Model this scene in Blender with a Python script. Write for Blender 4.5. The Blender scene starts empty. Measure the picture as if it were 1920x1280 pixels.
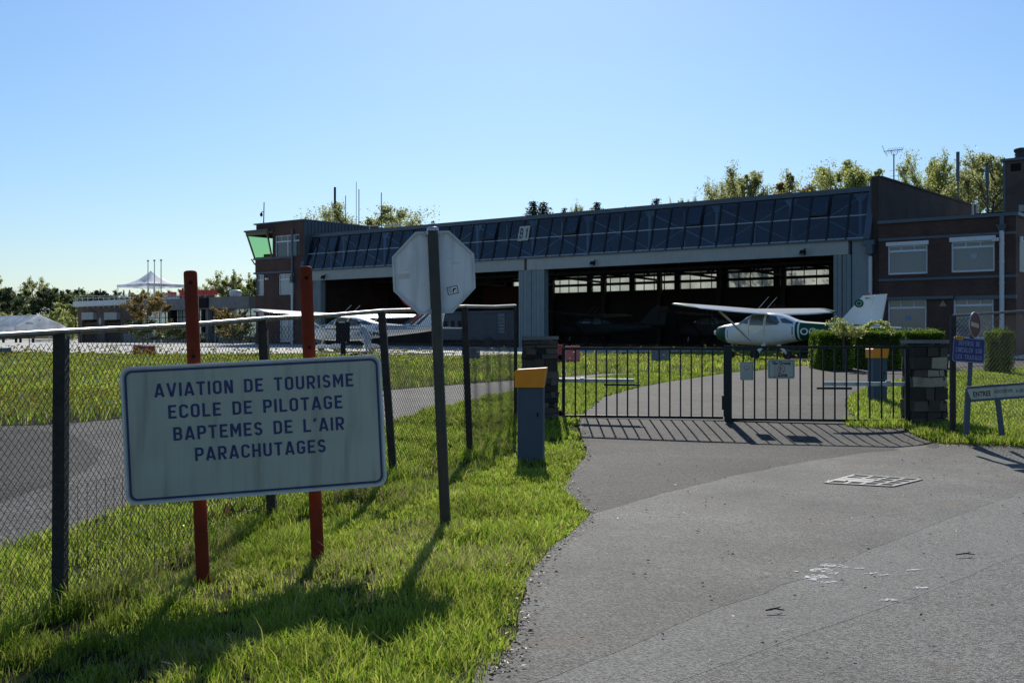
import bpy, bmesh, math, random
import numpy as np
from mathutils import Vector, Matrix, Euler
R = math.radians
random.seed(7); rng = np.random.default_rng(7)
C = bpy.context.scene.collection

# ------------------------------------------------------------------ camera, world, sun, exposure
FPX, EYE, HORIZON = 2133.0, 1.6, 640.0        # focal length in photo pixels, eye height, horizon row
cam = bpy.data.cameras.new("camera"); cam.lens = 36.0*FPX/1920.0; cam.sensor_width = 36.0
cam.clip_start = 0.05; cam.clip_end = 6000
camo = bpy.data.objects.new("camera", cam); C.objects.link(camo)
camo.location = (0, 0, EYE); camo.rotation_euler = (R(90), 0, 0)
bpy.context.scene.camera = camo
SUN_EL, SUN_ROT = R(33.5), R(0.6)
wd = bpy.data.worlds.new("World"); bpy.context.scene.world = wd; wd.use_nodes = True
nt = wd.node_tree
sky = nt.nodes.new("ShaderNodeTexSky"); sky.sky_type = 'NISHITA'; sky.sun_disc = False
sky.sun_elevation = SUN_EL; sky.sun_rotation = SUN_ROT
sky.altitude = 400; sky.air_density = 1.32; sky.dust_density = 0.5; sky.ozone_density = 8.6
nt.links.new(sky.outputs[0], nt.nodes["Background"].inputs[0])
nt.nodes["Background"].inputs[1].default_value = 0.11
sl = bpy.data.lights.new("sun", 'SUN'); sl.energy = 5.0; sl.angle = R(0.53); sl.color = (1.0, 0.95, 0.86)
so = bpy.data.objects.new("sun", sl); C.objects.link(so)
so.rotation_euler = (-(math.pi/2 - SUN_EL), 0, -SUN_ROT); so.location = (0, 30, 40)
vs = bpy.context.scene.view_settings
vs.view_transform = 'Standard'; vs.look = 'None'; vs.gamma = 1; vs.exposure = 0.0
cy = bpy.context.scene.cycles
cy.max_bounces = 8; cy.transparent_max_bounces = 24

# ------------------------------------------------------------------ small helpers
def W(px, py, D):
    return Vector(((px-960.0)/FPX*D, D, EYE+(HORIZON-py)/FPX*D))

def ss(a, b, x):
    t = np.clip((np.asarray(x, float)-a)/(b-a), 0, 1); return t*t*(3-2*t)

PM = ([-400, 13.5, 15.8, 17, 18, 19, 20, 25, 37, 50, 61, 93, 150, 4000], [0, 0, .02, .07, .17, .26, .30, .42, .74, .82, 1.02, 1.45, 1.5, 1.5])
PL = ([-400, 0, 4.8, 6.5, 7.9, 10.9, 13.07, 15.3, 19.3, 20, 25, 37, 50, 61, 93, 150, 4000], [-.46, -.46, -.44, -.37, -.27, -.14, .01, .10, .30, .31, .42, .74, .82, 1.02, 1.45, 1.5, 1.5])
PR = ([-400, 12.5, 14, 15.3, 16.4, 17.5, 20, 25, 37, 50, 61, 93, 150, 4000], [0, 0, .03, .11, .26, .28, .31, .45, .74, .82, 1.02, 1.45, 1.5, 1.5])
EDGE = ([0, 5, 7.4, 8.7, 10.7, 12.2, 16.2, 18, 22], [-.3, -.1, .09, .33, .72, .57, 1.07, 1.05, 1.0])
def ground(x, y):
    x = np.asarray(x, float); y = np.asarray(y, float)
    m = np.interp(y, *PM); l = np.interp(y, *PL); r = np.interp(y, *PR)
    e = np.interp(y, *EDGE)
    wl = ss(0.5, 3.3, e-x)
    wr = ss(5.6, 7.0, x)
    z = m*(1-wl)*(1-wr)+l*wl+r*wr
    z = z+ss(118, 190, y)*ss(20, 45, -x)*3.0
    return z
def gz(x, y): return float(ground(x, y))
def G(px, py, far=400.0):
    """the ground point a sight line through the photo meets"""
    k = (py-HORIZON)/FPX; kx = (px-960.0)/FPX
    D = 3.0; step = 0.05
    while D < far:
        if EYE-k*D <= gz(kx*D, D): break
        D += step*(1+D*0.02)
    return (kx*D, D)

def tag(o, label=None, cat=None, group=None, kind=None):
    if label: o['label'] = label
    if cat: o['category'] = cat
    if group: o['group'] = group
    if kind: o['kind'] = kind
    return o
def empty(name, loc=(0, 0, 0), rz=0.0, label=None, cat=None, group=None):
    o = bpy.data.objects.new(name, None); C.objects.link(o)
    o.empty_display_size = .2
    o.location = loc; o.rotation_euler = (0, 0, rz)
    return tag(o, label, cat, group)
def copy_tree(o, parent=None):
    c = o.copy(); C.objects.link(c); c.parent = parent
    for ch in list(o.children): copy_tree(ch, c)
    return c

class MB:
    def __init__(s): s.v = []; s.f = []; s.m = []; s.smooth = set()
    def add(s, vs, fs, mi=0, smooth=False):
        n = len(s.v); s.v += [tuple(v) for v in vs]
        for f in fs:
            if smooth: s.smooth.add(len(s.f))
            s.f.append(tuple(i+n for i in f)); s.m.append(mi)
        return s
    def box(s, c, d, rot=None, mi=0):
        hx, hy, hz = d[0]/2, d[1]/2, d[2]/2
        vs = [Vector((x*hx, y*hy, z*hz)) for z in (-1, 1) for y in (-1, 1) for x in (-1, 1)]
        if rot is not None: vs = [rot @ v for v in vs]
        c = Vector(c)
        return s.add([v+c for v in vs], [(0, 2, 3, 1), (4, 5, 7, 6), (0, 1, 5, 4), (2, 6, 7, 3), (0, 4, 6, 2), (1, 3, 7, 5)], mi)
    def span(s, x0, x1, y0, y1, z0, z1, mi=0):
        return s.box(((x0+x1)/2, (y0+y1)/2, (z0+z1)/2), (abs(x1-x0), abs(y1-y0), abs(z1-z0)), None, mi)
    def bar(s, a, b, w, h=None, mi=0, up=(0, 0, 1)):
        a = Vector(a); b = Vector(b); h = h or w
        d = (b-a); L = d.length; d.normalize(); up = Vector(up)
        if abs(d.dot(up)) > .98: up = Vector((0, 1, 0))
        x = d.cross(up).normalized(); z = x.cross(d).normalized()
        vs = []
        for p in (a, b):
            for sx, sz in ((-1, -1), (1, -1), (1, 1), (-1, 1)): vs.append(p+x*sx*w/2+z*sz*h/2)
        return s.add(vs, [(3, 2, 1, 0), (4, 5, 6, 7), (0, 1, 5, 4), (1, 2, 6, 5), (2, 3, 7, 6), (3, 0, 4, 7)], mi)
    def tube(s, pts, r, n=8, mi=0, cap=True):
        pts = [Vector(p) for p in pts]; rs = r if isinstance(r, (list, tuple)) else [r]*len(pts)
        vs = []; fs = []; px = None
        for i, p in enumerate(pts):
            d = (pts[min(i+1, len(pts)-1)]-pts[max(i-1, 0)]).normalized()
            if px is None:
                px = d.cross(Vector((0, 0, 1)) if abs(d.z) < .9 else Vector((0, 1, 0))).normalized()
            else:
                px = (px-d*px.dot(d)).normalized()
            py = d.cross(px)
            for k in range(n):
                a = 2*math.pi*k/n; vs.append(p+px*math.cos(a)*rs[i]+py*math.sin(a)*rs[i])
        for i in range(len(pts)-1):
            for k in range(n):
                k2 = (k+1) % n; fs.append((i*n+k, i*n+k2, (i+1)*n+k2, (i+1)*n+k))
        s.add(vs, fs, mi, smooth=n > 5)
        if cap:
            s.add(vs[:n], [tuple(range(n-1, -1, -1))], mi); s.add(vs[-n:], [tuple(range(n))], mi)
        return s
    def prism(s, poly, ux, uy, o, depth, mi=0, rim=None):
        """polygon in plane (o, ux, uy) thickened along ux x uy, front face at +depth"""
        ux = Vector(ux); uy = Vector(uy); o = Vector(o); nn = ux.cross(uy).normalized()
        a = [o+ux*u+uy*v for u, v in poly]; b = [p+nn*depth for p in a]; n = len(poly)
        s.add(a+b, [tuple(range(n-1, -1, -1)), tuple(range(n, 2*n))]+[(i, (i+1) % n, n+(i+1) % n, n+i) for i in range(n)], mi)
        return s
    def frame(s, outer, inner, ux, uy, o, depth, mi=0):
        ux = Vector(ux); uy = Vector(uy); o = Vector(o); nn = ux.cross(uy).normalized(); n = len(outer)
        P = lambda l, h: [o+ux*u+uy*v+nn*h for u, v in l]
        vs = P(outer, 0)+P(outer, depth)+P(inner, depth)+P(inner, 0)
        fs = []
        for i in range(n):
            j = (i+1) % n
            for k in range(4):
                k2 = (k+1) % 4; fs.append((k*n+i, k*n+j, k2*n+j, k2*n+i))
        return s.add(vs, fs, mi)
    def build(s, name, mats, parent=None, loc=None):
        me = bpy.data.meshes.new(name); me.from_pydata(s.v, [], s.f)
        if not isinstance(mats, (list, tuple)): mats = [mats]
        for m in mats: me.materials.append(m)
        me.polygons.foreach_set('material_index', s.m)
        if s.smooth:
            a = np.zeros(len(s.f), bool); a[list(s.smooth)] = True; me.polygons.foreach_set('use_smooth', a)
        me.update()
        bm = bmesh.new(); bm.from_mesh(me); bmesh.ops.recalc_face_normals(bm, faces=bm.faces); bm.to_mesh(me); bm.free()
        o = bpy.data.objects.new(name, me); C.objects.link(o)
        if parent: o.parent = parent
        if loc is not None: o.location = loc
        return o

def rrect(x0, x1, y0, y1, r, n=6):
    p = []
    for cx, cy_, a0 in ((x1-r, y1-r, 0), (x0+r, y1-r, 90), (x0+r, y0+r, 180), (x1-r, y0+r, 270)):
        for i in range(n+1):
            a = R(a0+90*i/n); p.append((cx+r*math.cos(a), cy_+r*math.sin(a)))
    return p
def disc(r, n=40, cx=0, cy_=0):
    return [(cx+r*math.cos(2*math.pi*i/n), cy_+r*math.sin(2*math.pi*i/n)) for i in range(n)]

def text(name, s, o, ux, uy, w, h, mat, parent=None, depth=.003, bold=0.0, fit=True, shear=0.0):
    """letters as a mesh in the plane (o, ux, uy): w wide (None keeps proportions), capitals h high"""
    cu = bpy.data.curves.new(name, 'FONT'); cu.body = s; cu.size = 1; cu.offset = bold; cu.resolution_u = 3; cu.shear = shear
    t = bpy.data.objects.new("tmp", cu); C.objects.link(t)
    bpy.context.view_layer.update()
    me = bpy.data.meshes.new_from_object(t.evaluated_get(bpy.context.evaluated_depsgraph_get()))
    bpy.data.objects.remove(t); bpy.data.curves.remove(cu)
    vs = np.array([v.co[:] for v in me.vertices]); fs = [tuple(p.vertices) for p in me.polygons]
    bpy.data.meshes.remove(me)
    lo = vs.min(0); hi = vs.max(0)
    sy = h/max(hi[1]-lo[1], 1e-6); sx = sy if w is None else w/max(hi[0]-lo[0], 1e-6)
    ux = Vector(ux); uy = Vector(uy); nn = ux.cross(uy).normalized(); o = Vector(o)
    b = MB(); b.add([o+ux*((x-lo[0])*sx)+uy*((y-lo[1])*sy)+nn*depth for x, y, z in vs], fs)
    return b.build(name, mat, parent)

def _arc(cx, cy_, rx, ry, a0, a1, n=7): return [(cx+rx*math.cos(R(a0+(a1-a0)*i/n)), cy_+ry*math.sin(R(a0+(a1-a0)*i/n))) for i in range(n+1)]
def glyphs():
    Lx, Rx, B, T, r = .08, .47, .08, .92, .16; g = {}
    tl = lambda rr=r, x0=Lx, t=T: _arc(x0+rr, t-rr, rr, rr, 90, 180); bl = lambda rr=r, x0=Lx, b=B: _arc(x0+rr, b+rr, rr, rr, 180, 270)
    br = lambda rr=r, x1=Rx, b=B: _arc(x1-rr, b+rr, rr, rr, 270, 360); tr = lambda rr=r, x1=Rx, t=T: _arc(x1-rr, t-rr, rr, rr, 0, 90)
    g['A'] = (.60, [[(.06, 0), (.27, .93), (.33, .93), (.54, 0)], [(.15, .24), (.45, .24)]]); g['V'] = (.60, [[(.06, 1), (.27, .07), (.33, .07), (.54, 1)]])
    g['I'] = (.16, [[(.08, 0), (.08, 1)]]); g['T'] = (.54, [[(0, T), (.54, T)], [(.27, 0), (.27, T-.07)]])
    g['O'] = (.55, [tr()+tl()+bl()+br()+['c']]); g['D'] = (.55, [[(Lx, B)]+br(.18)+tr(.18)+[(Lx, T), 'c']])
    g['N'] = (.55, [[(.08, 0), (.08, 1)], [(.47, 0), (.47, 1)], [(.12, .96), (.43, .04)]]); g['M'] = (.68, [[(.08, 0), (.08, 1)], [(.60, 0), (.60, 1)], [(.10, .96), (.34, .34), (.58, .96)]])
    g['E'] = (.50, [[(.50, T), (Lx, T), (Lx, B), (.50, B)], [(Lx+.07, .51), (.44, .51)]]); g['F'] = (.48, [[(.48, T), (Lx, T), (Lx, 0)], [(Lx+.07, .5), (.42, .5)]])
    g['L'] = (.48, [[(Lx, 1), (Lx, B), (.48, B)]]); g['H'] = (.55, [[(Lx, 0), (Lx, 1)], [(Rx, 0), (Rx, 1)], [(Lx+.07, .5), (Rx-.07, .5)]])
    g['U'] = (.55, [[(Lx, 1)]+bl()+br()+[(Rx, 1)]]); pb = [(Lx, 0), (Lx, T)]+tr()[::-1]+_arc(Rx-r, .44+r, r, r, 0, -90)+[(Lx+.07, .44)]
    g['P'] = (.53, [pb]); g['R'] = (.55, [pb, [(.27, .40), (.48, 0)]])
    g['C'] = (.54, [[(Rx, .70)]+tr()+tl()+bl()+br()+[(Rx, .30)]]); g['G'] = (.55, [[(Rx, .72)]+tr()+tl()+bl()+br()+[(Rx, .46), (.29, .46)]])
    g['S'] = (.52, [_arc(.26, .71, .18, .21, 15, 270, 12)+_arc(.26, .29, .18, .21, 90, -165, 12)[1:]])
    g['B'] = (.55, [[(Lx, B)]+br(.16)+_arc(Rx-.16, .51-.16, .16, .16, 0, 90)+[(Lx+.02, .51)], [(Lx, B-.08), (Lx, T)]+tr(.16, Rx-.02)[::-1]+_arc(Rx-.18, .51+.16, .16, .16, 0, -90)])
    g['X'] = (.56, [[(.07, 0), (.49, 1)], [(.49, 0), (.07, 1)]]); g['\u00b4'] = (.2, [[(.04, .76), (.17, 1.0)]])
    g['1'] = (.34, [[(.02, .70), (.25, .90), (.25, 0)]])
    return g
GLYPH = glyphs()
def strip(pts, t, closed):
    n = len(pts); l = []; rr_ = []
    for i in range(n):
        p = pts[i]; a = pts[(i-1) % n] if (closed or i) else None; b = pts[(i+1) % n] if (closed or i < n-1) else None
        def nrm(u, v):
            dx, dy = v[0]-u[0], v[1]-u[1]; d = math.hypot(dx, dy) or 1e-9; return (-dy/d, dx/d)
        if a is None: m = nrm(p, b); k = 1
        elif b is None: m = nrm(a, p); k = 1
        else:
            n1, n2 = nrm(a, p), nrm(p, b); m = (n1[0]+n2[0], n1[1]+n2[1]); d = math.hypot(*m) or 1e-9; m = (m[0]/d, m[1]/d); k = 1/max(.45, m[0]*n1[0]+m[1]*n1[1])
        l.append((p[0]+m[0]*t/2*k, p[1]+m[1]*t/2*k)); rr_.append((p[0]-m[0]*t/2*k, p[1]-m[1]*t/2*k))
    return l, rr_
def stroke_text(name, s, o, ux, uy, w, h, m, parent, t=.165, gap=.17, space=.72):
    """block capitals of even stroke, the technical lettering of road signs"""
    x = 0; parts = []
    for ch in s:
        if ch == ' ': x += space-gap; continue
        gw, pl = GLYPH[ch]
        for k, pts in enumerate(pl):
            cl = pts[-1] == 'c'; q = [p for p in pts if p != 'c']; ded = [q[0]]
            for p in q[1:]:
                if math.dist(p, ded[-1]) > 1e-4: ded.append(p)
            if cl and math.dist(ded[0], ded[-1]) < 1e-4: ded.pop()
            parts.append((x, k, cl, *strip(ded, t, cl)))
        x += gw+gap
    W_ = x-gap; sx = w/W_; ux = Vector(ux); uy = Vector(uy); nn = ux.cross(uy).normalized(); b = MB()
    for x0, k, cl, l, r_ in parts:
        n = len(l); P = [o+ux*((x0+p[0])*sx)+uy*(p[1]*h)+nn*(.0003*k) for p in l+r_]
        b.add(P, [(i, (i+1) % n, n+(i+1) % n, n+i) for i in range(n if cl else n-1)])
    return b.build(name, m, parent)

# ------------------------------------------------------------------ materials
def nodes(name):
    m = bpy.data.materials.new(name); m.use_nodes = True
    return m, m.node_tree.nodes, m.node_tree.links, m.node_tree.nodes['Principled BSDF']
def mat(name, col, rough=.6, metal=0.0, var=.15, scale=6.0, bump=0.0, bscale=None, spec=.5, detail=6, coat=0.0, dirt=None, dirt_amt=.5):
    m, N, L, P = nodes(name)
    P.inputs['Roughness'].default_value = rough; P.inputs['Metallic'].default_value = metal
    P.inputs['Specular IOR Level'].default_value = spec; P.inputs['Coat Weight'].default_value = coat
    tc = N.new('ShaderNodeTexCoord'); nz = N.new('ShaderNodeTexNoise')
    nz.inputs['Scale'].default_value = scale; nz.inputs['Detail'].default_value = detail
    L.new(tc.outputs['Object'], nz.inputs['Vector'])
    rp = N.new('ShaderNodeValToRGB'); rp.color_ramp.elements[0].position = .3; rp.color_ramp.elements[1].position = .72
    rp.color_ramp.elements[0].color = (*[c*(1-var) for c in col], 1); rp.color_ramp.elements[1].color = (*[min(1, c*(1+var)) for c in col], 1)
    L.new(nz.outputs[0], rp.inputs[0]); out = rp.outputs[0]
    if dirt:
        mp = N.new('ShaderNodeMapping'); mp.inputs['Scale'].default_value = (9, 9, .8)
        L.new(tc.outputs['Object'], mp.inputs[0])
        n2 = N.new('ShaderNodeTexNoise'); n2.inputs['Scale'].default_value = 1.6; n2.inputs['Detail'].default_value = 8
        L.new(mp.outputs[0], n2.inputs['Vector'])
        r2 = N.new('ShaderNodeValToRGB'); r2.color_ramp.elements[0].position = .5; r2.color_ramp.elements[1].position = .78
        r2.color_ramp.elements[1].color = (dirt_amt,)*3+(1,)
        r2.color_ramp.elements[0].color = (0, 0, 0, 1)
        L.new(n2.outputs[0], r2.inputs[0])
        mx = N.new('ShaderNodeMix'); mx.data_type = 'RGBA'; mx.inputs['B'].default_value = (*dirt, 1)
        L.new(r2.outputs[0], mx.inputs['Factor']); L.new(out, mx.inputs['A']); out = mx.outputs['Result']
    L.new(out, P.inputs['Base Color'])
    if bump:
        bz = N.new('ShaderNodeTexNoise'); bz.inputs['Scale'].default_value = bscale or scale*6; bz.inputs['Detail'].default_value = 4
        L.new(tc.outputs['Object'], bz.inputs['Vector'])
        bp = N.new('ShaderNodeBump'); bp.inputs['Strength'].default_value = bump; bp.inputs['Distance'].default_value = .02
        L.new(bz.outputs[0], bp.inputs['Height']); L.new(bp.outputs[0], P.inputs['Normal'])
    return m
def leaf_mat(name, c0, c1, c2, trans=.5, rough=.5, spec=.25):
    """leaves and grass: random tone for every leaf or blade, light shining through"""
    m, N, L, P = nodes(name)
    geo = N.new('ShaderNodeNewGeometry'); rp = N.new('ShaderNodeValToRGB')
    e = rp.color_ramp.elements; e[0].color = (*c0, 1); e[1].color = (*c2, 1); k = e.new(.5); k.color = (*c1, 1)
    L.new(geo.outputs['Random Per Island'], rp.inputs[0])
    tc = N.new('ShaderNodeTexCoord'); nz = N.new('ShaderNodeTexNoise'); nz.inputs['Scale'].default_value = .8; nz.inputs['Detail'].default_value = 3
    L.new(tc.outputs['Object'], nz.inputs['Vector'])
    hs = N.new('ShaderNodeHueSaturation'); mr = N.new('ShaderNodeMapRange')
    mr.inputs['From Min'].default_value = .3; mr.inputs['From Max'].default_value = .7; mr.inputs['To Min'].default_value = .72; mr.inputs['To Max'].default_value = 1.25
    L.new(nz.outputs[0], mr.inputs[0]); L.new(mr.outputs[0], hs.inputs['Value']); L.new(rp.outputs[0], hs.inputs['Color'])
    L.new(hs.outputs[0], P.inputs['Base Color']); P.inputs['Roughness'].default_value = rough; P.inputs['Specular IOR Level'].default_value = spec
    tr = N.new('ShaderNodeBsdfTranslucent'); L.new(hs.outputs[0], tr.inputs[0])
    mx = N.new('ShaderNodeMixShader'); mx.inputs[0].default_value = trans
    L.new(P.outputs[0], mx.inputs[1]); L.new(tr.outputs[0], mx.inputs[2])
    L.new(mx.outputs[0], N['Material Output'].inputs[0])
    return m
def brick_mat(name, c1, c2, mortar, bw=.22, bh=.065, rough=.85):
    m, N, L, P = nodes(name)
    tc = N.new('ShaderNodeTexCoord'); sx = N.new('ShaderNodeSeparateXYZ'); L.new(tc.outputs['Object'], sx.inputs[0])
    ad = N.new('ShaderNodeMath'); ad.operation = 'ADD'; L.new(sx.outputs[0], ad.inputs[0]); L.new(sx.outputs[1], ad.inputs[1])
    cb = N.new('ShaderNodeCombineXYZ'); L.new(ad.outputs[0], cb.inputs[0]); L.new(sx.outputs[2], cb.inputs[1])
    br = N.new('ShaderNodeTexBrick'); L.new(cb.outputs[0], br.inputs['Vector'])
    br.inputs['Color1'].default_value = (*c1, 1); br.inputs['Color2'].default_value = (*c2, 1); br.inputs['Mortar'].default_value = (*mortar, 1)
    br.inputs['Scale'].default_value = 1; br.inputs['Mortar Size'].default_value = .008; br.inputs['Brick Width'].default_value = bw; br.inputs['Row Height'].default_value = bh
    nz = N.new('ShaderNodeTexNoise'); nz.inputs['Scale'].default_value = .7; nz.inputs['Detail'].default_value = 7; L.new(tc.outputs['Object'], nz.inputs['Vector'])
    mr = N.new('ShaderNodeMapRange'); mr.inputs['From Min'].default_value = .3; mr.inputs['From Max'].default_value = .7; mr.inputs['To Min'].default_value = .65; mr.inputs['To Max'].default_value = 1.2
    L.new(nz.outputs[0], mr.inputs[0])
    hs = N.new('ShaderNodeHueSaturation'); L.new(mr.outputs[0], hs.inputs['Value']); L.new(br.outputs[0], hs.inputs['Color'])
    L.new(hs.outputs[0], P.inputs['Base Color']); P.inputs['Roughness'].default_value = rough
    bp = N.new('ShaderNodeBump'); bp.inputs['Strength'].default_value = .4; bp.inputs['Distance'].default_value = .01; bp.invert = True
    L.new(br.outputs['Fac'], bp.inputs['Height']); L.new(bp.outputs[0], P.inputs['Normal'])
    return m
def asphalt_mat(name, col, grain=.5, stone=110, patch=.25, moss=0.0, spec=.3):
    """stone chips in tar: chips as voronoi cells of differing tone, worn patches, faint cracks"""
    m, N, L, P = nodes(name)
    tc = N.new('ShaderNodeTexCoord')
    vo = N.new('ShaderNodeTexVoronoi'); vo.inputs['Scale'].default_value = stone; L.new(tc.outputs['Object'], vo.inputs['Vector'])
    sp = N.new('ShaderNodeSeparateColor'); L.new(vo.outputs['Color'], sp.inputs[0])
    r1 = N.new('ShaderNodeMapRange'); r1.inputs['To Min'].default_value = 1-grain; r1.inputs['To Max'].default_value = 1+grain
    L.new(sp.outputs[0], r1.inputs[0])
    n1 = N.new('ShaderNodeTexNoise'); n1.inputs['Scale'].default_value = .55; n1.inputs['Detail'].default_value = 9; n1.inputs['Roughness'].default_value = .62
    L.new(tc.outputs['Object'], n1.inputs['Vector'])
    r2 = N.new('ShaderNodeMapRange'); r2.inputs['From Min'].default_value = .3; r2.inputs['From Max'].default_value = .7
    r2.inputs['To Min'].default_value = 1-patch; r2.inputs['To Max'].default_value = 1+patch; L.new(n1.outputs[0], r2.inputs[0])
    mu = N.new('ShaderNodeMath'); mu.operation = 'MULTIPLY'; L.new(r1.outputs[0], mu.inputs[0]); L.new(r2.outputs[0], mu.inputs[1])
    # cracks
    mp = N.new('ShaderNodeMapping'); L.new(tc.outputs['Object'], mp.inputs[0])
    wn = N.new('ShaderNodeTexNoise'); wn.inputs['Scale'].default_value = 2.5; wn.inputs['Detail'].default_value = 5; L.new(tc.outputs['Object'], wn.inputs['Vector'])
    va = N.new('ShaderNodeVectorMath'); va.operation = 'MULTIPLY_ADD'; L.new(wn.outputs['Color'], va.inputs[0]); va.inputs[1].default_value = (.5, .5, 0); L.new(mp.outputs[0], va.inputs[2])
    cv = N.new('ShaderNodeTexVoronoi'); cv.feature = 'DISTANCE_TO_EDGE'; cv.inputs['Scale'].default_value = .45; L.new(va.outputs[0], cv.inputs['Vector'])
    cr = N.new('ShaderNodeMapRange'); cr.inputs['From Min'].default_value = .0; cr.inputs['From Max'].default_value = .005; cr.inputs['To Min'].default_value = .72; cr.inputs['To Max'].default_value = 1
    L.new(cv.outputs[0], cr.inputs[0])
    m2 = N.new('ShaderNodeMath'); m2.operation = 'MULTIPLY'; L.new(mu.outputs[0], m2.inputs[0]); L.new(cr.outputs[0], m2.inputs[1])
    pv = N.new('ShaderNodeTexNoise'); pv.inputs['Scale'].default_value = stone*.55; pv.inputs['Detail'].default_value = 2; L.new(tc.outputs['Object'], pv.inputs['Vector'])
    pr = N.new('ShaderNodeMapRange'); pr.inputs['From Min'].default_value = .33; pr.inputs['From Max'].default_value = .45; pr.inputs['To Min'].default_value = .35; pr.inputs['To Max'].default_value = 1; L.new(pv.outputs[0], pr.inputs[0])
    m3 = N.new('ShaderNodeMath'); m3.operation = 'MULTIPLY'; L.new(m2.outputs[0], m3.inputs[0]); L.new(pr.outputs[0], m3.inputs[1])
    hs = N.new('ShaderNodeHueSaturation'); hs.inputs['Color'].default_value = (*col, 1); L.new(m3.outputs[0], hs.inputs['Value'])
    out = hs.outputs[0]
    if moss:
        n3 = N.new('ShaderNodeTexNoise'); n3.inputs['Scale'].default_value = 1.3; n3.inputs['Detail'].default_value = 8; L.new(tc.outputs['Object'], n3.inputs['Vector'])
        r3 = N.new('ShaderNodeMapRange'); r3.inputs['From Min'].default_value = .6; r3.inputs['From Max'].default_value = .75; r3.inputs['To Max'].default_value = moss; L.new(n3.outputs[0], r3.inputs[0])
        mx = N.new('ShaderNodeMix'); mx.data_type = 'RGBA'; mx.inputs['B'].default_value = (.16, .12, .08, 1)
        L.new(r3.outputs[0], mx.inputs['Factor']); L.new(out, mx.inputs['A']); out = mx.outputs['Result']
    L.new(out, P.inputs['Base Color']); P.inputs['Roughness'].default_value = .8; P.inputs['Specular IOR Level'].default_value = spec
    n4 = N.new('ShaderNodeTexNoise'); n4.inputs['Scale'].default_value = stone*1.6; n4.inputs['Detail'].default_value = 3; L.new(tc.outputs['Object'], n4.inputs['Vector'])
    a4 = N.new('ShaderNodeMath'); a4.operation = 'ADD'; L.new(vo.outputs['Distance'], a4.inputs[0]); L.new(n4.outputs[0], a4.inputs[1])
    bp = N.new('ShaderNodeBump'); bp.inputs['Strength'].default_value = .6; bp.inputs['Distance'].default_value = .012
    L.new(a4.outputs[0], bp.inputs['Height']); L.new(bp.outputs[0], P.inputs['Normal'])
    return m
def glass_mat(name, tint, through, rough=.03, vary=0.0):
    """window glass: part seen through (tinted), part mirror"""
    m, N, L, P = nodes(name)
    tr = N.new('ShaderNodeBsdfTransparent'); tr.inputs[0].default_value = (*tint, 1)
    gl = N.new('ShaderNodeBsdfGlossy'); gl.inputs['Roughness'].default_value = rough
    geo = N.new('ShaderNodeNewGeometry')
    if vary:
        vr = N.new('ShaderNodeMapRange'); vr.inputs['To Min'].default_value = 1-vary; vr.inputs['To Max'].default_value = 1; L.new(geo.outputs['Random Per Island'], vr.inputs[0])
        vh = N.new('ShaderNodeHueSaturation'); vh.inputs['Color'].default_value = (*tint, 1); L.new(vr.outputs[0], vh.inputs['Value']); L.new(vh.outputs[0], tr.inputs[0])
        v2 = N.new('ShaderNodeMapRange'); v2.inputs['To Min'].default_value = rough*.5; v2.inputs['To Max'].default_value = rough*4; L.new(geo.outputs['Random Per Island'], v2.inputs[0]); L.new(v2.outputs[0], gl.inputs['Roughness'])
    dt = N.new('ShaderNodeVectorMath'); dt.operation = 'DOT_PRODUCT'
    L.new(geo.outputs['Incoming'], dt.inputs[0]); L.new(geo.outputs['Normal'], dt.inputs[1])
    ab = N.new('ShaderNodeMath'); ab.operation = 'ABSOLUTE'; L.new(dt.outputs['Value'], ab.inputs[0])
    om = N.new('ShaderNodeMath'); om.operation = 'SUBTRACT'; om.inputs[0].default_value = 1; L.new(ab.outputs[0], om.inputs[1])
    pw = N.new('ShaderNodeMath'); pw.operation = 'POWER'; pw.inputs[1].default_value = 5; L.new(om.outputs[0], pw.inputs[0])
    ma = N.new('ShaderNodeMath'); ma.operation = 'MULTIPLY_ADD'; ma.inputs[1].default_value = .95; ma.inputs[2].default_value = 1-through; ma.use_clamp = True; L.new(pw.outputs[0], ma.inputs[0])
    mx = N.new('ShaderNodeMixShader'); L.new(ma.outputs[0], mx.inputs[0]); L.new(tr.outputs[0], mx.inputs[1]); L.new(gl.outputs[0], mx.inputs[2])
    L.new(mx.outputs[0], N['Material Output'].inputs[0])
    return m

M = {}
M['street'] = asphalt_mat('street_asphalt', (.152, .146, .129), .7, 90, .22, .4)
M['gutter'] = asphalt_mat('smooth_asphalt', (.165, .159, .142), .5, 85, .16, .25)
M['forecourt'] = asphalt_mat('worn_asphalt', (.128, .122, .106), .75, 88, .42, .75)
M['driveway'] = asphalt_mat('coarse_dark_asphalt', (.054, .051, .044), 1.0, 60, .45, .45, .17)
M['inside'] = asphalt_mat('inner_asphalt', (.040, .039, .035), .7, 26, .5, .2, .12)
M['path'] = asphalt_mat('path_asphalt', (.085, .082, .075), .6, 30, .35, .2, .15)
M['apron'] = asphalt_mat('apron_concrete', (.50, .48, .43), .2, 12, .2, .2)
M['soil'] = mat('grassy_soil', (.030, .030, .013), .95, spec=.05, var=.45, scale=3, bump=.6, bscale=30)
M['grass'] = leaf_mat('grass_blades', (.13, .225, .018), (.255, .36, .034), (.45, .46, .10), .68, .55, .15)
M['meadow'] = leaf_mat('meadow_blades', (.10, .16, .025), (.18, .24, .045), (.30, .30, .09), .58)
M['drygrass'] = leaf_mat('dry_blades', (.38, .30, .15), (.45, .38, .20), (.28, .24, .10), .45)
M['petal'] = leaf_mat('yellow_petals', (.75, .50, .02), (.85, .60, .03), (.8, .55, .05), .4)
M['dand'] = leaf_mat('white_seed_heads', (.6, .6, .55), (.7, .7, .65), (.55, .55, .5), .4)
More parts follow.
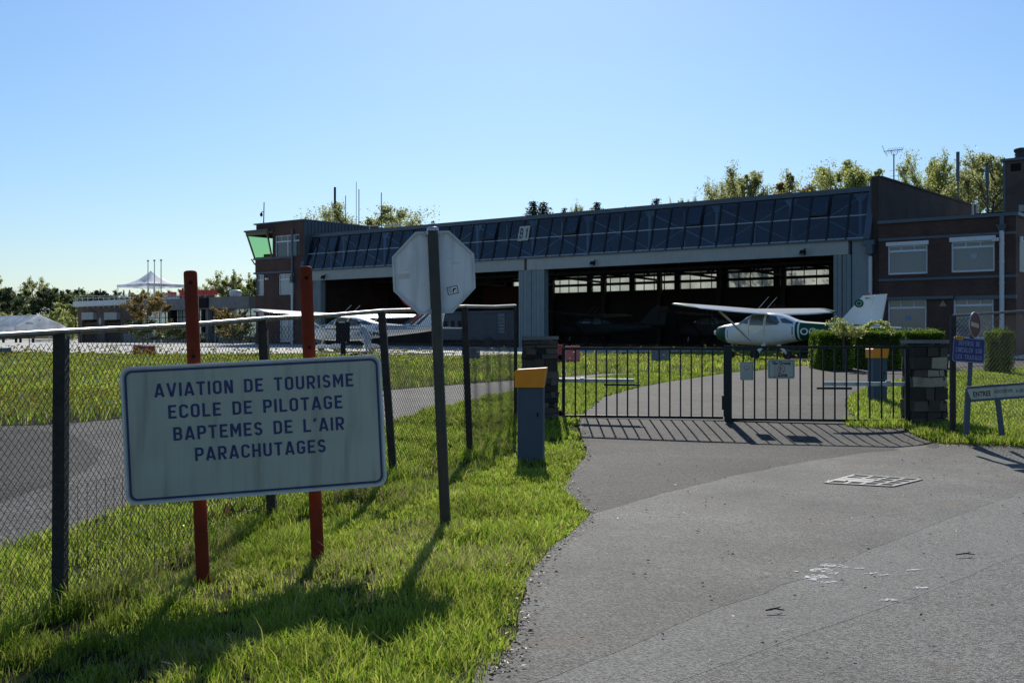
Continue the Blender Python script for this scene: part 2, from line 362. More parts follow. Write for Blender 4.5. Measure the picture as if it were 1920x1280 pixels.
M['docks'] = leaf_mat('dock_leaves', (.06, .10, .02), (.10, .14, .025), (.16, .07, .035), .4)
M['leafdebris'] = leaf_mat('dead_leaves', (.10, .05, .025), (.16, .085, .04), (.22, .14, .08), .1)
M['post_dark'] = mat('weathered_fence_post', (.035, .03, .025), .85, var=.3, scale=9, bump=.4)
M['rail'] = mat('galvanised_rail', (.22, .195, .16), .34, .5, var=.25, scale=14, dirt=(.10, .06, .03), dirt_amt=.7)
M['wire'] = mat('fence_wire', (.035, .033, .03), .6, .1, var=.2, scale=20)
M['redpost'] = mat('rust_red_paint', (.20, .030, .010), .75, var=.2, scale=7, spec=.15, dirt=(.09, .025, .015), dirt_amt=.6)
M['signwhite'] = mat('weathered_sign_face', (.45, .455, .36), .6, var=.07, scale=3, dirt=(.20, .19, .14), dirt_amt=.6, spec=.25)
M['signedge'] = mat('sign_edge', (.55, .57, .56), .45, .2, var=.1)
M['navy'] = mat('navy_letters', (.022, .03, .12), .55, var=.2, scale=20)
M['octback'] = mat('grey_sign_back', (.66, .70, .70), .5, .0, var=.08, scale=3, dirt=(.28, .26, .22), dirt_amt=.45)
M['octrim'] = mat('sign_rim_metal', (.40, .41, .41), .4, .5, var=.12)
M['olivepost'] = mat('dark_olive_post', (.04, .034, .02), .6, var=.25, scale=10, bump=.15)
M['clamp'] = mat('clamp_metal', (.40, .42, .44), .4, .6)
M['gate'] = mat('green_black_gate_paint', (.012, .019, .018), .5, spec=.3, var=.15, scale=12)
M['alu'] = mat('dull_aluminium', (.42, .45, .45), .4, .5, var=.1)
M['stone'] = leaf_mat('dark_field_stone', (.030, .027, .024), (.075, .064, .05), (.15, .125, .095), 0, .9, .2)
M['stone2'] = mat('pale_broken_stone', (.36, .30, .22), .85, var=.3, scale=5, bump=.8, bscale=18)
M['mortar'] = mat('dark_mortar', (.06, .055, .048), .95, var=.3, scale=8, bump=.6)
M['orange'] = mat('orange_hood_paint', (.92, .29, .003), .5, var=.06, scale=5)
M['cabinet'] = mat('slate_cabinet_paint', (.075, .098, .125), .6, var=.08, spec=.3, scale=5, dirt=(.07, .085, .1), dirt_amt=.5)
M['brick'] = brick_mat('red_brown_brick', (.105, .053, .038), (.078, .038, .029), (.07, .05, .04))
M['brick2'] = brick_mat('dark_brick', (.075, .045, .035), (.055, .034, .028), (.05, .04, .035))
M['brick3'] = brick_mat('brown_brick', (.14, .09, .07), (.11, .07, .055), (.12, .10, .09))
M['clad'] = mat('blue_grey_zinc', (.085, .11, .14), .45, .3, var=.12, scale=2)
M['fascia'] = mat('beige_grey_fascia', (.35, .36, .33), .55, var=.06, scale=2, dirt=(.18, .19, .18), dirt_amt=.3)
M['doorgrey'] = mat('grey_green_door_paint', (.22, .26, .265), .55, var=.08, scale=2, dirt=(.14, .16, .165), dirt_amt=.5)
M['truss'] = mat('pale_steel', (.30, .36, .40), .5, .0, var=.1)
M['mull'] = mat('dark_glazing_bars', (.012, .016, .02), .45, .2)
M['hglass'] = glass_mat('blue_hangar_glass', (.60, .68, .80), .90, .05, .45)
M['frost'] = leaf_mat('frosted_glass', (.30, .33, .29), (.36, .39, .34), (.26, .30, .27), .8)
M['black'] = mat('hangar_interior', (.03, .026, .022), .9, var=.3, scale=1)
M['floor'] = mat('hangar_floor', (.10, .098, .092), .7, var=.2, scale=1)
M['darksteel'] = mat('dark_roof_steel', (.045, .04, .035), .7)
M['ochre'] = mat('orange_partition', (.07, .02, .009), .8, var=.2, scale=1)
M['white'] = mat('white_paint', (.72, .74, .75), .4, var=.04, scale=2)
M['wframe'] = mat('white_window_frame', (.66, .69, .72), .45, var=.05)
M['pane'] = mat('window_pane', (.07, .09, .11), .06, var=.15, scale=.9, spec=.9)
M['panebright'] = mat('pale_window_pane', (.34, .40, .40), .08, var=.12, scale=.9, spec=.8)  # pane with a paler, brighter base colour, for the tower windows
M['paneblind'] = mat('pane_over_blind', (.12, .15, .175), .08, var=.1, scale=.7, spec=.8)
M['greenglass'] = glass_mat('green_cab_glass', (.58, .80, .56), .95, .02)
M['pipe'] = mat('white_downpipe', (.56, .58, .58), .45, var=.06)
M['concrete'] = mat('grey_concrete', (.20, .195, .185), .85, var=.2, scale=2, bump=.2, dirt=(.10, .095, .09), dirt_amt=.5)
M['curtain'] = mat('pale_curtain_wall', (.80, .90, .90), .14, .55, var=.06, scale=.5, spec=.8)
M['red'] = mat('red_paint', (.50, .03, .025), .45, var=.1, scale=3)
M['pink'] = mat('faded_red_plastic', (.60, .16, .14), .5, var=.1, scale=3)
M['canvas'] = leaf_mat('white_canvas', (.80, .81, .82), (.82, .83, .84), (.80, .81, .82), .35, .7)
M['bluesign'] = mat('blue_sign_enamel', (.010, .018, .12), .45, var=.1, scale=6, dirt=(.02, .03, .1), dirt_amt=.4)
M['paleletter'] = mat('pale_blue_letters', (.24, .30, .46), .5)
M['signred'] = mat('dark_red_reflector', (.12, .010, .010), .45, var=.12, scale=6)
M['yellow'] = mat('yellow_plate', (.65, .36, .02), .5)
M['bark'] = mat('bark', (.08, .065, .05), .9, var=.35, scale=8, bump=.5)
M['leafA'] = leaf_mat('deciduous_leaves', (.11, .15, .045), (.18, .23, .07), (.30, .33, .11), .55)
M['leafB'] = leaf_mat('yellow_green_leaves', (.26, .31, .09), (.38, .42, .13), (.52, .52, .20), .62)
M['leafC'] = leaf_mat('olive_leaves', (.26, .29, .11), (.38, .40, .16), (.52, .52, .24), .62)
M['leafD'] = leaf_mat('dark_leaves', (.05, .075, .036), (.09, .12, .05), (.15, .18, .065), .5)
M['leafM'] = leaf_mat('bronze_leaves', (.18, .12, .04), (.26, .18, .06), (.34, .26, .09), .5)
M['needle'] = leaf_mat('conifer_needles', (.012, .025, .014), (.02, .04, .02), (.035, .055, .025), .2)
M['hedge'] = leaf_mat('hedge_leaves', (.08, .15, .012), (.15, .24, .02), (.24, .32, .035), .5)
M['core'] = mat('twigs', (.02, .024, .01), .95)
M['rubber'] = mat('black_rubber', (.015, .015, .016), .8)
M['acwhite'] = mat('aircraft_white', (.86, .86, .84), .28, var=.03, scale=3, coat=.4)
M['acgreen'] = mat('aircraft_green', (.003, .075, .04), .45, var=.06, spec=.3)
M['acnavy'] = mat('aircraft_navy', (.01, .016, .06), .3, var=.05, coat=.4)
M['acdim'] = mat('aircraft_dim_grey', (.028, .029, .03), .6, var=.05, spec=.3)  # hangar gloom put into the body colour; doubles as door seam tone
M['acglass'] = mat('aircraft_window', (.10, .125, .13), .05, var=.2, spec=.9)
M['acteal'] = glass_mat('teal_windscreen', (.35, .62, .58), .9, .03)
M['acred'] = mat('aircraft_red', (.55, .06, .03), .35)
M['dark'] = mat('near_black_paint', (.014, .014, .014), .7, var=.2, spec=.12)
M['chalk'] = mat('worn_white_paint', (.62, .62, .60), .75, var=.12, scale=30)
M['grate'] = mat('pale_grate_iron', (.22, .21, .185), .55, .2, var=.15, scale=12)
M['pit'] = mat('drain_pit', (.02, .018, .015), .95)
M['twig'] = mat('dead_twig', (.06, .045, .03), .9)
M['cloth'] = mat('white_overalls', (.50, .55, .62), .85, var=.08, scale=5)
M['skin'] = mat('skin', (.45, .27, .19), .6)
M['hair'] = mat('dark_hair', (.03, .022, .016), .7)

# ------------------------------------------------------------------ ground and roads
XS = sorted(set([-2500, -1200, -600, -300, -200, -150, -120, -100, -80, -65]+list(np.arange(-55, -14, 2.5))+list(np.arange(-14, 20.01, .5))+list(np.arange(22.5, 60, 2.5))+[65, 80, 100, 140, 200, 300, 600, 1200, 2500]))
YS = sorted(set([-300, -100, -40, -15, -5, 0]+list(np.arange(1, 30, .5))+list(np.arange(30, 70, 1.0))+list(np.arange(70, 130, 3.0))+[135, 145, 155, 165, 175, 190, 210, 250, 320, 450, 700, 1200, 2500, 4000]))
def make_ground():
    X, Y = np.meshgrid(XS, YS); Z = ground(X, Y)
    v = np.stack([X, Y, Z], -1).reshape(-1, 3); nx = len(XS); f = []
    for j in range(len(YS)-1):
        for i in range(nx-1):
            a = j*nx+i; f.append((a, a+1, a+nx+1, a+nx))
    b = MB(); b.add(v, f, smooth=True)
    return tag(b.build('ground', M['soil']), kind='structure')
make_ground()
def jag(poly, amt=.05, step=.25, ymax=30):
    out = []
    for i, p in enumerate(poly):
        q = poly[(i+1) % len(poly)]; L = math.dist(p, q); n = int(L/step) if (p[1] < ymax and q[1] < ymax and L < 12) else 1
        n = max(1, min(n, 60))
        for k in range(n):
            t = k/n; x = p[0]+(q[0]-p[0])*t; y = p[1]+(q[1]-p[1])*t
            if n > 1 and k: x += random.uniform(-amt, amt); y += random.uniform(-amt, amt)
            out.append((x, y))
    return out
def sheet(name, poly, m, lift):
    bm = bmesh.new(); vs = [bm.verts.new((x, y, 0)) for x, y in poly]; bm.faces.new(vs)
    bmesh.ops.triangulate(bm, faces=bm.faces[:])
    x0 = min(p[0] for p in poly); x1 = max(p[0] for p in poly); y0 = min(p[1] for p in poly); y1 = max(p[1] for p in poly)
    for x in XS:
        if x0 < x < x1: bmesh.ops.bisect_plane(bm, geom=bm.verts[:]+bm.edges[:]+bm.faces[:], plane_co=(x, 0, 0), plane_no=(1, 0, 0), dist=1e-5)
    for y in YS:
        if y0 < y < y1: bmesh.ops.bisect_plane(bm, geom=bm.verts[:]+bm.edges[:]+bm.faces[:], plane_co=(0, y, 0), plane_no=(0, 1, 0), dist=1e-5)
    for v in bm.verts: v.co.z = gz(v.co.x, v.co.y)+lift
    for f in bm.faces:
        f.normal_update()
        if f.normal.z < 0: f.normal_flip()
        f.smooth = True
    me = bpy.data.meshes.new(name); bm.to_mesh(me); bm.free(); me.materials.append(m)
    o = bpy.data.objects.new(name, me); C.objects.link(o)
    return tag(o, kind='structure')
def GP(l): return [G(*p) for p in l]
left_edge = GP([(920, 1280), (948, 1235), (972, 1190), (975, 1140), (985, 1100), (1010, 1060), (1045, 1020), (1085, 992), (1108, 968)])
drive_edge = GP([(1108, 968), (1075, 940), (1060, 915), (1075, 885), (1100, 855), (1092, 825), (1085, 797), (1086, 786)])
seam = GP([(1108, 968), (1200, 940), (1300, 914), (1380, 893), (1450, 879), (1530, 864), (1620, 851), (1700, 846), (1760, 842)])
right_edge = GP([(1690, 805), (1720, 822), (1760, 834), (1850, 838), (1930, 842)])
line1 = GP([(1180, 1320), (1297, 1280), (1479, 1206), (1719, 1124), (1920, 1043)])
line2 = GP([(900, 1330), (1040, 1275), (1163, 1227), (1307, 1163), (1508, 1091), (1620, 1040), (1760, 985), (1920, 925)])
ext = lambda p, q, d: (q[0]+(q[0]-p[0])/math.dist(p, q)*d, q[1]+(q[1]-p[1])/math.dist(p, q)*d)
l1e = ext(line1[-2], line1[-1], 4); l2e = ext(line2[-2], line2[-1], 4)
l1s = ext(line1[1], line1[0], 1.5); l2s = ext(line2[1], line2[0], 1.5)
carriage = [(-.6, 2.5), (.2, 6.5), (1.2, 11.5), (5.6, 15.3), (30, 15.2), (60, 10), (60, -20), (-40, -20), (-40, 2.5)]
sheet('carriageway', jag(carriage, .01), M['street'], .016)
up2 = lambda p: (p[0]-.25, p[1]+.45)
sheet('gutter_strip', jag([up2(p) for p in line2]+[up2(l2e), l1e]+line1[::-1]+[l1s], .012), M['gutter'], .0172)
fore = [(-.45, 3.0), (-.3, 4.2)]+left_edge+seam[1:]+right_edge[2:]+[(30, right_edge[-1][1]+1.5), l2e]+line2[::-1]+[l2s]
fore = [(-.45, 3.0), (-.3, 4.2)]+left_edge+drive_edge[1:3]+GP([(1200, 925), (1300, 900), (1450, 866), (1620, 843), (1700, 838)])+right_edge[2:]+[(30, right_edge[-1][1]+1.5), l2e]+line2[::-1]+[l2s]
sheet('forecourt', jag(fore, .03), M['forecourt'], .0184)
pit_p = drive_edge[-1]
drv = drive_edge[::1]+GP([(1300, 790), (1500, 792), (1660, 798)])+right_edge[:3]+seam[::-1][:-1]
sheet('driveway', jag(drv, .035), M['driveway'], .0196)
gate_road = GP([(1086, 786), (1131, 746), (1200, 727), (1240, 719), (1365, 700), (1420, 696), (1515, 686), (1560, 679), (1700, 673), (1930, 664), (2100, 664), (2100, 690), (1930, 689), (1780, 697), (1690, 712), (1630, 725), (1600, 737), (1585, 752), (1592, 777), (1625, 795), (1660, 798), (1500, 792), (1300, 790)])
sheet('inner_road', jag(gate_road, .05), M['inside'], .016)
path_poly = GP([(-200, 812), (-40, 803), (110, 797), (230, 786), (400, 768), (560, 750), (720, 733), (860, 722), (965, 714), (1130, 702), (1190, 700), (1190, 703), (1130, 707), (965, 737), (860, 764), (750, 791), (620, 826), (480, 868), (350, 912), (230, 957), (110, 1003), (-40, 1050), (-250, 1120)])
sheet('inner_path', jag(path_poly, .05), M['path'], .012)
sheet('asphalt_patch', jag(GP([(-150, 822), (-40, 808), (60, 806), (140, 818), (196, 848), (165, 884), (95, 912), (20, 938), (-60, 968), (-200, 1010)]), .03), M['inside'], .0135)
apron_near = GP([(-300, 661), (0, 660), (250, 664), (500, 665), (700, 664), (860, 668), (1000, 664), (1100, 663), (1300, 660), (1500, 660)])
apron_poly = apron_near+[(26, 44), (60, 40), (60, 135), (-90, 135)]
sheet('apron', apron_poly, M['apron'], .02)

def inpoly(px, py, poly):
    inside = np.zeros(px.shape, bool); n = len(poly); j = n-1
    for i in range(n):
        xi, yi = poly[i]; xj, yj = poly[j]
        c = ((yi > py) != (yj > py)) & (px < (xj-xi)*(py-yi)/((yj-yi) or 1e-9)+xi)
        inside ^= c; j = i
    return inside
def lattice_noise(x, y, s, seed):
    r = np.random.default_rng(seed); g = r.random((64, 64))
    u = x/s; v = y/s; i = np.floor(u).astype(int); j = np.floor(v).astype(int); fu = u-i; fv = v-j
    fu = fu*fu*(3-2*fu); fv = fv*fv*(3-2*fv)
    a = g[i % 64, j % 64]; b = g[(i+1) % 64, j % 64]; c = g[i % 64, (j+1) % 64]; d = g[(i+1) % 64, (j+1) % 64]
    return (a*(1-fu)+b*fu)*(1-fv)+(c*(1-fu)+d*fu)*fv
def mesh_np(name, V, F, mats, mi=None, parent=None):
    me = bpy.data.meshes.new(name); nv = len(V); nf = len(F); k = F.shape[1]
    me.vertices.add(nv); me.vertices.foreach_set('co', V.astype(np.float32).ravel())
    me.loops.add(nf*k); me.loops.foreach_set('vertex_index', F.astype(np.int32).ravel())
    me.polygons.add(nf); me.polygons.foreach_set('loop_start', np.arange(0, nf*k, k, dtype=np.int32))
    for m in (mats if isinstance(mats, (list, tuple)) else [mats]): me.materials.append(m)
    if mi is not None: me.polygons.foreach_set('material_index', mi.astype(np.int32))
    me.update(calc_edges=True)
    o = bpy.data.objects.new(name, me); C.objects.link(o)
    if parent: o.parent = parent
    return o
def blades(x, y, h, w, lean, mats, name, mi=None):
    n = len(x); z = ground(x, y)
    a = rng.random(n)*2*np.pi; la = rng.random(n)*2*np.pi
    dx = np.cos(a)*w/2; dy = np.sin(a)*w/2; lx = np.cos(la)*lean*h; ly = np.sin(la)*lean*h
    V = np.zeros((n, 5, 3))
    V[:, 0] = np.stack([x-dx, y-dy, z-.01], 1); V[:, 1] = np.stack([x+dx, y+dy, z-.01], 1)
    V[:, 2] = np.stack([x-dx*.75+lx*.35, y-dy*.75+ly*.35, z+h*.58], 1); V[:, 3] = np.stack([x+dx*.75+lx*.35, y+dy*.75+ly*.35, z+h*.58], 1)
    V[:, 4] = np.stack([x+lx, y+ly, z+h*(1-.25*lean)], 1)
    b = np.arange(n)[:, None]*5
    F = np.concatenate([b+np.array([[0, 1, 3]]), b+np.array([[0, 3, 2]]), b+np.array([[2, 3, 4]])], 1).reshape(-1, 3)
    m3 = None if mi is None else np.repeat(mi, 3)
    return mesh_np(name, V.reshape(-1, 3), F, mats, m3)
def scatter(poly, n, seed=0, holes=()):
    x0 = min(p[0] for p in poly); x1 = max(p[0] for p in poly); y0 = min(p[1] for p in poly); y1 = max(p[1] for p in poly)
    xs = []; ys = []; got = 0; r = np.random.default_rng(seed)
    for _ in range(40):
        x = r.uniform(x0, x1, n); y = r.uniform(y0, y1, n); k = inpoly(x, y, poly)
        for h in holes: k &= ~inpoly(x, y, h)
        xs.append(x[k]); ys.append(y[k]); got += k.sum()
        if got >= n: break
    return np.concatenate(xs)[:n], np.concatenate(ys)[:n]

# fence line outside the airfield: posts measured along the photo
FP = [(-4.05, 4.75), (-3.14, 7.9), (-2.29, 10.9), (-1.35, 13.07), (-.56, 15.3), (.06, 19.1)]
road_outer = left_edge+drive_edge[1:]
verge_poly = [(-4.5, 3.2), (-.45, 3.2), (-.3, 4.2)]+road_outer+[(.95, 19.3), (.0, 19.6)]+[(x+.02, y) for x, y in FP[::-1]]
def grass_verge():
    # nearer means denser; bare shaded scuffs and clumps from noise
    n = 200000
    x, y = scatter(verge_poly, n, 3)
    keep = rng.random(len(x)) < np.clip(1.25-(y-5)/16, .30, 1)
    cl = lattice_noise(x, y, .33, 5)*.6+lattice_noise(x, y, .11, 6)*.4
    bare = lattice_noise(x, y, .7, 61)
    keep &= rng.random(len(x)) < np.clip(cl*2.4-.45, .06, 1)*np.where(bare > .78, .35, 1)
    x = x[keep]; y = y[keep]; cl = cl[keep]
    e = np.interp(y, *EDGE)-x
    fx = np.interp(y, [p[1] for p in FP], [p[0] for p in FP]); fd = x-fx
    h = rng.uniform(.04, .105, len(x))*(.45+cl*1.3)*(.75+.6*lattice_noise(x, y, 1.1, 62))
    h = h*np.where(e < .12, .6, 1)+np.where(fd < .25, rng.uniform(.0, .16, len(x)), 0)
    tall = rng.random(len(x)) < .012; h = np.where(tall, h*1.8, h)
    w = rng.uniform(.0045, .0095, len(x))*(1+np.clip((y-7)/12, 0, 1.2))
    mi = (rng.random(len(x)) < np.where(lattice_noise(x, y, .9, 63) > .62, .30, .05)).astype(int)
    tag(blades(x, y, h, w, rng.uniform(.15, .95, len(x)), [M['grass'], M['drygrass']], 'verge_grass', mi), kind='stuff')
grass_verge()
in_strip = [(-5.4, 4.6), (-4.07, 4.6)]+[(x-.02, y) for x, y in FP[1:]]+[(.1, 26.5)]+GP([(965, 738), (860, 765), (750, 792), (620, 827), (480, 869), (350, 913), (230, 958), (110, 1004), (-40, 1051), (-250, 1121)])
def grass_strip():
    x, y = scatter(in_strip, 60000, 4)
    cl = lattice_noise(x, y, .5, 8); k = rng.random(len(x)) < np.clip(cl*1.8, .25, 1); x = x[k]; y = y[k]; cl = cl[k]
    h = rng.uniform(.06, .16, len(x))*(.6+cl); w = rng.uniform(.006, .012, len(x))*(1+np.clip((y-7)/10, 0, 1.5))
    tag(blades(x, y, h, w, rng.uniform(.15, .9, len(x)), [M['grass'], M['drygrass']], 'fence_strip_grass', (rng.random(len(x)) < .06).astype(int)), kind='stuff')
grass_strip()
up = GP([(-300, 818), (-40, 802), (110, 796), (230, 785), (400, 767), (560, 749), (720, 732), (860, 721), (965, 713), (1130, 701), (1200, 699)])
meadow_poly = up+[(4.5, 33)]+GP([(1365, 699), (1420, 695), (1515, 685)])+[(12.5, 40), (10, 44)]+[(x, y-.1) for x, y in apron_near[::-1]]
gate_tri = GP([(1088, 783), (1131, 745), (1200, 726), (1240, 718), (1365, 699), (1190, 703), (1130, 708), (1040, 722)])+[(.5, 25), (.9, 19.6)]
def grass_meadow():
    n = 150000; x, y = scatter(meadow_poly, n, 9)
    # sample nearer ground more
    k = rng.random(len(x)) < np.clip(26/y, .22, 1); x = x[k]; y = y[k]
    cl = lattice_noise(x, y, 1.4, 10)*.6+lattice_noise(x, y, .5, 11)*.4
    h = rng.uniform(.12, .34, len(x))*(.5+cl)*np.clip(1.25-y/60, .4, 1); w = rng.uniform(.012, .022, len(x))*(1+np.clip((y-18)/22, 0, 2.2))
    o = blades(x, y, h, w, rng.uniform(.1, .8, len(x)), [M['meadow'], M['drygrass'], M['grass']], 'meadow_grass', np.where(rng.random(len(x)) < .10, 1, np.where(cl > .55, 2, 0)))
    tag(o, kind='stuff')
    x, y = scatter(gate_tri, 26000, 12); h = rng.uniform(.04, .12, len(x)); w = rng.uniform(.01, .02, len(x))
    tag(blades(x, y, h, w, rng.uniform(.2, .9, len(x)), [M['grass'], M['meadow']], 'mown_grass', (rng.random(len(x)) < .4).astype(int)), kind='stuff')
grass_meadow()
right_out = [right_edge[0]]+right_edge+[(15, right_edge[-1][1]+.6), (15, 17), (6.4, 17.2), (6.2, 18.7), (5.6, 19.2), (5.4, 18.4)]
right_in = GP([(1660, 795), (1625, 792), (1592, 775), (1587, 752), (1602, 738), (1632, 726), (1692, 713), (1780, 698), (1930, 690), (2100, 692)])+[(15, 22), (15, 17), (6.4, 17.2), (6.2, 18.7)]
def grass_right():
    x, y = scatter(right_out, 30000, 13); cl = lattice_noise(x, y, .4, 14)
    h = rng.uniform(.05, .17, len(x))*(.6+.7*cl); w = rng.uniform(.007, .015, len(x))
    tag(blades(x, y, h, w, rng.uniform(.15, .9, len(x)), [M['grass'], M['drygrass']], 'kerbside_grass', (rng.random(len(x)) < .09).astype(int)), kind='stuff')
    x, y = scatter(right_in, 90000, 15); h = rng.uniform(.035, .10, len(x)); w = rng.uniform(.009, .018, len(x))*(1+np.clip((y-20)/15, 0, 1))
    tag(blades(x, y, h, w, rng.uniform(.2, .9, len(x)), [M['grass'], M['meadow']], 'lawn_grass', (rng.random(len(x)) < .3).astype(int)), kind='stuff')
grass_right()
def flowers():
    x, y = scatter(meadow_poly, 9000, 20)
    cl = lattice_noise(x, y, 1.1, 21); k = ((cl > .60) & (x < -2.0) & (rng.random(len(x)) < .5)) | (rng.random(len(x)) < .03); x = x[k]; y = y[k]
    # loose clumps near the front edge of the meadow at the left
    cx = rng.normal(-6.3, 1.4, 420); cyy = rng.normal(18.8, .9, 420); kk = inpoly(cx, cyy, meadow_poly); x = np.r_[x, cx[kk]]; y = np.r_[y, cyy[kk]]
    extra = [G(random.uniform(-60, 340), random.gauss(775, 16)) for _ in range(330)]+[G(random.uniform(-40, 520), random.uniform(672, 745)) for _ in range(260)]
    ex = np.array([p for p in extra]); kk = inpoly(ex[:, 0], ex[:, 1], meadow_poly); x = np.r_[x, ex[kk, 0]]; y = np.r_[y, ex[kk, 1]]
    n = len(x); z = ground(x, y)+rng.uniform(.16, .48, n); r = rng.uniform(.018, .036, n)*(1+np.clip((y-20)/30, 0, 1))
    V = np.zeros((n, 6, 3)); P = np.stack([x, y, z], 1)
    for i in range(6):
        a = i*np.pi/3; V[:, i] = P+np.stack([np.cos(a)*r, np.sin(a)*r*.8, np.sin(a*2+1)*r*.45+r*np.sin(a)*.5], 1)
    b = np.arange(n)[:, None]*6; F = np.concatenate([b+np.array([[0, 1, 2]]), b+np.array([[0, 2, 3]]), b+np.array([[0, 3, 4]]), b+np.array([[0, 4, 5]])], 1).reshape(-1, 3)
    mi = (rng.random(n) < .06).astype(int)
    tag(mesh_np('meadow_flowers', V.reshape(-1, 3), F, [M['petal'], M['dand']], np.repeat(mi, 4)), kind='stuff')
flowers()
def debris():
    # dead leaves and clods along the grass edge, chips and pine bits on the road
    P = []
    pts = left_edge+drive_edge[1:]
    for i in range(len(pts)-1):
        for _ in range(55):
            t = random.random(); x = pts[i][0]+(pts[i+1][0]-pts[i][0])*t+random.gauss(.02, .06); y = pts[i][1]+(pts[i+1][1]-pts[i][1])*t+random.gauss(0, .06); P.append((x, y))
    for i in range(len(right_edge)-1):
        for _ in range(60):
            t = random.random(); P.append((right_edge[i][0]+(right_edge[i+1][0]-right_edge[i][0])*t+random.gauss(0, .1), right_edge[i][1]+(right_edge[i+1][1]-right_edge[i][1])*t-abs(random.gauss(.0, .12))))
    for _ in range(420): P.append((random.uniform(.3, 6.5), random.uniform(5.2, 15)))
    b = MB()
    for x, y in P:
        s = random.uniform(.006, .02); z = gz(x, y)+.031; a = random.random()*6.28
        c, s_ = math.cos(a)*s, math.sin(a)*s
        b.add([(x-c, y-s_, z), (x+s_*.5, y-c*.5, z+s*random.random()*.8), (x+c, y+s_, z+.002), (x-s_*.5, y+c*.5, z+s*random.random()*.8)], [(0, 1, 2, 3)])
    tag(b.build('leaf_litter', M['leafdebris']), kind='stuff')
debris()

# ------------------------------------------------------------------ chain-link fence
def segtubes(P0, P1, r, n=3):
    P0 = np.array(P0, float); P1 = np.array(P1, float); d = P1-P0; d /= np.linalg.norm(d, axis=1)[:, None]
    ref = np.where(np.abs(d[:, 2:3]) < .9, np.array([[0, 0, 1.]]), np.array([[0, 1., 0]]))
    u = np.cross(d, ref); u /= np.linalg.norm(u, axis=1)[:, None]; v = np.cross(d, u); N = len(P0)
    V = np.zeros((N, 2*n, 3))
    for k in range(n):
        a = 2*np.pi*k/n; o = (u*np.cos(a)+v*np.sin(a))*r; V[:, k] = P0+o; V[:, n+k] = P1+o
    b = np.arange(N)[:, None]*2*n
    F = np.concatenate([b+np.array([[k, (k+1) % n, n+(k+1) % n, n+k]]) for k in range(n)], 1).reshape(-1, 4)
    return V.reshape(-1, 3), F
def chain_panel(a, b, za, zb, ta, tb, parent, cell=.06, r=.0022, sag=.03):
    """woven diamonds between two posts; a, b plan points, z bottom and top at both"""
    L = math.dist(a, b); nx = max(2, int(L/(cell*.5))); P0 = []; P1 = []
    def pt(u, v):
        t = u/L; z0 = za+(zb-za)*t; z1 = ta+(tb-ta)*t-sag*math.sin(math.pi*t)
        bow = .012*math.sin(7*u+3*v)*math.sin(math.pi*v)
        dx, dy = (b[0]-a[0])/L, (b[1]-a[1])/L
        return (a[0]+dx*u-dy*bow, a[1]+dy*u+dx*bow, z0+(z1-z0)*v)
    H = ta-za; nv = int(H/(cell*.55))
    for i in range(nx):
        u0 = i*L/nx; u1 = (i+1)*L/nx
        for j in range(nv):
            v0 = j/nv; v1 = (j+1)/nv
            if (i+j) % 2 == 0: P0.append(pt(u0, v0)); P1.append(pt(u1, v1))
            else: P0.append(pt(u1, v0)); P1.append(pt(u0, v1))
    V, F = segtubes(P0, P1, r)
    return mesh_np('chain_mesh', V, F, M['wire'], None, parent)
def fence():
    root = empty('chain_link_fence', (FP[1][0], FP[1][1], gz(*FP[1])), 0, 'long chain-link fence with tubular top rail from the left foreground to the gate pillar', 'fence')
    o = Vector(root.location)
    tops = []
    lean = [(-.02, 0), (.01, 0), (-.10, .0), (-.15, .02), (-.08, 0), (0, 0)]
    ht = [1.53, 1.667, 1.815, 1.95, 2.07, 2.20]
    for i, (x, y) in enumerate(FP):
        z = gz(x, y); p = Vector((x, y, z-.1))-o; q = Vector((x+lean[i][0], y+lean[i][1], ht[i]))-o; tops.append(q)
        b = MB(); b.bar(p, q-Vector((0, 0, .012)), .084 if i < 5 else .06, .084, up=(0, 1, 0)); b.build('fence_post', M['post_dark'], root)
    for i in range(5):
        b = MB(); a = tops[i].copy(); c = tops[i+1].copy(); mid = (a+c)/2-Vector((0, 0, .012))
        b.tube([a, mid, c], .023, 12)
        b.build('top_rail', M['rail'], root)
        za, zb_ = gz(*FP[i])-o.z+.03, gz(*FP[i+1])-o.z+.03
        m = chain_panel((a.x, a.y), (c.x, c.y), za, zb_, a.z-.07, c.z-.07, root)
        # rusty ties round the rail
        t = MB(); n = 4
        for k in range(n+1):
            f = (k+.3)/(n+.8); p = a.lerp(c, f)-Vector((0, 0, .012*math.sin(math.pi*f)))
            t.tube([p+Vector((-.004, 0, .03)), p+Vector((.012, -.031, 0)), p+Vector((.02, -.012, -.035)), p+Vector((.015, 0, -.085))], .0028, 4)
        t.build('wire_tie', M['wire'], root)
    # welded garden mesh along the bottom between the first two posts
    P0 = []; P1 = []
    a = Vector((*FP[1], 0)); c = Vector((*FP[2], 0)); L = (c-a).length; d = (c-a)/L; nrm = Vector((d.y, -d.x, 0))*.03
    for k in range(int(L/.105)):
        p = a+d*(k*.105+.05)+nrm; z = gz(p.x, p.y); t = k*.105/L
        P0.append(p+Vector((0, 0, z))-o); P1.append(p+Vector((0, 0, z+.86-.10*t))-o)
    for r_ in range(6):
        for k in range(int(L/.3)):
            p = a+d*(k*.3)+nrm; q = a+d*min((k+1)*.3, L)+nrm
            P0.append(p+Vector((0, 0, gz(p.x, p.y)+.06+r_*.16))-o); P1.append(q+Vector((0, 0, gz(q.x, q.y)+.06+r_*.155))-o)
    V, F = segtubes(P0, P1, .0022); mesh_np('welded_mesh', V, F, M['wire'], None, root)
fence()
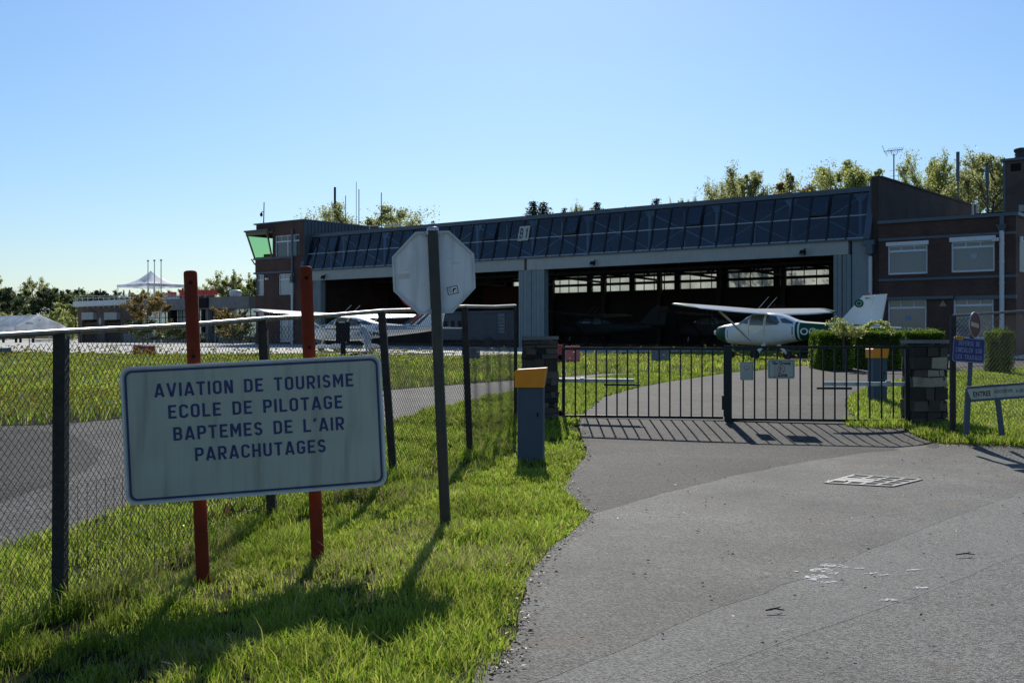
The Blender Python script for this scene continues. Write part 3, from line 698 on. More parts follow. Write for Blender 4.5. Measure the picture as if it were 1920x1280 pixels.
def fence_right():
    pts = [(6.47, 16.7), (9.4, 16.9), (12.4, 17.1)]
    root = empty('chain_link_fence', (6.47, 16.7, gz(6.47, 16.7)), 0, 'chain-link fence with a thin top rail beside the stone pillar at the right edge', 'fence')
    o = Vector(root.location); tops = []
    for i, (x, y) in enumerate(pts):
        z = gz(x, y); q = Vector((x, y, z+1.78+.12*i))-o; tops.append(q)
        MB().bar(Vector((x, y, z-.1))-o, q, .07, .07, up=(0, 1, 0)).build('fence_post', M['post_dark'], root)
    for i in range(2):
        a, c = tops[i], tops[i+1]
        MB().tube([a, c], .018, 8).build('top_rail', M['rail'], root)
        chain_panel((a.x, a.y), (c.x, c.y), .03, .03, a.z-.04, c.z-.04, root, sag=.02)
    a = W(1787, 690, 16.75)-o; c = W(1930, 660, 16.9)-o
    MB().tube([a, a.lerp(c, .4)-Vector((0, 0, .06)), a.lerp(c, .7)-Vector((0, 0, .03)), c], .0035, 5).build('tension_wire', M['wire'], root)
fence_right()

# ------------------------------------------------------------------ the big sign on two red posts
def big_sign():
    TL = W(228, 690, 8.10); TR = W(713, 666, 8.54); BL = W(237, 946, 8.10); BR = W(723, 908, 8.54)
    ux = ((TR-TL)+(BR-BL)).normalized(); uy = ((TL-BL)+(TR-BR)); uy = (uy-ux*uy.dot(ux)).normalized()
    w = ((TR-TL).length+(BR-BL).length)/2; h = ((TL-BL).length+(TR-BR).length)/2
    nn = ux.cross(uy); ctr = (TL+TR+BL+BR)/4; o = ctr-ux*w/2-uy*h/2     # lower left corner
    foot = G(490, 1080)
    root = empty('notice_sign', (foot[0], foot[1], gz(*foot)), 0, 'large white notice board with navy lettering on two rust red posts in the verge', 'sign')
    oo = o-Vector(root.location)
    b = MB(); b.prism(rrect(0, w, 0, h, .066), ux, uy, oo-nn*.028, .028); b.build('board', [M['signwhite']], root)
    b = MB(); b.frame(rrect(-.007, w+.007, -.007, h+.007, .073), rrect(.009, w-.009, .009, h-.009, .06), ux, uy, oo-nn*.03, .036); b.build('board_rim', M['signedge'], root)
    b = MB(); b.frame(rrect(.020, w-.020, .020, h-.020, .054), rrect(.036, w-.036, .036, h-.036, .042), ux, uy, oo+nn*.0005, .0025); b.build('border_line', M['navy'], root)
    k = w/2.0
    for s, x0, x1, yc in (("AVIATION DE TOURISME", .24, 1.775, .186), ("ECOLE DE PILOTAGE", .335, 1.68, .357), ("BAPTEMES DE L\u00b4AIR", .365, 1.685, .530), ("PARACHUTAGES", .52, 1.53, .700)):
        hh = .105*k
        stroke_text('lettering', s, oo+ux*x0*k+uy*(h-yc*k-hh/2)+nn*.0022, ux, uy, (x1-x0)*k, hh, M['navy'], root)
    for (tx, ty, bx, by, D, hh) in ((356, 506, 381, 1108, 8.26, .049), (574, 498, 598, 1068, 8.49, .049)):
        t = W(tx, ty, D)-nn*.076; g = W(bx, by, D)-nn*.076
        b = MB(); d = (t-g).normalized(); loc = Vector(root.location)
        b.tube([g-d*.15-loc, t-d*.02-loc, t-d*.006-loc, t-loc], [hh, hh, hh*.9, hh*.6], 16); b.build('post', M['redpost'], root)
        b = MB()
        for f in (.03, .26):
            q = t-d*(f*(t-g).length+.02)+nn*(hh-.004); b.prism(disc(.014, 12), ux, uy, q-loc, .008)
        b.build('bolt', M['dark'], root)
big_sign()

# ------------------------------------------------------------------ back of the octagonal sign
def stop_sign():
    base = W(836, 1000, 9.75); top = W(811, 430, 9.72)
    fx, fy = base.x, base.y
    root = empty('octagonal_sign', (fx, fy, gz(fx, fy)), 0, 'grey back of an octagonal road sign with a sticker, on a dark post', 'road sign')
    loc = Vector(root.location); d = (top-base).normalized()
    b = MB(); b.tube([base-d*.2-loc, top-d*.015-loc, top-loc], [.046, .046, .040], 18); b.build('post', M['olivepost'], root)
    b = MB(); b.tube([top-d*.012-loc, top+d*.012-loc, top+d*.02-loc], [.05, .05, .035], 18); b.build('post_cap', M['clamp'], root)
    c = W(813.5, 511, 9.80)-loc
    yaw = R(4)
    ux = Vector((math.cos(yaw), math.sin(yaw), 0)); up_ = d; ux = (ux-up_*ux.dot(up_)).normalized(); nn = ux.cross(up_)   # toward the camera
    r = .35/math.cos(math.pi/8)
    octp = lambda rr: [(rr*math.cos(R(22.5+45*i)), rr*math.sin(R(22.5+45*i))) for i in range(8)]
    b = MB(); b.prism(octp(r), ux, up_, c-nn*.004, .004); b.build('plate', M['octback'], root)
    b = MB(); b.prism(octp(r*.995), ux, up_, c-nn*.0065, .002); b.build('face', M['signred'], root)
    b = MB(); b.frame(octp(r+.004), octp(r-.016), ux, up_, c-nn*.012, .034); b.build('rim', M['octrim'], root)
    for v in (.335, -.335):
        b = MB(); q = c+up_*v+nn*.012
        pts = [q-ux*.085, q-ux*.055]+[q+ux*.055*math.cos(a)*-1+nn*(.05*math.sin(a)+.045) for a in np.linspace(.3, math.pi-.3, 9)]+[q+ux*.055, q+ux*.085]
        for i in range(len(pts)-1): b.bar(pts[i], pts[i+1], .005, .034, up=up_)
        for s_ in (-1, 1): b.prism(disc(.008, 10), ux, up_, q+ux*s_*.07+nn*.002, .008)
        b.build('clamp', M['clamp'], root)
    q = c+nn*.0012
    b = MB(); b.prism([(-.315, -.045), (-.205, -.042), (-.205, .003), (-.315, .0)], ux, up_, q, .001); b.build('paper_strip', mat('beige_tape', (.55, .50, .47), .7), root)
    a = R(10); sx = ux*math.cos(a)+up_*math.sin(a); sy = up_*math.cos(a)-ux*math.sin(a); s0 = q+ux*.115-up_*.20
    st = MB(); st.prism([(0, 0), (.094, 0), (.094, .068), (0, .068)], sx, sy, s0, .001); sto = st.build('sticker', M['white'], root)
    b = MB(); b.frame([(0, 0), (.094, 0), (.094, .068), (0, .068)], [(.006, .006), (.088, .006), (.088, .062), (.006, .062)], sx, sy, s0+nn*.001, .0006)
    for y0 in (.018, .03, .042, .052): b.prism([(.012, y0), (.038, y0+.002), (.038, y0+.006), (.012, y0+.004)], sx, sy, s0+nn*.001, .0006)
    b.prism([(.045, .03), (.05, .046), (.062, .05), (.08, .046), (.082, .036), (.07, .038), (.06, .034), (.055, .024), (.05, .012), (.044, .010)], sx, sy, s0+nn*.001, .0006)
    b.prism([(.068, .020), (.082, .022), (.08, .016)], sx, sy, s0+nn*.001, .0006)
    b.build('sticker_print', M['dark'], sto)
    # scratches
    b = MB(); rr = random.Random(4)
    def scr(x, y, l, a, t):
        ca, sa = math.cos(a), math.sin(a); b.prism([(x, y), (x+ca*l/2-sa*t, y+sa*l/2+ca*t), (x+ca*l, y+sa*l), (x+ca*l/2, y+sa*l/2)], ux, up_, q, .0005)
    for _ in range(26): scr(rr.gauss(-.11, .035), rr.gauss(-.12, .035), rr.uniform(.004, .016), rr.random()*3, .002)
    for _ in range(12): scr(rr.gauss(.12, .03), rr.gauss(.06, .05), rr.uniform(.006, .02), rr.random()*3, .0015)
    scr(.14, .075, .11, -.05, .003); scr(.10, .11, .09, .1, .0022); scr(-.28, .03, .09, .08, .002)
    for k in range(9): scr(-.135+rr.gauss(0, .003), .22-k*.032, .012, 1.5, .002)
    b.build('scratches', mat('scratch_grime', (.13, .13, .12), .8), root)
    # second, smaller round sign on the far side of the same post
    c2 = W(793, 533, 9.96)-loc
    b = MB(); b.prism(disc(.232, 40), ux, up_, c2, .004); t = b.build('round_plate', mat('dusty_white_enamel', (.42, .47, .52), .5), root)
    b = MB(); b.frame(disc(.237, 40), disc(.228, 40), ux, up_, c2-nn*.004, .012); b.build('red_rim', M['red'], root)
    b = MB(); b.bar(c2+ux*.04-up_*.02, c2+ux*.14+nn*.17-up_*.02, .03, .03); b.build('bracket', M['clamp'], root)
stop_sign()

# ------------------------------------------------------------------ stone pillars
def pillar(name, px0, px1, pytop, D, depth, label, seed, pale=0):
    x0 = W(px0, 640, D).x; x1 = W(px1, 640, D).x; y0 = D; rr = random.Random(seed)
    zc = gz((x0+x1)/2, D+depth/2); zt = W(960, pytop, D).z; H = zt-zc
    root = empty(name, ((x0+x1)/2, D+depth/2, zc), 0, label, 'pillar')
    w = x1-x0
    core = MB(); core.box((0, 0, (H-.06)/2-.1), (w-.075, depth-.075, H+.1)); core.build('mortar_core', M['mortar'], root)
    b = MB(); z = -.08
    while z < H-.09:
        h = min(rr.choice((.055, .08, .11, .15, .19))*rr.uniform(.85, 1.15), H-.07-z)
        for face in range(4):
            L = w if face % 2 == 0 else depth; u = -L/2
            while u < L/2-.02:
                l = min(rr.uniform(.14, .34), L/2-u)
                if L/2-(u+l) < .07: l = L/2-u
                jut = rr.uniform(-.012, .014); th = .06
                ce = [u+l/2, (-(depth/2-th/2)-jut) if face in (0, 1) else (depth/2-th/2)+jut]
                if face == 0: c = (u+l/2, -(depth/2-th/2)-jut, z+h/2); d = (l-.012, th, h-.012)
                elif face == 2: c = (u+l/2, (depth/2-th/2)+jut, z+h/2); d = (l-.012, th, h-.012)
                elif face == 1: c = ((w/2-th/2)+jut, u+l/2, z+h/2); d = (th, l-.012, h-.012)
                else: c = (-(w/2-th/2)-jut, u+l/2, z+h/2); d = (th, l-.012, h-.012)
                n0 = len(b.v)
                m = 1 if (pale and face == 0 and .42 < z < 1.0 and u+l > w/2-.22) else 0
                b.box(c, d, Matrix.Rotation(rr.uniform(-.02, .02), 3, 'Y'), m)
                for k in range(n0, len(b.v)): b.v[k] = tuple(v+rr.uniform(-.014, .014) for v in b.v[k])
                u += l
        z += h
    b.build('stonework', [M['stone'], M['stone2']], root)
    cap = MB(); cap.box((0, 0, H-.028), (w+.03, depth+.03, .055)); c = cap.build('capstone', M['concrete'], root)
    return root
pillar('stone_pillar', 980, 1046, 630, 19.25, .62, 'dark stone gate pillar between the fence and the gate, behind the grey cabinet', 5)
pillar('stone_pillar', 1714, 1777, 637, 18.3, .60, 'stone gate pillar with pale broken stones beside the blue sign', 9, .6)

# ------------------------------------------------------------------ double gate
def gate_leaf(x0, y0, x1, y1, zb, zt, nbars, label, stile0, stile1, arm_from_left):
    root = empty('gate_leaf', (x0, y0, gz(x0, y0)), math.atan2(y1-y0, x1-x0), label, 'gate', 'leaves of the metal driveway gate')
    L = math.dist((x0, y0), (x1, y1)); z0 = zb-root.location.z; z1 = zt-root.location.z
    b = MB(); b.span(0, L, -.022, .022, z1-.045, z1); b.build('top_rail', M['gate'], root)
    b = MB(); b.span(0, L, -.022, .022, z0, z0+.045); b.build('bottom_rail', M['gate'], root)
    for (xx, ww) in ((ww0 := stile0), (stile1)):
        b = MB(); b.span(xx, xx+ww, -.026, .026, z0-.01 if ww > .08 else z0+.045, z1+.006 if ww > .08 else z1-.045)
        b.build('stile', M['gate'], root)
    a = stile0[0]+stile0[1]; e = stile1[0]; first = None
    for i in range(1, nbars+1):
        x = a+(e-a)*i/(nbars+1)
        if first is None:
            b = MB(); b.span(-.0125, .0125, -.0125, .0125, z0+.045, z1-.045); first = b.build('bar', M['gate'], root, (x, 0, 0))
        else:
            c = first.copy(); C.objects.link(c); c.location = (x, 0, 0)
    return root, L, z0, z1
def gates():
    A = W(1054, 651, 19.5); B_ = W(1356, 651, 19.05); Cc = W(1358, 648, 19.0); Dd = W(1700, 647, 18.55)
    l, L, z0, z1 = gate_leaf(A.x, A.y, B_.x, B_.y, W(1054, 782, 19.5).z, A.z, 14, 'left leaf of the dark barred gate, hinged on the stone pillar behind the grey cabinet', (0, .05), (2.72, .055), True)
    zz = W(1100, 713, 19.5).z-l.location.z
    b = MB(); b.span(-.09, 1.22, .10, .185, zz-.035, zz+.03); b.span(.30, .36, .09, .195, zz-.045, zz+.045); b.build('closer_arm', M['alu'], l)
    x = 1.28; b = MB(); b.span(.72, 1.32, -.02, .02, zz-.085, zz-.055); b.build('closer_bracket', M['gate'], l)
    for z in (z0+.07, z1-.17):
        b = MB(); b.span(-.10, 0, -.02, .02, z-.02, z+.02); b.tube([(-.03, -.0, z-.05), (-.03, 0, z+.05)], .025, 8); b.build('hinge', M['dark'], l)
    r, L, z0, z1 = gate_leaf(Cc.x, Cc.y, Dd.x, Dd.y, W(1366, 788, 19.0).z, Cc.z, 14, 'right leaf of the dark barred gate carrying two small white signs', (0, .125), (2.90, .055), False)
    zz = W(1600, 719, 18.7).z-r.location.z
    b = MB(); b.span(1.62, 3.02, .10, .185, zz-.04, zz+.025); b.span(2.62, 2.69, .09, .195, zz-.05, zz+.05); b.build('closer_arm', M['alu'], r)
    b = MB(); b.span(1.50, 2.06, -.02, .02, zz-.095, zz-.06); b.build('closer_bracket', M['gate'], r)
    for z in (z0+.1, z1-.12):
        b = MB(); b.span(2.955, 3.05, -.02, .02, z-.02, z+.02); b.tube([(2.985, 0, z-.05), (2.985, 0, z+.05)], .025, 8); b.build('hinge', M['dark'], r)
    b = MB(); b.span(-.04, .0, -.03, .03, z0+.18, z0+.42); b.build('lock_case', M['gate'], r)
    ux, uy = Vector((1, 0, 0)), Vector((0, 0, 1)); k = 19.0/FPX
    def loc(px, py): 
        return Vector(((px-1358)*k*1.006, -.03, (HORIZON-py)*k+EYE-r.location.z))
    # warning notice with a pictogram
    p = loc(1387, 712); w, h = 24*k, 34*k
    b = MB(); b.prism(rrect(0, w, 0, h, .015), ux, uy, p, .004); s1 = b.build('notice_plate', M['signwhite'], r); s1['label'] = 'small upright white notice with a faded red picture'
    b = MB(); b.frame(rrect(.007, w-.007, .007, h-.007, .012), rrect(.011, w-.011, .011, h-.011, .01), ux, uy, p+Vector((0, -.004, 0)), .001); b.build('plate_border', M['navy'], s1)
    b = MB(); b.frame([(x*1.5, y) for x, y in disc(.036, 20, w/3, h*.68)], [(x*1.5, y) for x, y in disc(.022, 20, w/3, h*.69)], ux, uy, p+Vector((0, -.004, 0)), .001)
    b.prism([(.06, h*.48), (.12, h*.52), (.15, h*.60), (.09, h*.56)], ux, uy, p+Vector((0, -.004, 0)), .001)
    b.build('picture', mat('faded_red_print', (.42, .22, .21), .6), s1)
    b = MB()
    for i in range(4): b.prism([(.03, .055+i*.022), (w-.035-.01*(i % 2), .055+i*.022), (w-.035-.01*(i % 2), .060+i*.022), (.03, .060+i*.022)], ux, uy, p+Vector((0, -.004, 0)), .001)
    b.build('print_lines', mat('grey_print', (.30, .33, .36), .7), s1)
    p = loc(1437, 709); w, h = 49*k, 35.5*k
    b = MB(); b.prism(rrect(0, w, 0, h, .03), ux, uy, p, .005); s2 = b.build('drone_sign_plate', M['signwhite'], r); s2['label'] = 'white plate reading No Drone Zone'
    b = MB(); b.frame(rrect(.02, w-.02, .02, h-.02, .022), rrect(.027, w-.027, .027, h-.027, .018), ux, uy, p+Vector((0, -.005, 0)), .0012); b.build('plate_border', M['navy'], s2)
    text('lettering', "No Drone", p+Vector((.078, -.005, h-.088)), ux, uy, .29, .056, M['dark'], s2, .0012, .035)
    text('lettering', "Zone", p+Vector((.155, -.005, .036)), ux, uy, .16, .056, M['dark'], s2, .0012, .035)
    cx, cz = w/2, h*.505
    b = MB(); b.frame(disc(.063, 30, cx, cz), disc(.053, 30, cx, cz), ux, uy, p+Vector((0, -.005, 0)), .002)
    b.prism([(cx-.043, cz+.036), (cx-.036, cz+.043), (cx+.043, cz-.036), (cx+.036, cz-.043)], ux, uy, p+Vector((0, -.005, 0)), .0022)
    b.build('prohibition_ring', mat('dull_red_print', (.32, .06, .06), .6), s2)
    b = MB(); b.prism([(cx-.03, cz-.04), (cx-.016, cz-.04), (cx-.012, cz+.012), (cx+.02, cz+.03), (cx-.02, cz+.03)], ux, uy, p+Vector((0, -.005, 0)), .001); b.build('pictogram', M['dark'], s2)
    b = MB()
    for xx in (.052, w-.052): b.prism(disc(.007, 10), ux, uy, p+Vector((xx, -.005, cz)), .003)
    b.build('screw', M['alu'], s2)
gates()

# ------------------------------------------------------------------ grey cabinets with orange hoods
def cabinet(px, py_base, D, rz, label):
    x, D2 = G(px, py_base); g = gz(x, D2)
    root = empty('control_cabinet', (x, D2, g), rz, label, 'cabinet', 'grey control cabinets with orange hoods')
    b = MB(); b.span(-.155, .155, -.14, .14, -.08, .93); b.build('body', M['cabinet'], root)
    b = MB(); b.span(-.125, .125, -.146, -.139, .05, .88); b.build('door', M['cabinet'], root)
    b = MB(); z0, z1 = .93, 1.155
    vs = [(-.185, -.17, z0), (.155, -.17, z0), (.155, .17, z0), (-.185, .17, z0), (-.19, -.18, z1-.035), (-.16, -.18, z1-.01), (.19, -.18, z1+.012), (.19, .18, z1+.012), (-.16, .18, z1-.01), (-.19, .18, z1-.035)]
    b.add(vs, [(3, 2, 1, 0), (0, 1, 6, 5, 4), (1, 2, 7, 6), (2, 3, 9, 8, 7), (3, 0, 4, 9), (4, 5, 8, 9), (5, 6, 7, 8)]); b.build('hood', M['orange'], root)
    b = MB(); b.box((.09, -.149, .60), (.018, .012, .05)); b.build('lock', M['dark'], root)
    root.scale = (D2/D,)*3
    return root
c1 = cabinet(996, 868, 13.9, R(-6), 'slate grey cabinet with a slanted orange hood in the grass before the left pillar')
c2 = copy_tree(c1); qx, qy = G(1645, 752); c2.scale = (qy/24.6,)*3; c2.location = (qx, qy, gz(qx, qy)); c2.rotation_euler.z = R(8)
c2['label'] = 'slate grey cabinet with an orange hood on the lawn behind the right gate leaf'

# ------------------------------------------------------------------ signs at the right
def right_signs():
    base = W(1814, 796, 16.0)
    root = empty('no_entry_sign', (base.x, 16.0, gz(base.x, 16.0)), 0, 'dark red no-entry disc above a blue French notice on a grey post', 'road sign'); loc = Vector(root.location)
    top = W(1824, 590, 16.05); b = MB(); a0 = W(1813, 800, 16.0); b.tube([a0-Vector((0, 0, .1))-loc, top-loc], .032, 12); b.build('post', M['cabinet'], root)
    # blue plate
    TL = W(1786, 631, 15.86); TR = W(1846, 636, 15.98); BL = W(1785, 677, 15.86); ux = (TR-TL).normalized(); uy = (TL-BL); uy = (uy-ux*uy.dot(ux)).normalized(); nn = ux.cross(uy)
    w = (TR-TL).length; h = (TL-BL).length; o = BL-loc
    b = MB(); b.prism(rrect(0, w, 0, h, .03), ux, uy, o-nn*.004, .004); b.build('blue_plate', M['bluesign'], root)
    b = MB(); b.frame(rrect(.004, w-.004, .004, h-.004, .028), rrect(.012, w-.012, .012, h-.012, .022), ux, uy, o, .0015); b.build('plate_border', M['paleletter'], root)
    for s, x0, x1, z0 in (("DEFENSE DE", .17, .83, .68), ("CIRCULER SUR", .09, .91, .40), ("LES TRAVAUX", .10, .92, .12)):
        stroke_text('lettering', s, o+ux*w*x0+uy*h*z0+nn*.0015, ux, uy, w*(x1-x0), h*.19, M['paleletter'], root, t=.125)
    yp = o+ux*.03+uy*(h-.035)
    b = MB(); b.prism(rrect(0, .12, 0, .045, .02), ux, uy, yp+nn*.002, .003); yo = b.build('yellow_plate', M['yellow'], root)
    b = MB()
    for i in range(4): b.prism([(.022+i*.021, .013), (.034+i*.021, .013), (.034+i*.021, .032), (.022+i*.021, .032)], ux, uy, yp+nn*.0052, .001)
    b.build('plate_marks', M['dark'], yo)
    # no-entry disc, turned away
    yaw = R(44); a = R(-7); c = W(1827.5, 609, 15.92)-loc
    hx = Vector((math.cos(yaw), math.sin(yaw), 0)); vx = Vector((0, 0, 1)); dx = hx*math.cos(a)+vx*math.sin(a); dy = vx*math.cos(a)-hx*math.sin(a); n2 = dx.cross(dy)
    b = MB(); b.prism(disc(.178, 40), dx, dy, c, .004); b.build('red_disc', M['signred'], root)
    b = MB(); b.frame(disc(.183, 40), disc(.172, 40), dx, dy, c-n2*.006, .016); b.build('disc_rim', M['octrim'], root)
    b = MB(); b.prism([(-.125, -.03), (.125, -.03), (.125, .03), (-.125, .03)], dx, dy, c+n2*.0045, .0015); b.build('white_bar', mat('dirty_cream_bar', (.45, .42, .33), .6), root)
    # entrance board
    p = W(1814, 797, 15.55)
    r2 = empty('direction_sign', (p.x, 15.55, gz(p.x, 15.55)), 0, 'low white direction board reading ENTREE on grey posts at the right edge', 'sign'); loc = Vector(r2.location)
    A = W(1814, 739, 15.5); B_ = W(1975, 727, 15.3); ux = (B_-A).normalized(); uy = Vector((0, 0, 1)); uy = (uy-ux*uy.dot(ux)).normalized(); nn = ux.cross(uy); w = (B_-A).length; hh = .155
    o = A-loc-uy*hh/2
    b = MB(); b.prism([(0, hh), (.045, 0), (w, 0), (w, hh)], ux, uy, o-nn*.02, .02); b.build('board', M['signwhite'], r2)
    b = MB(); b.bar(o+uy*(hh+.012)-nn*.012, o+ux*w+uy*(hh+.012)-nn*.012, .045, .03, up=uy); b.bar(o+ux*.04-uy*.014-nn*.012, o+ux*w-uy*.014-nn*.012, .045, .03, up=uy); b.build('board_frame', M['cabinet'], r2)
    text('lettering', "ENTREE", o+ux*.075+uy*.035, ux, uy, .225, .07, M['dark'], r2, .0015, .02)
    text('lettering', "AERODROME", o+ux*.345+uy*.062, ux, uy, .235, .045, M['dark'], r2, .0015)
    text('lettering', "A 100 M", o+ux*.62+uy*.05, ux, uy, .14, .05, M['dark'], r2, .0015)
    b = MB(); b.prism([(.78, .07), (.84, .07), (.84, .115), (.78, .115)], ux, uy, o+nn*.001, .002); b.build('red_mark', M['red'], r2)
    b = MB(); b.prism([(.78, .035), (.84, .035), (.84, .062), (.78, .062)], ux, uy, o+nn*.001, .002); b.build('yellow_mark', M['yellow'], r2)
    for (bx, by, tx, ty) in ((1811, 800, 1815, 728), (1879, 802, 1867, 720), (1972, 800, 1958, 716)):
        g = W(bx, by, 15.58)-loc; t = W(tx, ty, 15.58)-loc; b = MB(); b.bar(g-Vector((0, 0, .1)), t, .06, .05, up=(0, 1, 0)); b.build('post', M['cabinet'], r2)
right_signs()

# ------------------------------------------------------------------ small things on the ground
def ground_things():
    # drain grate
    pts = [G(1548, 909), G(1603, 895), G(1727, 903), G(1672, 917)]
    A, B_, Cc, D_ = [Vector((x, y, gz(x, y)+.027)) for x, y in pts]
    cx = (A+B_+Cc+D_)/4; root = empty('drain_grate', cx, 0, 'pale square iron drain grate set in the road', 'drain grate')
    A, B_, Cc, D_ = [p-cx for p in (A, B_, Cc, D_)]
    b = MB(); b.add([p-Vector((0, 0, .004)) for p in (A, B_, Cc, D_)], [(0, 1, 2, 3)]); b.build('pit', M['pit'], root)
    b = MB()
    for p, q in ((A, B_), (B_, Cc), (Cc, D_), (D_, A)): b.bar(p, q, .045, .008)
    b.build('grate_frame', M['grate'], root)
    b = MB()
    P = lambda u, v: A.lerp(B_, v).lerp(D_.lerp(Cc, v), u)
    for u in (.28, .52, .76): b.bar(P(u, .02), P(u, .98), .04, .006)
    for v in (.25, .5, .75): b.bar(P(.0, v)+Vector((0, 0, .002)), P(.98, v)+Vector((0, 0, .001)), .045, .006)
    b.prism([(0, 0), (1, 0), (1, 1), (0, 1)], P(.02, 0)*0+(P(.5, 0)-P(.02, 0)), P(0, .62)-P(0, .25), P(.02, .25), .002)
    b.build('grate_bars', M['grate'], root)
    # worn white paint marks
    rr = random.Random(2); b = MB()
    def fleck(px, py, lx, ly, a=.3):
        x, y = G(px, py); z = gz(x, y)+.0202+.0003*(len(b.f) % 16); n = 9; poly = []
        for i in range(n):
            t = 2*math.pi*i/n; u = math.cos(t)*lx*rr.uniform(.6, 1.1); v = math.sin(t)*ly*rr.uniform(.5, 1.1); poly.append((x+u*math.cos(a)-v*math.sin(a), y+u*math.sin(a)+v*math.cos(a), z))
        b.add(poly, [tuple(range(n))])
    for px, py, lx, ly in ((1556, 1065, .11, .045), (1580, 1068, .05, .03), (1540, 1076, .09, .05), (1530, 1088, .11, .05), (1548, 1097, .10, .03), (1520, 1093, .05, .04), (1565, 1083, .05, .03), (1612, 1073, .06, .018), (1630, 1080, .07, .015), (1655, 1086, .07, .014), (1713, 1074, .07, .014), (1725, 1109, .07, .03), (1665, 1133, .08, .02), (1493, 1077, .03, .012), (1626, 1026, .03, .01)): 
        fleck(px, py, lx*1.0, ly*1.5)
    m, N, L, P = nodes('flaking_road_paint'); P.inputs['Base Color'].default_value = (.62, .62, .60, 1); P.inputs['Roughness'].default_value = .8
    tc = N.new('ShaderNodeTexCoord'); nz = N.new('ShaderNodeTexNoise'); nz.inputs['Scale'].default_value = 34; nz.inputs['Detail'].default_value = 6; nz.inputs['Roughness'].default_value = .75; L.new(tc.outputs['Object'], nz.inputs['Vector'])
    mr = N.new('ShaderNodeMapRange'); mr.inputs['From Min'].default_value = .47; mr.inputs['From Max'].default_value = .56; L.new(nz.outputs[0], mr.inputs[0])
    tr = N.new('ShaderNodeBsdfTransparent'); mx = N.new('ShaderNodeMixShader'); L.new(mr.outputs[0], mx.inputs[0]); L.new(tr.outputs[0], mx.inputs[1]); L.new(P.outputs[0], mx.inputs[2]); L.new(mx.outputs[0], N['Material Output'].inputs[0])
    tag(b.build('road_marking', m), kind='structure')
    # twigs
    for (px, py, s, lab) in ((1455, 1157, .10, 'short forked dead twig lying on the forecourt asphalt'), (1812, 1050, .13, 'longer dark twig lying near the right edge of the road')):
        x, y = G(px, py); t = tag(empty('twig', (x, y, gz(x, y)+.034)), lab, 'twig')
        b = MB(); b.tube([(-s*.6, 0, .005), (0, .02, .012), (s*.5, .0, .006)], [.005, .006, .003], 6); b.tube([(0, .02, .012), (s*.45, .07, .01)], [.005, .002], 5); b.build('stem', M['twig'], t)
    # grey concrete block in the grass
    x, y = G(906, 783); t = empty('stone_block', (x, y, gz(x, y)), R(20), 'small grey concrete block lying in the grass behind the fence', 'block')
    b = MB(); vs = []
    rr = random.Random(3)
    b.box((0, 0, .06), (.15, .14, .13)); b.v = [tuple(c+rr.uniform(-.012, .012) for c in v) for v in b.v]; b.build('block', M['concrete'], t)
    # plastic barriers and blocks along the apron edge
    def barrier(px0, px1, py0, py1, D, m, label, name='road_barrier', rz=0):
        a = W(px0, py1, D); e = W(px1, py1, D); g = gz((a.x+e.x)/2, D); H = W(px0, py0, D).z-g; w = e.x-a.x
        t = empty(name, ((a.x+e.x)/2, D, g), rz, label, 'barrier')
        b = MB(); prof = [(-.22, 0), (.22, 0), (.22, H*.25), (.12, H*.5), (.09, H), (-.09, H), (-.12, H*.5), (-.22, H*.25)]
        b.prism(prof, (0, 1, 0), (0, 0, 1), (-w/2, 0, 0), w); b.build('shell', m, t)
        b = MB()
        for u in (-.3, 0, .3): b.span(u*w-.07, u*w+.07, -.235, -.1, H*.08, H*.2)
        b.build('fork_slots', M['dark'], t)
    barrier(251, 290, 648, 664, 56, M['red'], 'low red plastic barrier on the apron edge behind the meadow')
    barrier(1060, 1087, 648, 664, 42, M['pink'], 'faded red barrier behind the left gate leaf')
    barrier(866, 900, 652, 670, 50, M['concrete'], 'pale concrete barrier block beyond the fence, right of the octagonal sign')
    barrier(1222, 1254, 651, 666, 44, M['concrete'], 'pale barrier block seen between the bars of the left gate leaf')
    barrier(1046, 1055, 646, 664, 41, M['red'], 'narrow red barrier end next to the left gate pillar')
    barrier(-6, 20, 652, 664, 56, M['concrete'], 'pale concrete block at the left edge beyond the fence')
    # dark board on a post
    D = 44; p = W(643, 640, D); g = gz(p.x, D); t = empty('notice_board', (p.x, D, g), 0, 'dark rectangular board on a post in front of the white aircraft with blue stripes', 'notice board')
    k = D/FPX; zt = W(643, 603, D).z-g; zb = W(643, 641, D).z-g
    b = MB(); b.prism(rrect(-13*k, 13*k, zb, zt, .03), (1, 0, 0), (0, 0, 1), (0, .02, 0), .05); b.build('board', M['dark'], t)
    b = MB(); b.tube([(0, .05, -.1), (0, .05, zt-.05)], .10, 10); b.build('post', M['dark'], t)
    b = MB(); b.span(-8*k, 4*k, -.04, -.03, zt-.04, zt); b.build('clip', M['white'], t)
ground_things()

# ------------------------------------------------------------------ hangar frame of reference
HO = Vector((18.7, 59.25, 0)); HA = -math.atan2(.620, .785)
def HL(px, py, w=0.0):
    """photo pixel -> hangar coordinates (x along the front, w metres behind the front plane)"""
    k = (px-960)/FPX; x = (k*(HO.y+.785*w)-HO.x-.62*w)/(.785+.62*k); Y = HO.y-.62*x+.785*w
    return x, EYE+(HORIZON-py)/FPX*Y
def hx(px, w=0.0): return HL(px, 640, w)[0]
def hz(px, py, w=0.0): return HL(px, py, w)[1]
def Hw(x, w): return HO.x+.785*x+.62*w, HO.y-.62*x+.785*w
def hgz(x, w): return gz(*Hw(x, w))

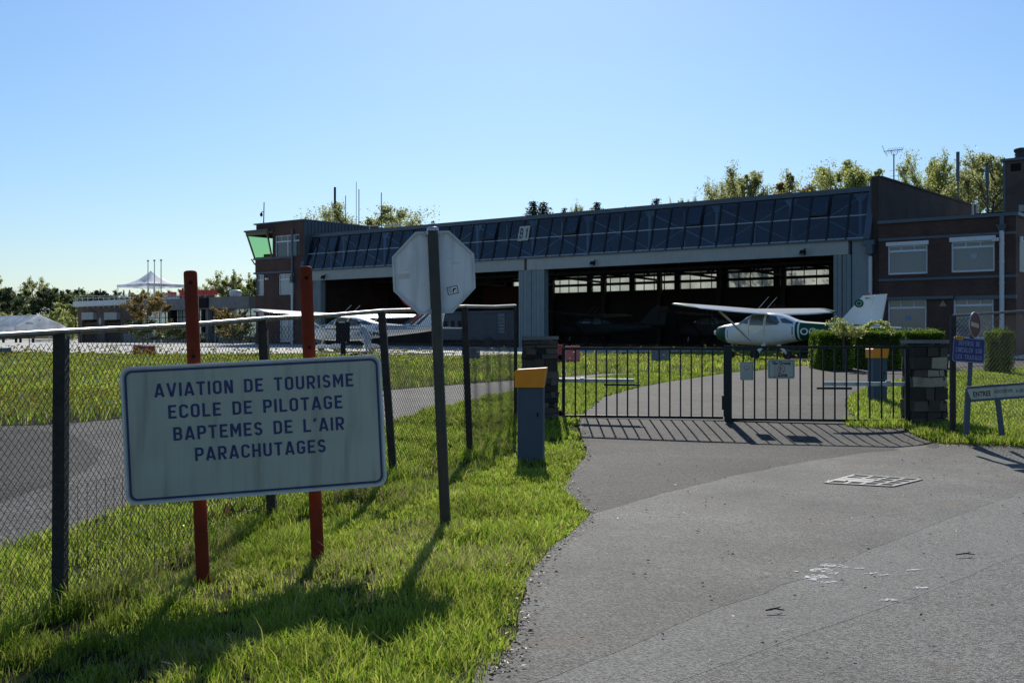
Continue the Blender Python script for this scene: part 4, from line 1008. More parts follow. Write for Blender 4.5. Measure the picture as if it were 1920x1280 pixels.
def facade(b, x0, x1, z0, z1, y, t, holes, mi=0):
    """a wall in the plane y (front) .. y+t with rectangular openings"""
    xs = sorted(set([x0, x1]+[h for H in holes for h in H[:2]])); zs = sorted(set([z0, z1]+[h for H in holes for h in H[2:4]]))
    for i in range(len(xs)-1):
        j = 0
        while j < len(zs)-1:
            cx = (xs[i]+xs[i+1])/2
            op = lambda q: any(H[0] < cx < H[1] and H[2] < (zs[q]+zs[q+1])/2 < H[3] for H in holes)
            if op(j): j += 1; continue
            k = j
            while k+1 < len(zs)-1 and not op(k+1): k += 1
            b.span(xs[i], xs[i+1], y, y+t, zs[j], zs[k+1]); j = k+1
def window(parent, x0, x1, z0, z1, y, cols=1, rows=1, rowz=None, fw=.07, pane='pane', mull=.045, shutter=0, name='window', toplights=0, topz=.72):
    """window set in an opening: frame, glazing bars, pane, optional roller-blind box and row of small top lights"""
    b = MB(); b.frame([(x0+.002, z0+.002), (x1-.002, z0+.002), (x1-.002, z1-.002), (x0+.002, z1-.002)], [(x0+fw, z0+fw), (x1-fw, z0+fw), (x1-fw, z1-fw), (x0+fw, z1-fw)], (1, 0, 0), (0, 0, 1), (0, y+.06, 0), .06)
    H = z1-z0
    if toplights:
        zt = z0+H*topz; b.span(x0+fw, x1-fw, y+.005, y+.058, zt-.05, zt+.05)
        for i in range(1, toplights): xx = x0+(x1-x0)*i/toplights; b.span(xx-mull/2, xx+mull/2, y+.01, y+.058, zt+.05, z1-fw)
    else: zt = z1-fw
    for i in range(1, cols): xx = x0+(x1-x0)*i/cols; b.span(xx-mull, xx+mull, y+.008, y+.058, z0+fw, zt-.05 if toplights else zt)
    for i in range(1, rows): zz = z0+H*i/rows; b.span(x0+fw, x1-fw, y+.012, y+.058, zz-mull/2, zz+mull/2)
    fo = b.build(name, M['wframe'], parent)
    p = MB(); p.add([(x0+fw, y+.055, z0+fw), (x1-fw, y+.055, z0+fw), (x1-fw, y+.055, z1-fw), (x0+fw, y+.055, z1-fw)], [(0, 1, 2, 3)]); p.build('glass', M[pane], fo)
    if shutter:
        s = MB(); s.span(x0-.06, x1+.06, y-.16, y+.02, z1-.02, z1+shutter); s.build('blind_box', M['wframe'], fo)
    return fo

def hangar():
    root = empty('hangar', (HO.x, HO.y, 0), HA, 'long aircraft hangar with a sloping blue glazed band above two wide open bays', 'hangar')
    xl = hx(568); depth = 17.0
    zg0 = hz(1620.6, 447.2); zg1 = zg0+2.55; wt = .70          # glazing foot, head, set-back
    zlt = hz(1500, 457); zlb = hz(1562, 478.5)
    zp = 10.15; zr = 9.6
    gnd = lambda x, w=0: hgz(x, w)-.3
    # roof slab, rear wall with window openings, gable ends, floor
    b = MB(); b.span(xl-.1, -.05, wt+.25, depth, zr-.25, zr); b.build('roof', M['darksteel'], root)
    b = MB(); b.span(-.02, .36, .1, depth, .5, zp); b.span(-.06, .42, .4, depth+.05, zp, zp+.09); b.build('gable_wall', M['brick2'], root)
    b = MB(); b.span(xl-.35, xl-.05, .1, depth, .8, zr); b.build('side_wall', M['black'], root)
    fl = MB(); fl.add([(xl, -.0, hgz(xl, 0)+.05), (0, 0, hgz(0, 0)+.05), (0, depth, hgz(0, depth)+.05), (xl, depth, hgz(xl, depth)+.05)], [(0, 1, 2, 3)]); fl.build('floor_slab', M['floor'], root)
    # rear windows: groups measured in the photo through the right bay
    wr = depth; groups = [(1032, 1100), (1108, 1179.5), (1188, 1264), (1273, 1354), (1363, 1450), (1461, 1554)]
    z0 = hz(1290, 542.5, wr); z1 = hz(1290, 509, wr); zm = (z0+z1)/2
    holes = [(hx(a, wr), hx(c, wr), z0, z1) for a, c in groups]
    step = holes[1][0]-holes[0][0]; x = holes[0][0]-step
    while x > xl+1:                                    # the same windows carry on behind the left bay, mostly boarded
        if x < hx(1000, wr) and len(holes) < 8: holes.append((x, x+step*.85, z0, z1))
        x -= step*2
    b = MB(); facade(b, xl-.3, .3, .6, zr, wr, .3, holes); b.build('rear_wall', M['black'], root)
    for i, (a, c, q0, q1) in enumerate(holes):
        b = MB(); mull = .05
        for k in range(5): xx = a+(c-a)*k/4; b.span(xx-mull/2, xx+mull/2, wr+.05, wr+.12, q0, q1)
        b.span(a, c, wr+.04, wr+.13, zm-.16, zm+.05); b.span(a, c, wr+.05, wr+.12, q0, q0+.06)
        fo = b.build('rear_window', M['darksteel'], root)
        p = MB(); p.add([(a, wr+.14, q0), (c, wr+.14, q0), (c, wr+.14, q1), (a, wr+.14, q1)], [(0, 1, 2, 3)]); p.build('frosted_pane', M['frost'], fo)
    # roof trusses inside
    b = MB()
    for i, x in enumerate(np.arange(-2.5, xl, -5.05)):
        zb, zt = zlb+.15, zr-.3
        b.bar((x, .9, zb+.25), (x, depth, zb-.1), .14, .16); n = 8
        for k in range(n):
            w0 = .9+(depth-.9)*k/n; w1 = .9+(depth-.9)*(k+1)/n
            b.bar((x, w0, zb+.2 if k % 2 else zt), (x, w1, zt if k % 2 else zb+.2), .09, .09)
        b.bar((x-.0, depth-.35, .9), (x, depth-.35, zt), .32, .3)
    for w in (6, 11.5): b.bar((xl, w, zlb+.1), (-.3, w, zlb+.1), .12, .16)
    n = 26
    for k in range(n):
        xa = -.4+(xl+.4)*k/n; xb = -.4+(xl+.4)*(k+1)/n; b.bar((xa, 11.5, zlb+.1 if k % 2 else zlb+1.5), (xb, 11.5, zlb+1.5 if k % 2 else zlb+.1), .09, .09)
    b.build('roof_truss', M['darksteel'], root)
    # partition with an ochre panel near the middle of the rear wall
    b = MB(); xa = hx(905, 13); xb = hx(972, 13); b.span(xa, xb, 13, 13.2, 1, 6.0); b.build('partition', M['ochre'], root)
    # lintel
    xm = hx(987)
    for q0, q1 in ((xl, xm-.10), (xm+.12, hx(1592))): b = MB(); b.span(q0, q1, -.12, .25, zlb, zlt); b.build('lintel', M['fascia'], root)
    b = MB(); b.span(xm-.10, xm+.12, -.05, .2, zlb, zlt); b.build('lintel_joint', M['darksteel'], root)
    # flashing under the glass with pale studs
    b = MB(); b.span(xl, -.0, -.22, .02, zlt, zg0-.02)
    b.build('gutter', M['clad'], root)
    b = MB()
    for x in np.arange(xl+.5, -.3, 1.35): b.span(x-.035, x+.035, -.25, -.22, zlt+.06, zlt+.14)
    b.build('gutter_bolts', M['fascia'], root)
    # sloping glass band
    P = lambda x, v, off=0.0: Vector((x, wt*v-off, zg0+(zg1-zg0)*v))
    npan = 40; pw = (-.25-xl)/npan; b = MB()
    for i in range(npan):
        for v0, v1 in ((0, .498), (.502, 1)): tl = random.uniform(-.006, .006); x = xl+pw*i; b.add([P(x+.01, v0, tl), P(x+pw-.01, v0, -tl), P(x+pw-.01, v1, -tl*.5), P(x+.01, v1, tl*1.5)], [(0, 1, 2, 3)])
    b.build('glazing', M['hglass'], root)
    b = MB()
    for i in range(npan+1): x = xl+pw*i; b.bar(P(x, 0, .02), P(x, 1, .02), .10, .07, up=(0, 1, .3))
    b.build('glazing_bars', M['mull'], root)
    b = MB(); b.bar(P(xl, .5, .01), P(-.25, .5, .01), .03, .06, up=(0, 0, 1)); b.bar(P(xl, .02, .015), P(-.25, .02, .015), .05, .07, up=(0, 0, 1)); b.build('glazing_rail', M['truss'], root)
    vents = [608, 745, 904, 1075, 1290, 1535]
    for px in vents:
        i = round((hx(px)-xl)/pw-.5); x0 = xl+pw*i; x1 = x0+pw
        b = MB(); out = .10
        c0, c1, c2, c3 = P(x0+.05, .56, .16), P(x1-.05, .56, .16), P(x1-.05, .98, .03), P(x0+.05, .98, .03)
        b.bar(c0, c1, .06, .09); b.bar(c1, c2, .06, .09); b.bar(c2, c3, .06, .06); b.bar(c3, c0, .06, .06)
        b.bar(c1+Vector((.0, .07, 0)), c2+Vector((0, .03, 0)), .10, .06)
        fo = b.build('vent_sash', M['mull'], root)
        p = MB(); p.add([c0, c1, c2, c3], [(0, 1, 2, 3)]); p.build('sash_glass', M['hglass'], fo)
    # ridge flashing
    b = MB(); b.bar(P(xl-.05, 1, -.1)+Vector((0, .1, .12)), P(-.05, 1, -.1)+Vector((0, .1, .12)), .55, .26); b.build('ridge_flashing', M['clad'], root)
    # pale lattice girder standing behind the glass
    cols = [590, 645, 722, 803, 896, 1000, 1103, 1219, 1345, 1484, 1614]
    b = MB(); wq = .95; zb, zt = zg0+.05, zg1-.05
    X = [hx(c, wq) for c in cols]
    for x in X:
        b.span(x-.08, x+.08, wq-.08, wq+.08, zb, zt); b.prism([(-.42, 0), (.42, 0), (.12, -.42), (-.12, -.42)], (1, 0, 0), (0, 0, 1), (x, wq+.0, zt), .02); b.prism([(-.36, 0), (.36, 0), (.12, .3), (-.12, .3)], (1, 0, 0), (0, 0, 1), (x, wq+.0, zb), .02)
    for a, c in zip(X[:-1], X[1:]):
        b.bar((a, wq, zt-.15), (c, wq, zb+.12), .06, .065); b.bar((a, wq+.1, zb+.12), (c, wq+.1, zt-.15), .04, .045)
        m = (a+c)/2; b.span(m-.035, m+.035, wq+.15, wq+.22, zb, zt)
    b.build('lattice_girder', M['truss'], root)
    # dark panel added behind the girder, its colour standing in for loft shade
    b = MB(); b.span(xl, -.1, 3.2, 3.4, zg0-.4, zr-.26); b.build('loft_shade_panel', mat('loft_shade_panel', (.075, .095, .13), .8), root)
    # slanted end fins
    for xx, tz in ((-.12, zp+.02), (xl+.02, zg1+.35)):
        b = MB(); b.add([(xx-.17, -.30, zlt+.06), (xx+.17, -.30, zlt+.06), (xx+.17, wt+.0, tz), (xx-.17, wt+.0, tz), (xx-.17, .2, zlt+.06), (xx+.17, .2, zlt+.06), (xx+.17, wt+.5, tz), (xx-.17, wt+.5, tz)], [(0, 1, 2, 3), (4, 7, 6, 5), (0, 4, 5, 1), (3, 2, 6, 7), (0, 3, 7, 4), (1, 5, 6, 2)])
        b.build('end_fin', M['clad'], root)
    # door stacks
    def stack(px0, px1, n, name, w=-.05, th=.42):
        a, c = hx(px0), hx(px1); b = MB(); lw = (c-a)/n
        for i in range(n):
            x = a+lw*i; off = -.05*(i % 2)
            b.span(x+.015, x+lw-.015, w+off, w+th, gnd(x)+.3, zlb-.002)
            for q in (.25, .5, .75): b.span(x+lw*q-.025, x+lw*q+.025, w+off-.025, w+off, gnd(x)+.32, zlb-.03)
        return b.build(name, M['doorgrey'], root)
    stack(973, 1022, 4, 'sliding_door'); stack(1563, 1597, 4, 'sliding_door'); stack(588, 603, 2, 'sliding_door')
    b = MB(); b.span(hx(1598), -.02, -.02, .3, .6, zlt); b.build('end_panel', M['doorgrey'], root)
    # flood lights under the glass
    for px in (613, 1118, 1511):
        x = hx(px); b = MB(); b.box((x, -.42, zlb+.18), (.3, .16, .24), Matrix.Rotation(R(-25), 3, 'X')); b.bar((x, -.1, zlb+.42), (x, -.4, zlb+.25), .05, .05); f = b.build('floodlight', M['dark'], root)
        b = MB(); b.box((x, -.50, zlb+.14), (.24, .02, .17), Matrix.Rotation(R(-25), 3, 'X')); b.build('lens', M['alu'], f)
    # B1 board
    x0 = hx(965.5); x1 = hx(985.5); v0, v1 = .45, .83; ux = Vector((1, 0, 0)); uy = (P(0, 1)-P(0, 0)); H = uy.length; uy.normalize(); o = P(x0, v0, .06); wd_ = x1-x0
    b = MB(); b.prism([(0, 0), (wd_, 0), (wd_, H*(v1-v0)), (0, H*(v1-v0))], ux, uy, o, .02); s = b.build('number_board', M['signwhite'], root)
    stroke_text('lettering', 'B 1', o+ux*wd_*.14+uy*.15+ux.cross(uy)*.024, ux, uy, wd_*.70, H*(v1-v0)-.30, M['navy'], s, space=.45)
    return root
hangar()

def tower():
    xr = hx(571); xl = hx(479); top = hz(571, 413); f0 = -.05
    root = empty('control_tower', Hw(xl, 0)+(0,), HA, 'three storey brick tower with green glazed cab at the left hangar end', 'tower')
    dx = -xl
    S = lambda px, w=0: hx(px, w)-xl
    zb = hgz(xl, 0)-.3; W_ = xr-xl; D_ = 9.0
    z_cab0, z_cab1 = hz(495, 483.5), hz(495, 434)
    wins = []
    def win(px0, px1, py0, py1): 
        a, c = S(px0), S(px1); m = (px0+px1)/2; return (a, c, hz(m, py1), hz(m, py0))
    w_top = win(516, 562, 440.5, 482); w_m1 = win(479.5, 495.5, 515, 554); w_m2 = win(522.5, 551.5, 513, 552.5); w_l1 = win(479.5, 495.5, 586, 624); w_l2 = win(524, 551, 584, 641)
    xc = S(512)
    b = MB()
    facade(b, .25, W_, zb, z_cab0, f0, .3, [w_m1, w_m2, w_l1, w_l2])
    facade(b, xc, W_, z_cab0, z_cab1, f0, .3, [w_top])
    facade(b, .25, W_, z_cab1, top, f0, .3, [])
    # rounded left corner and side walls
    def quarter(z0, z1, r=.3):
        n = 6; pts = [(r-r*math.cos(R(90*i/n)), f0+r-r*math.sin(R(90*i/n))) for i in range(n+1)]
        pts = [(p[0]-.05, p[1]) for p in pts]
        vs = [(x, y, z0) for x, y in pts]+[(x, y, z1) for x, y in pts]; b.add(vs, [(i, i+1, n+2+i, n+1+i) for i in range(n)])
    quarter(zb, z_cab0); quarter(z_cab1, top)
    b.span(-.05, .25, f0+.3, D_, zb, z_cab0); b.span(-.05, .25, f0+.3, D_, z_cab1, top); b.span(-.05, .25, 4.0, D_, z_cab0, z_cab1)
    b.span(.25, W_, D_-.3, D_, zb, top)
    b.span(W_-.3, W_, f0+.3, D_-.3, zb, top-.02)
    b.build('brick_walls', M['brick'], root)
    b = MB(); b.span(-.10, W_+.05, f0-.06, D_+.05, top, top+.10); b.build('roof', M['clad'], root)
    b = MB(); b.span(.3, W_-.3, .5, D_-.3, z_cab0-.25, z_cab0-.05); b.span(.3, W_-.3, .5, D_-.3, z_cab1+.02, z_cab1+.2); b.build('floor_slab', M['concrete'], root)
    # ribbed metal side above the hangar roof
    b = MB(); b.span(W_, W_+.04, f0+.02, D_, 6.9, top-.02)
    for y in np.arange(.3, D_, .35): b.span(W_+.04, W_+.09, y, y+.06, 6.9, top-.05)
    b.build('metal_cladding', M['clad'], root)
    # string courses
    b = MB(); 
    for py, d in ((484.5, .10), (511, .07), (583, .06)):
        z = hz(500, py); b.span(-.12, S(552), f0-d, f0, z-.09, z+.05)
    b.span(-.12, S(515), f0-.14, f0, z_cab1-.02, z_cab1+.14); b.build('string_course', M['clad'], root)
    # windows
    window(root, *w_top, f0+.10, cols=2, toplights=4, topz=.72, pane='pane')
    window(root, *w_m1, f0+.10, cols=1, toplights=2, topz=.74, pane='panebright'); window(root, *w_m2, f0+.10, cols=1, toplights=3, topz=.74, pane='panebright')
    window(root, *w_l1, f0+.10, cols=1, toplights=2, topz=.74, pane='panebright')
    window(root, *w_l2, f0+.10, cols=2, toplights=3, topz=.80, pane='panebright', name='glazed_door')
    # green cab leaning outwards over the left end
    xo = S(469.5); c0, c1 = z_cab0, z_cab1
    lo = [(S(479)-.0, f0-.02), (xc-.05, f0-.02), (xc-.05, 3.9), (S(479), 3.9)]; hi = [(xo, f0-.38), (xc-.25, f0-.38), (xc-.25, 4.0), (xo, 4.0)]
    p = MB(); A = [Vector((x, y, c0)) for x, y in lo]; B_ = [Vector((x, y, c1)) for x, y in hi]
    p.add(A+B_, [(0, 1, 5, 4), (3, 0, 4, 7)]); cg = p.build('cab_glass', M['greenglass'], root)
    b = MB(); cm = mat('cab_frame', (.16, .13, .06), .5)
    for i in (0, 1, 3): b.bar(A[i], B_[i], .10, .10, up=(0, 1, 0))
    b.bar(A[0], A[1], .10, .12); b.bar(A[3], A[0], .10, .12); b.bar(B_[0]-Vector((0, 0, .15)), B_[1]-Vector((0, 0, .15)), .06, .3); b.bar(B_[3]-Vector((0, 0, .15)), B_[0]-Vector((0, 0, .15)), .06, .3)
    b.build('cab_frame', cm, root)
    b = MB(); b.add([B_[0]+Vector((-.12, -.12, 0)), B_[1]+Vector((.3, -.12, 0)), B_[2]+Vector((.3, 0, 0)), B_[3]+Vector((-.12, 0, 0))], [(0, 1, 2, 3)]); b.add([B_[0]+Vector((-.12, -.12, .1)), B_[1]+Vector((.3, -.12, .1)), B_[2]+Vector((.3, 0, .1)), B_[3]+Vector((-.12, 0, .1))], [(3, 2, 1, 0)])
    b.bar(B_[0]+Vector((-.12, -.12, .05)), B_[1]+Vector((.3, -.12, .05)), .03, .12); b.bar(B_[0]+Vector((-.12, -.12, .05)), B_[3]+Vector((-.12, 0, .05)), .03, .12); b.build('cab_roof', M['clad'], root)
    om = mat('ochre_console', (.22, .11, .02), .6)
    for cc, dd in (((S(489), .9, c0+.18), (.9, .5, .36)), ((S(506), .8, c0+.3), (.6, .5, .6))): b = MB(); b.box(cc, dd); b.build('console', om, root)
    # downpipe at the right, camera mast, bracket lamp
    x = S(551); b = MB(); b.tube([(x, f0-.12, hz(551, 430)), (x, f0-.12, hz(551, 517))], .09, 8); b.span(x-.15, x+.15, f0-.25, f0, hz(551, 530), hz(551, 517)); b.build('hopper', M['clad'], root)
    b = MB(); b.tube([(x, f0-.12, hz(551, 530)), (x, f0-.12, zb)], .10, 8); b.build('downpipe', M['pipe'], root)
    b = MB(); zq = hz(480, 497); b.tube([(-.05, .3, zq), (-.35, .2, zq+.15)], .04, 6); b.tube([(-.3, .2, zq+.05), (-.62, .1, zq+.5)], .05, 6); b.build('wall_lamp', M['dark'], root)
    b = MB(); z = hz(503, 523); b.box((S(503), f0-.1, z), (.22, .2, .14)); b.build('bulkhead_light', M['white'], root)
    # mast with camera on the roof
    m0 = (S(483), .6); m = empty('camera_mast', Hw(xl+m0[0], m0[1])+(top+.1,), HA, 'thin mast with a dangling dome camera on the tower roof above the cab', 'mast')
    b = MB(); b.tube([(0, 0, -.05), (.06, 0, 1.75)], [.045, .035], 6); b.build('pole', M['cabinet'], m)
    b = MB(); b.tube([(.03, 0, .95), (-.2, 0, 1.02), (-.28, 0, .92)], .03, 6); b.tube([(-.28, 0, .95), (-.28, 0, .83), (-.28, 0, .70), (-.28, 0, .62)], [.04, .11, .11, .04], 8); b.build('dome_camera', M['dark'], m)
tower()

def offices():
    x0 = .40; x1 = hx(1905); top = hz(1904, 404)
    root = empty('brick_building', Hw(x0, 0)+(0,), HA, 'two storey dark brick building with roller-blind boxes over its windows, right of the hangar', 'building')
    S = lambda px: hx(px)-x0
    W_ = x1-x0; zb = hgz(x1, 0)-.4; D_ = 12
    def win(px0, px1, py0, py1): m = (px0+px1)/2; return (S(px0), S(px1), hz(m, py1), hz(m, py0))
    a = win(1664, 1739, 459, 514); c = win(1783, 1865, 451, 509.5); d = win(1664, 1737, 559, 648); e = win(1787, 1863, 558, 635)
    b = MB(); facade(b, 0, W_, zb, top, 0, .3, [a, c, d, e])
    b.span(W_-.3, W_, .3, D_, zb, top-.01); b.span(0, W_-.3, D_-.3, D_, zb, top-.01)
    b.build('brick_walls', M['brick'], root)
    b = MB(); b.span(-.02, W_+.14, -.14, D_, top, top+.16); b.build('roof_edge', M['clad'], root)
    b = MB()
    z = hz(1760, 515)-.14; b.span(0, W_+.04, -.05, 0, z-.1, z+.02)
    z = hz(1760, 556); b.span(0, S(1790), -.25, 0, z-.12, z+.02); b.span(S(1790), W_+.04, -.08, 0, z-.18, z+.0); z = hz(1760, 446); b.span(0, W_+.02, -.03, 0, z, z+.12)
    b.build('string_course', M['clad'], root)
    window(root, *a, .10, toplights=3, topz=.80, pane='paneblind', shutter=.17, fw=.09); window(root, *c, .10, toplights=3, topz=.80, pane='paneblind', shutter=.2, fw=.09)
    window(root, *d, .10, toplights=3, topz=.80, pane='paneblind', fw=.09); window(root, *e, .10, toplights=3, topz=.82, pane='paneblind', fw=.09)
    # side window round the corner with a pale surround
    b = MB(); b.span(W_, W_+.05, .5, 2.6, hz(1910, 508), hz(1910, 447)); b.build('side_window', M['fascia'], root)
    # lamp on the upper right window, wall light
    b = MB(); z = hz(1870, 451); xx = S(1868); b.bar((xx-.1, -.02, z), (xx, -.3, z), .05, .05); b.box((xx+.06, -.32, z+.03), (.28, .2, .17)); b.build('wall_lamp', M['pipe'], root)
    b = MB(); b.box((W_+.12, .5, hz(1908, 447)), (.12, .12, .26)); b.build('corner_light', M['white'], root)
    # downpipes
    x = S(1880); b = MB(); b.tube([(x, -.14, hz(1880, 433)), (x, -.14, hz(1879, 700))], .115, 10)
    for py in (457, 491, 531): z = hz(1879, py); b.tube([(x, -.14, z-.03), (x, -.14, z+.03)], .135, 10)
    b.build('downpipe', M['pipe'], root)
    b = MB(); z = hz(1880, 425); b.add([(x-.24, -.3, z+.1), (x+.24, -.3, z+.1), (x+.24, .0, z+.1), (x-.24, 0, z+.1), (x-.12, -.22, z-.22), (x+.12, -.22, z-.22), (x+.12, -.02, z-.22), (x-.12, -.02, z-.22)], [(0, 1, 2, 3), (7, 6, 5, 4), (0, 4, 5, 1), (1, 5, 6, 2), (2, 6, 7, 3), (3, 7, 4, 0)]); b.tube([(x, -.14, z+.1), (x, -.1, z+.5)], .12, 8); b.build('hopper', M['clad'], root)
    x = S(1634.5); b = MB(); b.tube([(x, -.2, hz(1634, 481)), (x, -.2, hz(1633, 700))], .10, 10)
    z = hz(1634, 525); b.tube([(x, -.2, z-.03), (x, -.2, z+.03)], .12, 10); b.build('downpipe', M['pipe'], root)
    b = MB(); z = hz(1634, 468); b.box((x, -.22, z), (.36, .34, .5)); b.box((x-.05, -.2, z+.35), (.6, .3, .25)); b.build('hopper', M['clad'], root)
    # paper marks in windows
    for px, py, r, mm in ((1825, 480, .16, 'white'), (1701, 596, .13, 'paleletter')):
        b = MB(); b.prism(disc(r, 20), (1, 0, 0), (0, 0, 1), (S(px), .14, hz(px, py)), .002); b.build('window_sticker', mat('pale_sticker', (.36, .42, .46), .6) if mm == 'white' else mat('blue_sticker', (.16, .25, .45), .6), root)
    xs, zs = S(1806), hz(1806, 601); b = MB(); b.prism([(-.3, 0), (0, -.1), (.35, 0), (.2, .12), (-.15, .12)], (1, 0, 0), (0, 0, 1), (xs, .145, zs), .002); b.build('green_sticker', mat('green_sticker', (.10, .25, .18), .6), root)
    xs, zs = S(1768), hz(1768, 574); b = MB(); b.prism([(-.18, 0), (.18, 0), (0, .3)], (1, 0, 0), (0, 0, 1), (xs, -.001, zs), .012); b.build('wall_plaque', mat('plaque', (.25, .26, .24), .6), root)
    # chimney
    cw = 5.0; xa, xb = hx(1882, cw)-x0, hx(1882, cw)-x0+1.25; zt = hz(1885, 303, cw)
    b = MB(); b.span(xa, xb, cw, cw+1.1, top+.16, zt); ch = b.build('chimney', M['brick3'], root)
    b = MB(); b.span(xa-.14, xb+.14, cw-.14, cw+1.24, zt, zt+.13)
    for xx in (xa-.03, xb-.10): b.span(xx, xx+.13, cw-.04, cw, top+.16, zt)
    b.build('chimney_trim', M['clad'], ch)
    b = MB(); xm = (xa+xb)/2+.1; r = .34
    b.tube([(xm, cw+.55, zt+.13), (xm, cw+.55, zt+.25), (xm, cw+.55, zt+.3), (xm, cw+.55, zt+.38), (xm, cw+.55, zt+.42), (xm, cw+.55, zt+.52), (xm, cw+.55, zt+.56), (xm, cw+.55, zt+.66), (xm, cw+.55, zt+.72)], [r, r, r*.85, r, r*.85, r, r*1.1, r*1.1, r*.5], 12); b.build('chimney_pot', M['darksteel'], ch)
    b = MB(); b.span(xa+.35, xa+.85, cw-.02, cw-.001, zt-.55, zt-.15); b.build('vent_opening', M['dark'], ch)
    b = MB(); b.span(xb-.5, xb-.25, cw-.03, cw-.001, top+.7, top+1.05); b.build('soot_door', M['fascia'], ch)
    # low skylight frame on the roof beside the chimney
    b = MB(); sk = hx(1868, 4)-x0
    b.span(sk-.9, sk+.3, 3.8, 4.6, top+.16, top+.3)
    for q in (-.8, -.4, .0, .2): b.span(sk+q, sk+q+.08, 3.9, 4.5, top+.3, top+.55)
    b.span(sk-.95, sk+.35, 3.8, 4.6, top+.55, top+.64); b.build('roof_vent', M['dark'], root)
offices()

def roof_masts():
    def pole(px, py0, py1, w, label, thick=None, name='antenna', r=.035):
        x, z0 = HL(px, py1, w); z1 = hz(px, py0, w); zr = {True: 10.3, False: 9.6}[False]
        e = empty(name, Hw(x, w)+(z0,), HA, label, 'antenna', 'antenna masts on the roofs')
        b = MB(); H = z1-z0
        b.tube([(0, 0, -.3), (0, 0, H)], r, 6); b.build('mast', M['cabinet'], e)
        if thick:
            b = MB(); b.tube([(0, 0, H*(1-thick)), (0, 0, H)], r*2.2 if w > 7 else r*2.6, 8); b.build('whip_sleeve', M['clad'] if w > 7 else M['dark'], e)
        return e
    pole(628, 351, 428, 6, 'mast with a thick black upper sleeve on the tower roof', .40)
    pole(648, 367, 430, 6, 'short plain mast nearest right of the black sleeved one on the tower roof', None, r=.03)
    pole(668, 341, 431, 7, 'tallest thin whip mast over the round tree behind the tower', None, r=.022)
    pole(673, 355, 431, 6, 'mast standing right beside the tallest thin whip', None, r=.035)
    pole(715, 361, 433, 5, 'lone mast above the railing at the right of the round tree', None, r=.035)
    pole(1796, 285, 385, 14, 'tall pole with a grey upper tube behind the gable', .55, r=.05)
    pole(1851, 311, 398, 8, 'pole with a dark upper tube next to the brick chimney', .45, r=.05)
    for px, lab in ((1824, 'short grey vent pipe on the far roof, the left one of a pair'), (1832, 'short grey vent pipe on the far roof, the right one of a pair')):
        x, z0 = HL(px, 405, 8); e = empty('vent_pipe', Hw(x, 8)+(z0,), HA, lab, 'pipe', 'vent pipes')
        b = MB(); b.tube([(0, 0, -.3), (0, 0, .68)], .055, 8); b.tube([(0, 0, .68), (0, 0, .72)], [.08, .05], 8); b.build('tube', M['pipe'], e)
    # yagi on the gable
    w = 2.6; x, z0 = HL(1676, 345, w); e = empty('television_antenna', Hw(x, w)+(z0,), HA, 'television aerial with many short rods on a mast above the gable', 'antenna')
    z1 = hz(1676, 292, w)-z0
    b = MB(); b.tube([(0, 0, -.6), (0, 0, z1+.1)], .035, 6); b.build('mast', M['cabinet'], e)
    b = MB(); b.tube([(-.55, 0, z1+.28), (.5, 0, z1+.28)], .018, 5); b.tube([(-.15, 0, z1+.28), (-.1, 0, z1+.05), (0, 0, z1), (.15, 0, z1+.05), (.25, 0, z1+.28)], .014, 5)
    for i in range(9): xx = -.35+i*.1; b.tube([(xx-.05, -.1, z1+.12), (xx+.05, .1, z1+.44)], .010, 4)
    b.tube([(-.52, 0, z1+.3), (-.6, -.1, z1+.6)], .012, 4); b.tube([(-.52, 0, z1+.26), (-.38, .1, z1+.02)], .012, 4); b.build('rods', M['dark'], e)
    b = MB(); z = z1*.2
    for dz in (-.12, .12, .42): b.tube([(-.25, 0, z+dz), (.65, 0, z+dz+.02)], .008, 4)
    b.tube([(.25, 0, z-.1), (.25, 0, z+.45)], .012, 4); b.build('lower_rods', M['alu'], e)
    # roof railing
    w = 2.0; xa = hx(690, w); xb = hx(752, w); z = hz(720, 438, w); e = empty('roof_railing', Hw(xa, w)+(z,), HA, 'pale pipe railing on the hangar roof below the round tree', 'railing')
    b = MB(); L = xb-xa
    for zz in (.35, .65): b.tube([(0, 0, zz), (L, 0, zz-.1)], .035, 6)
    for q in (.05, .35, .65, .98): b.tube([(L*q, 0, -.2), (L*q, 0, .62)], .03, 6)
    b.build('pipes', M['pipe'], e)
roof_masts()

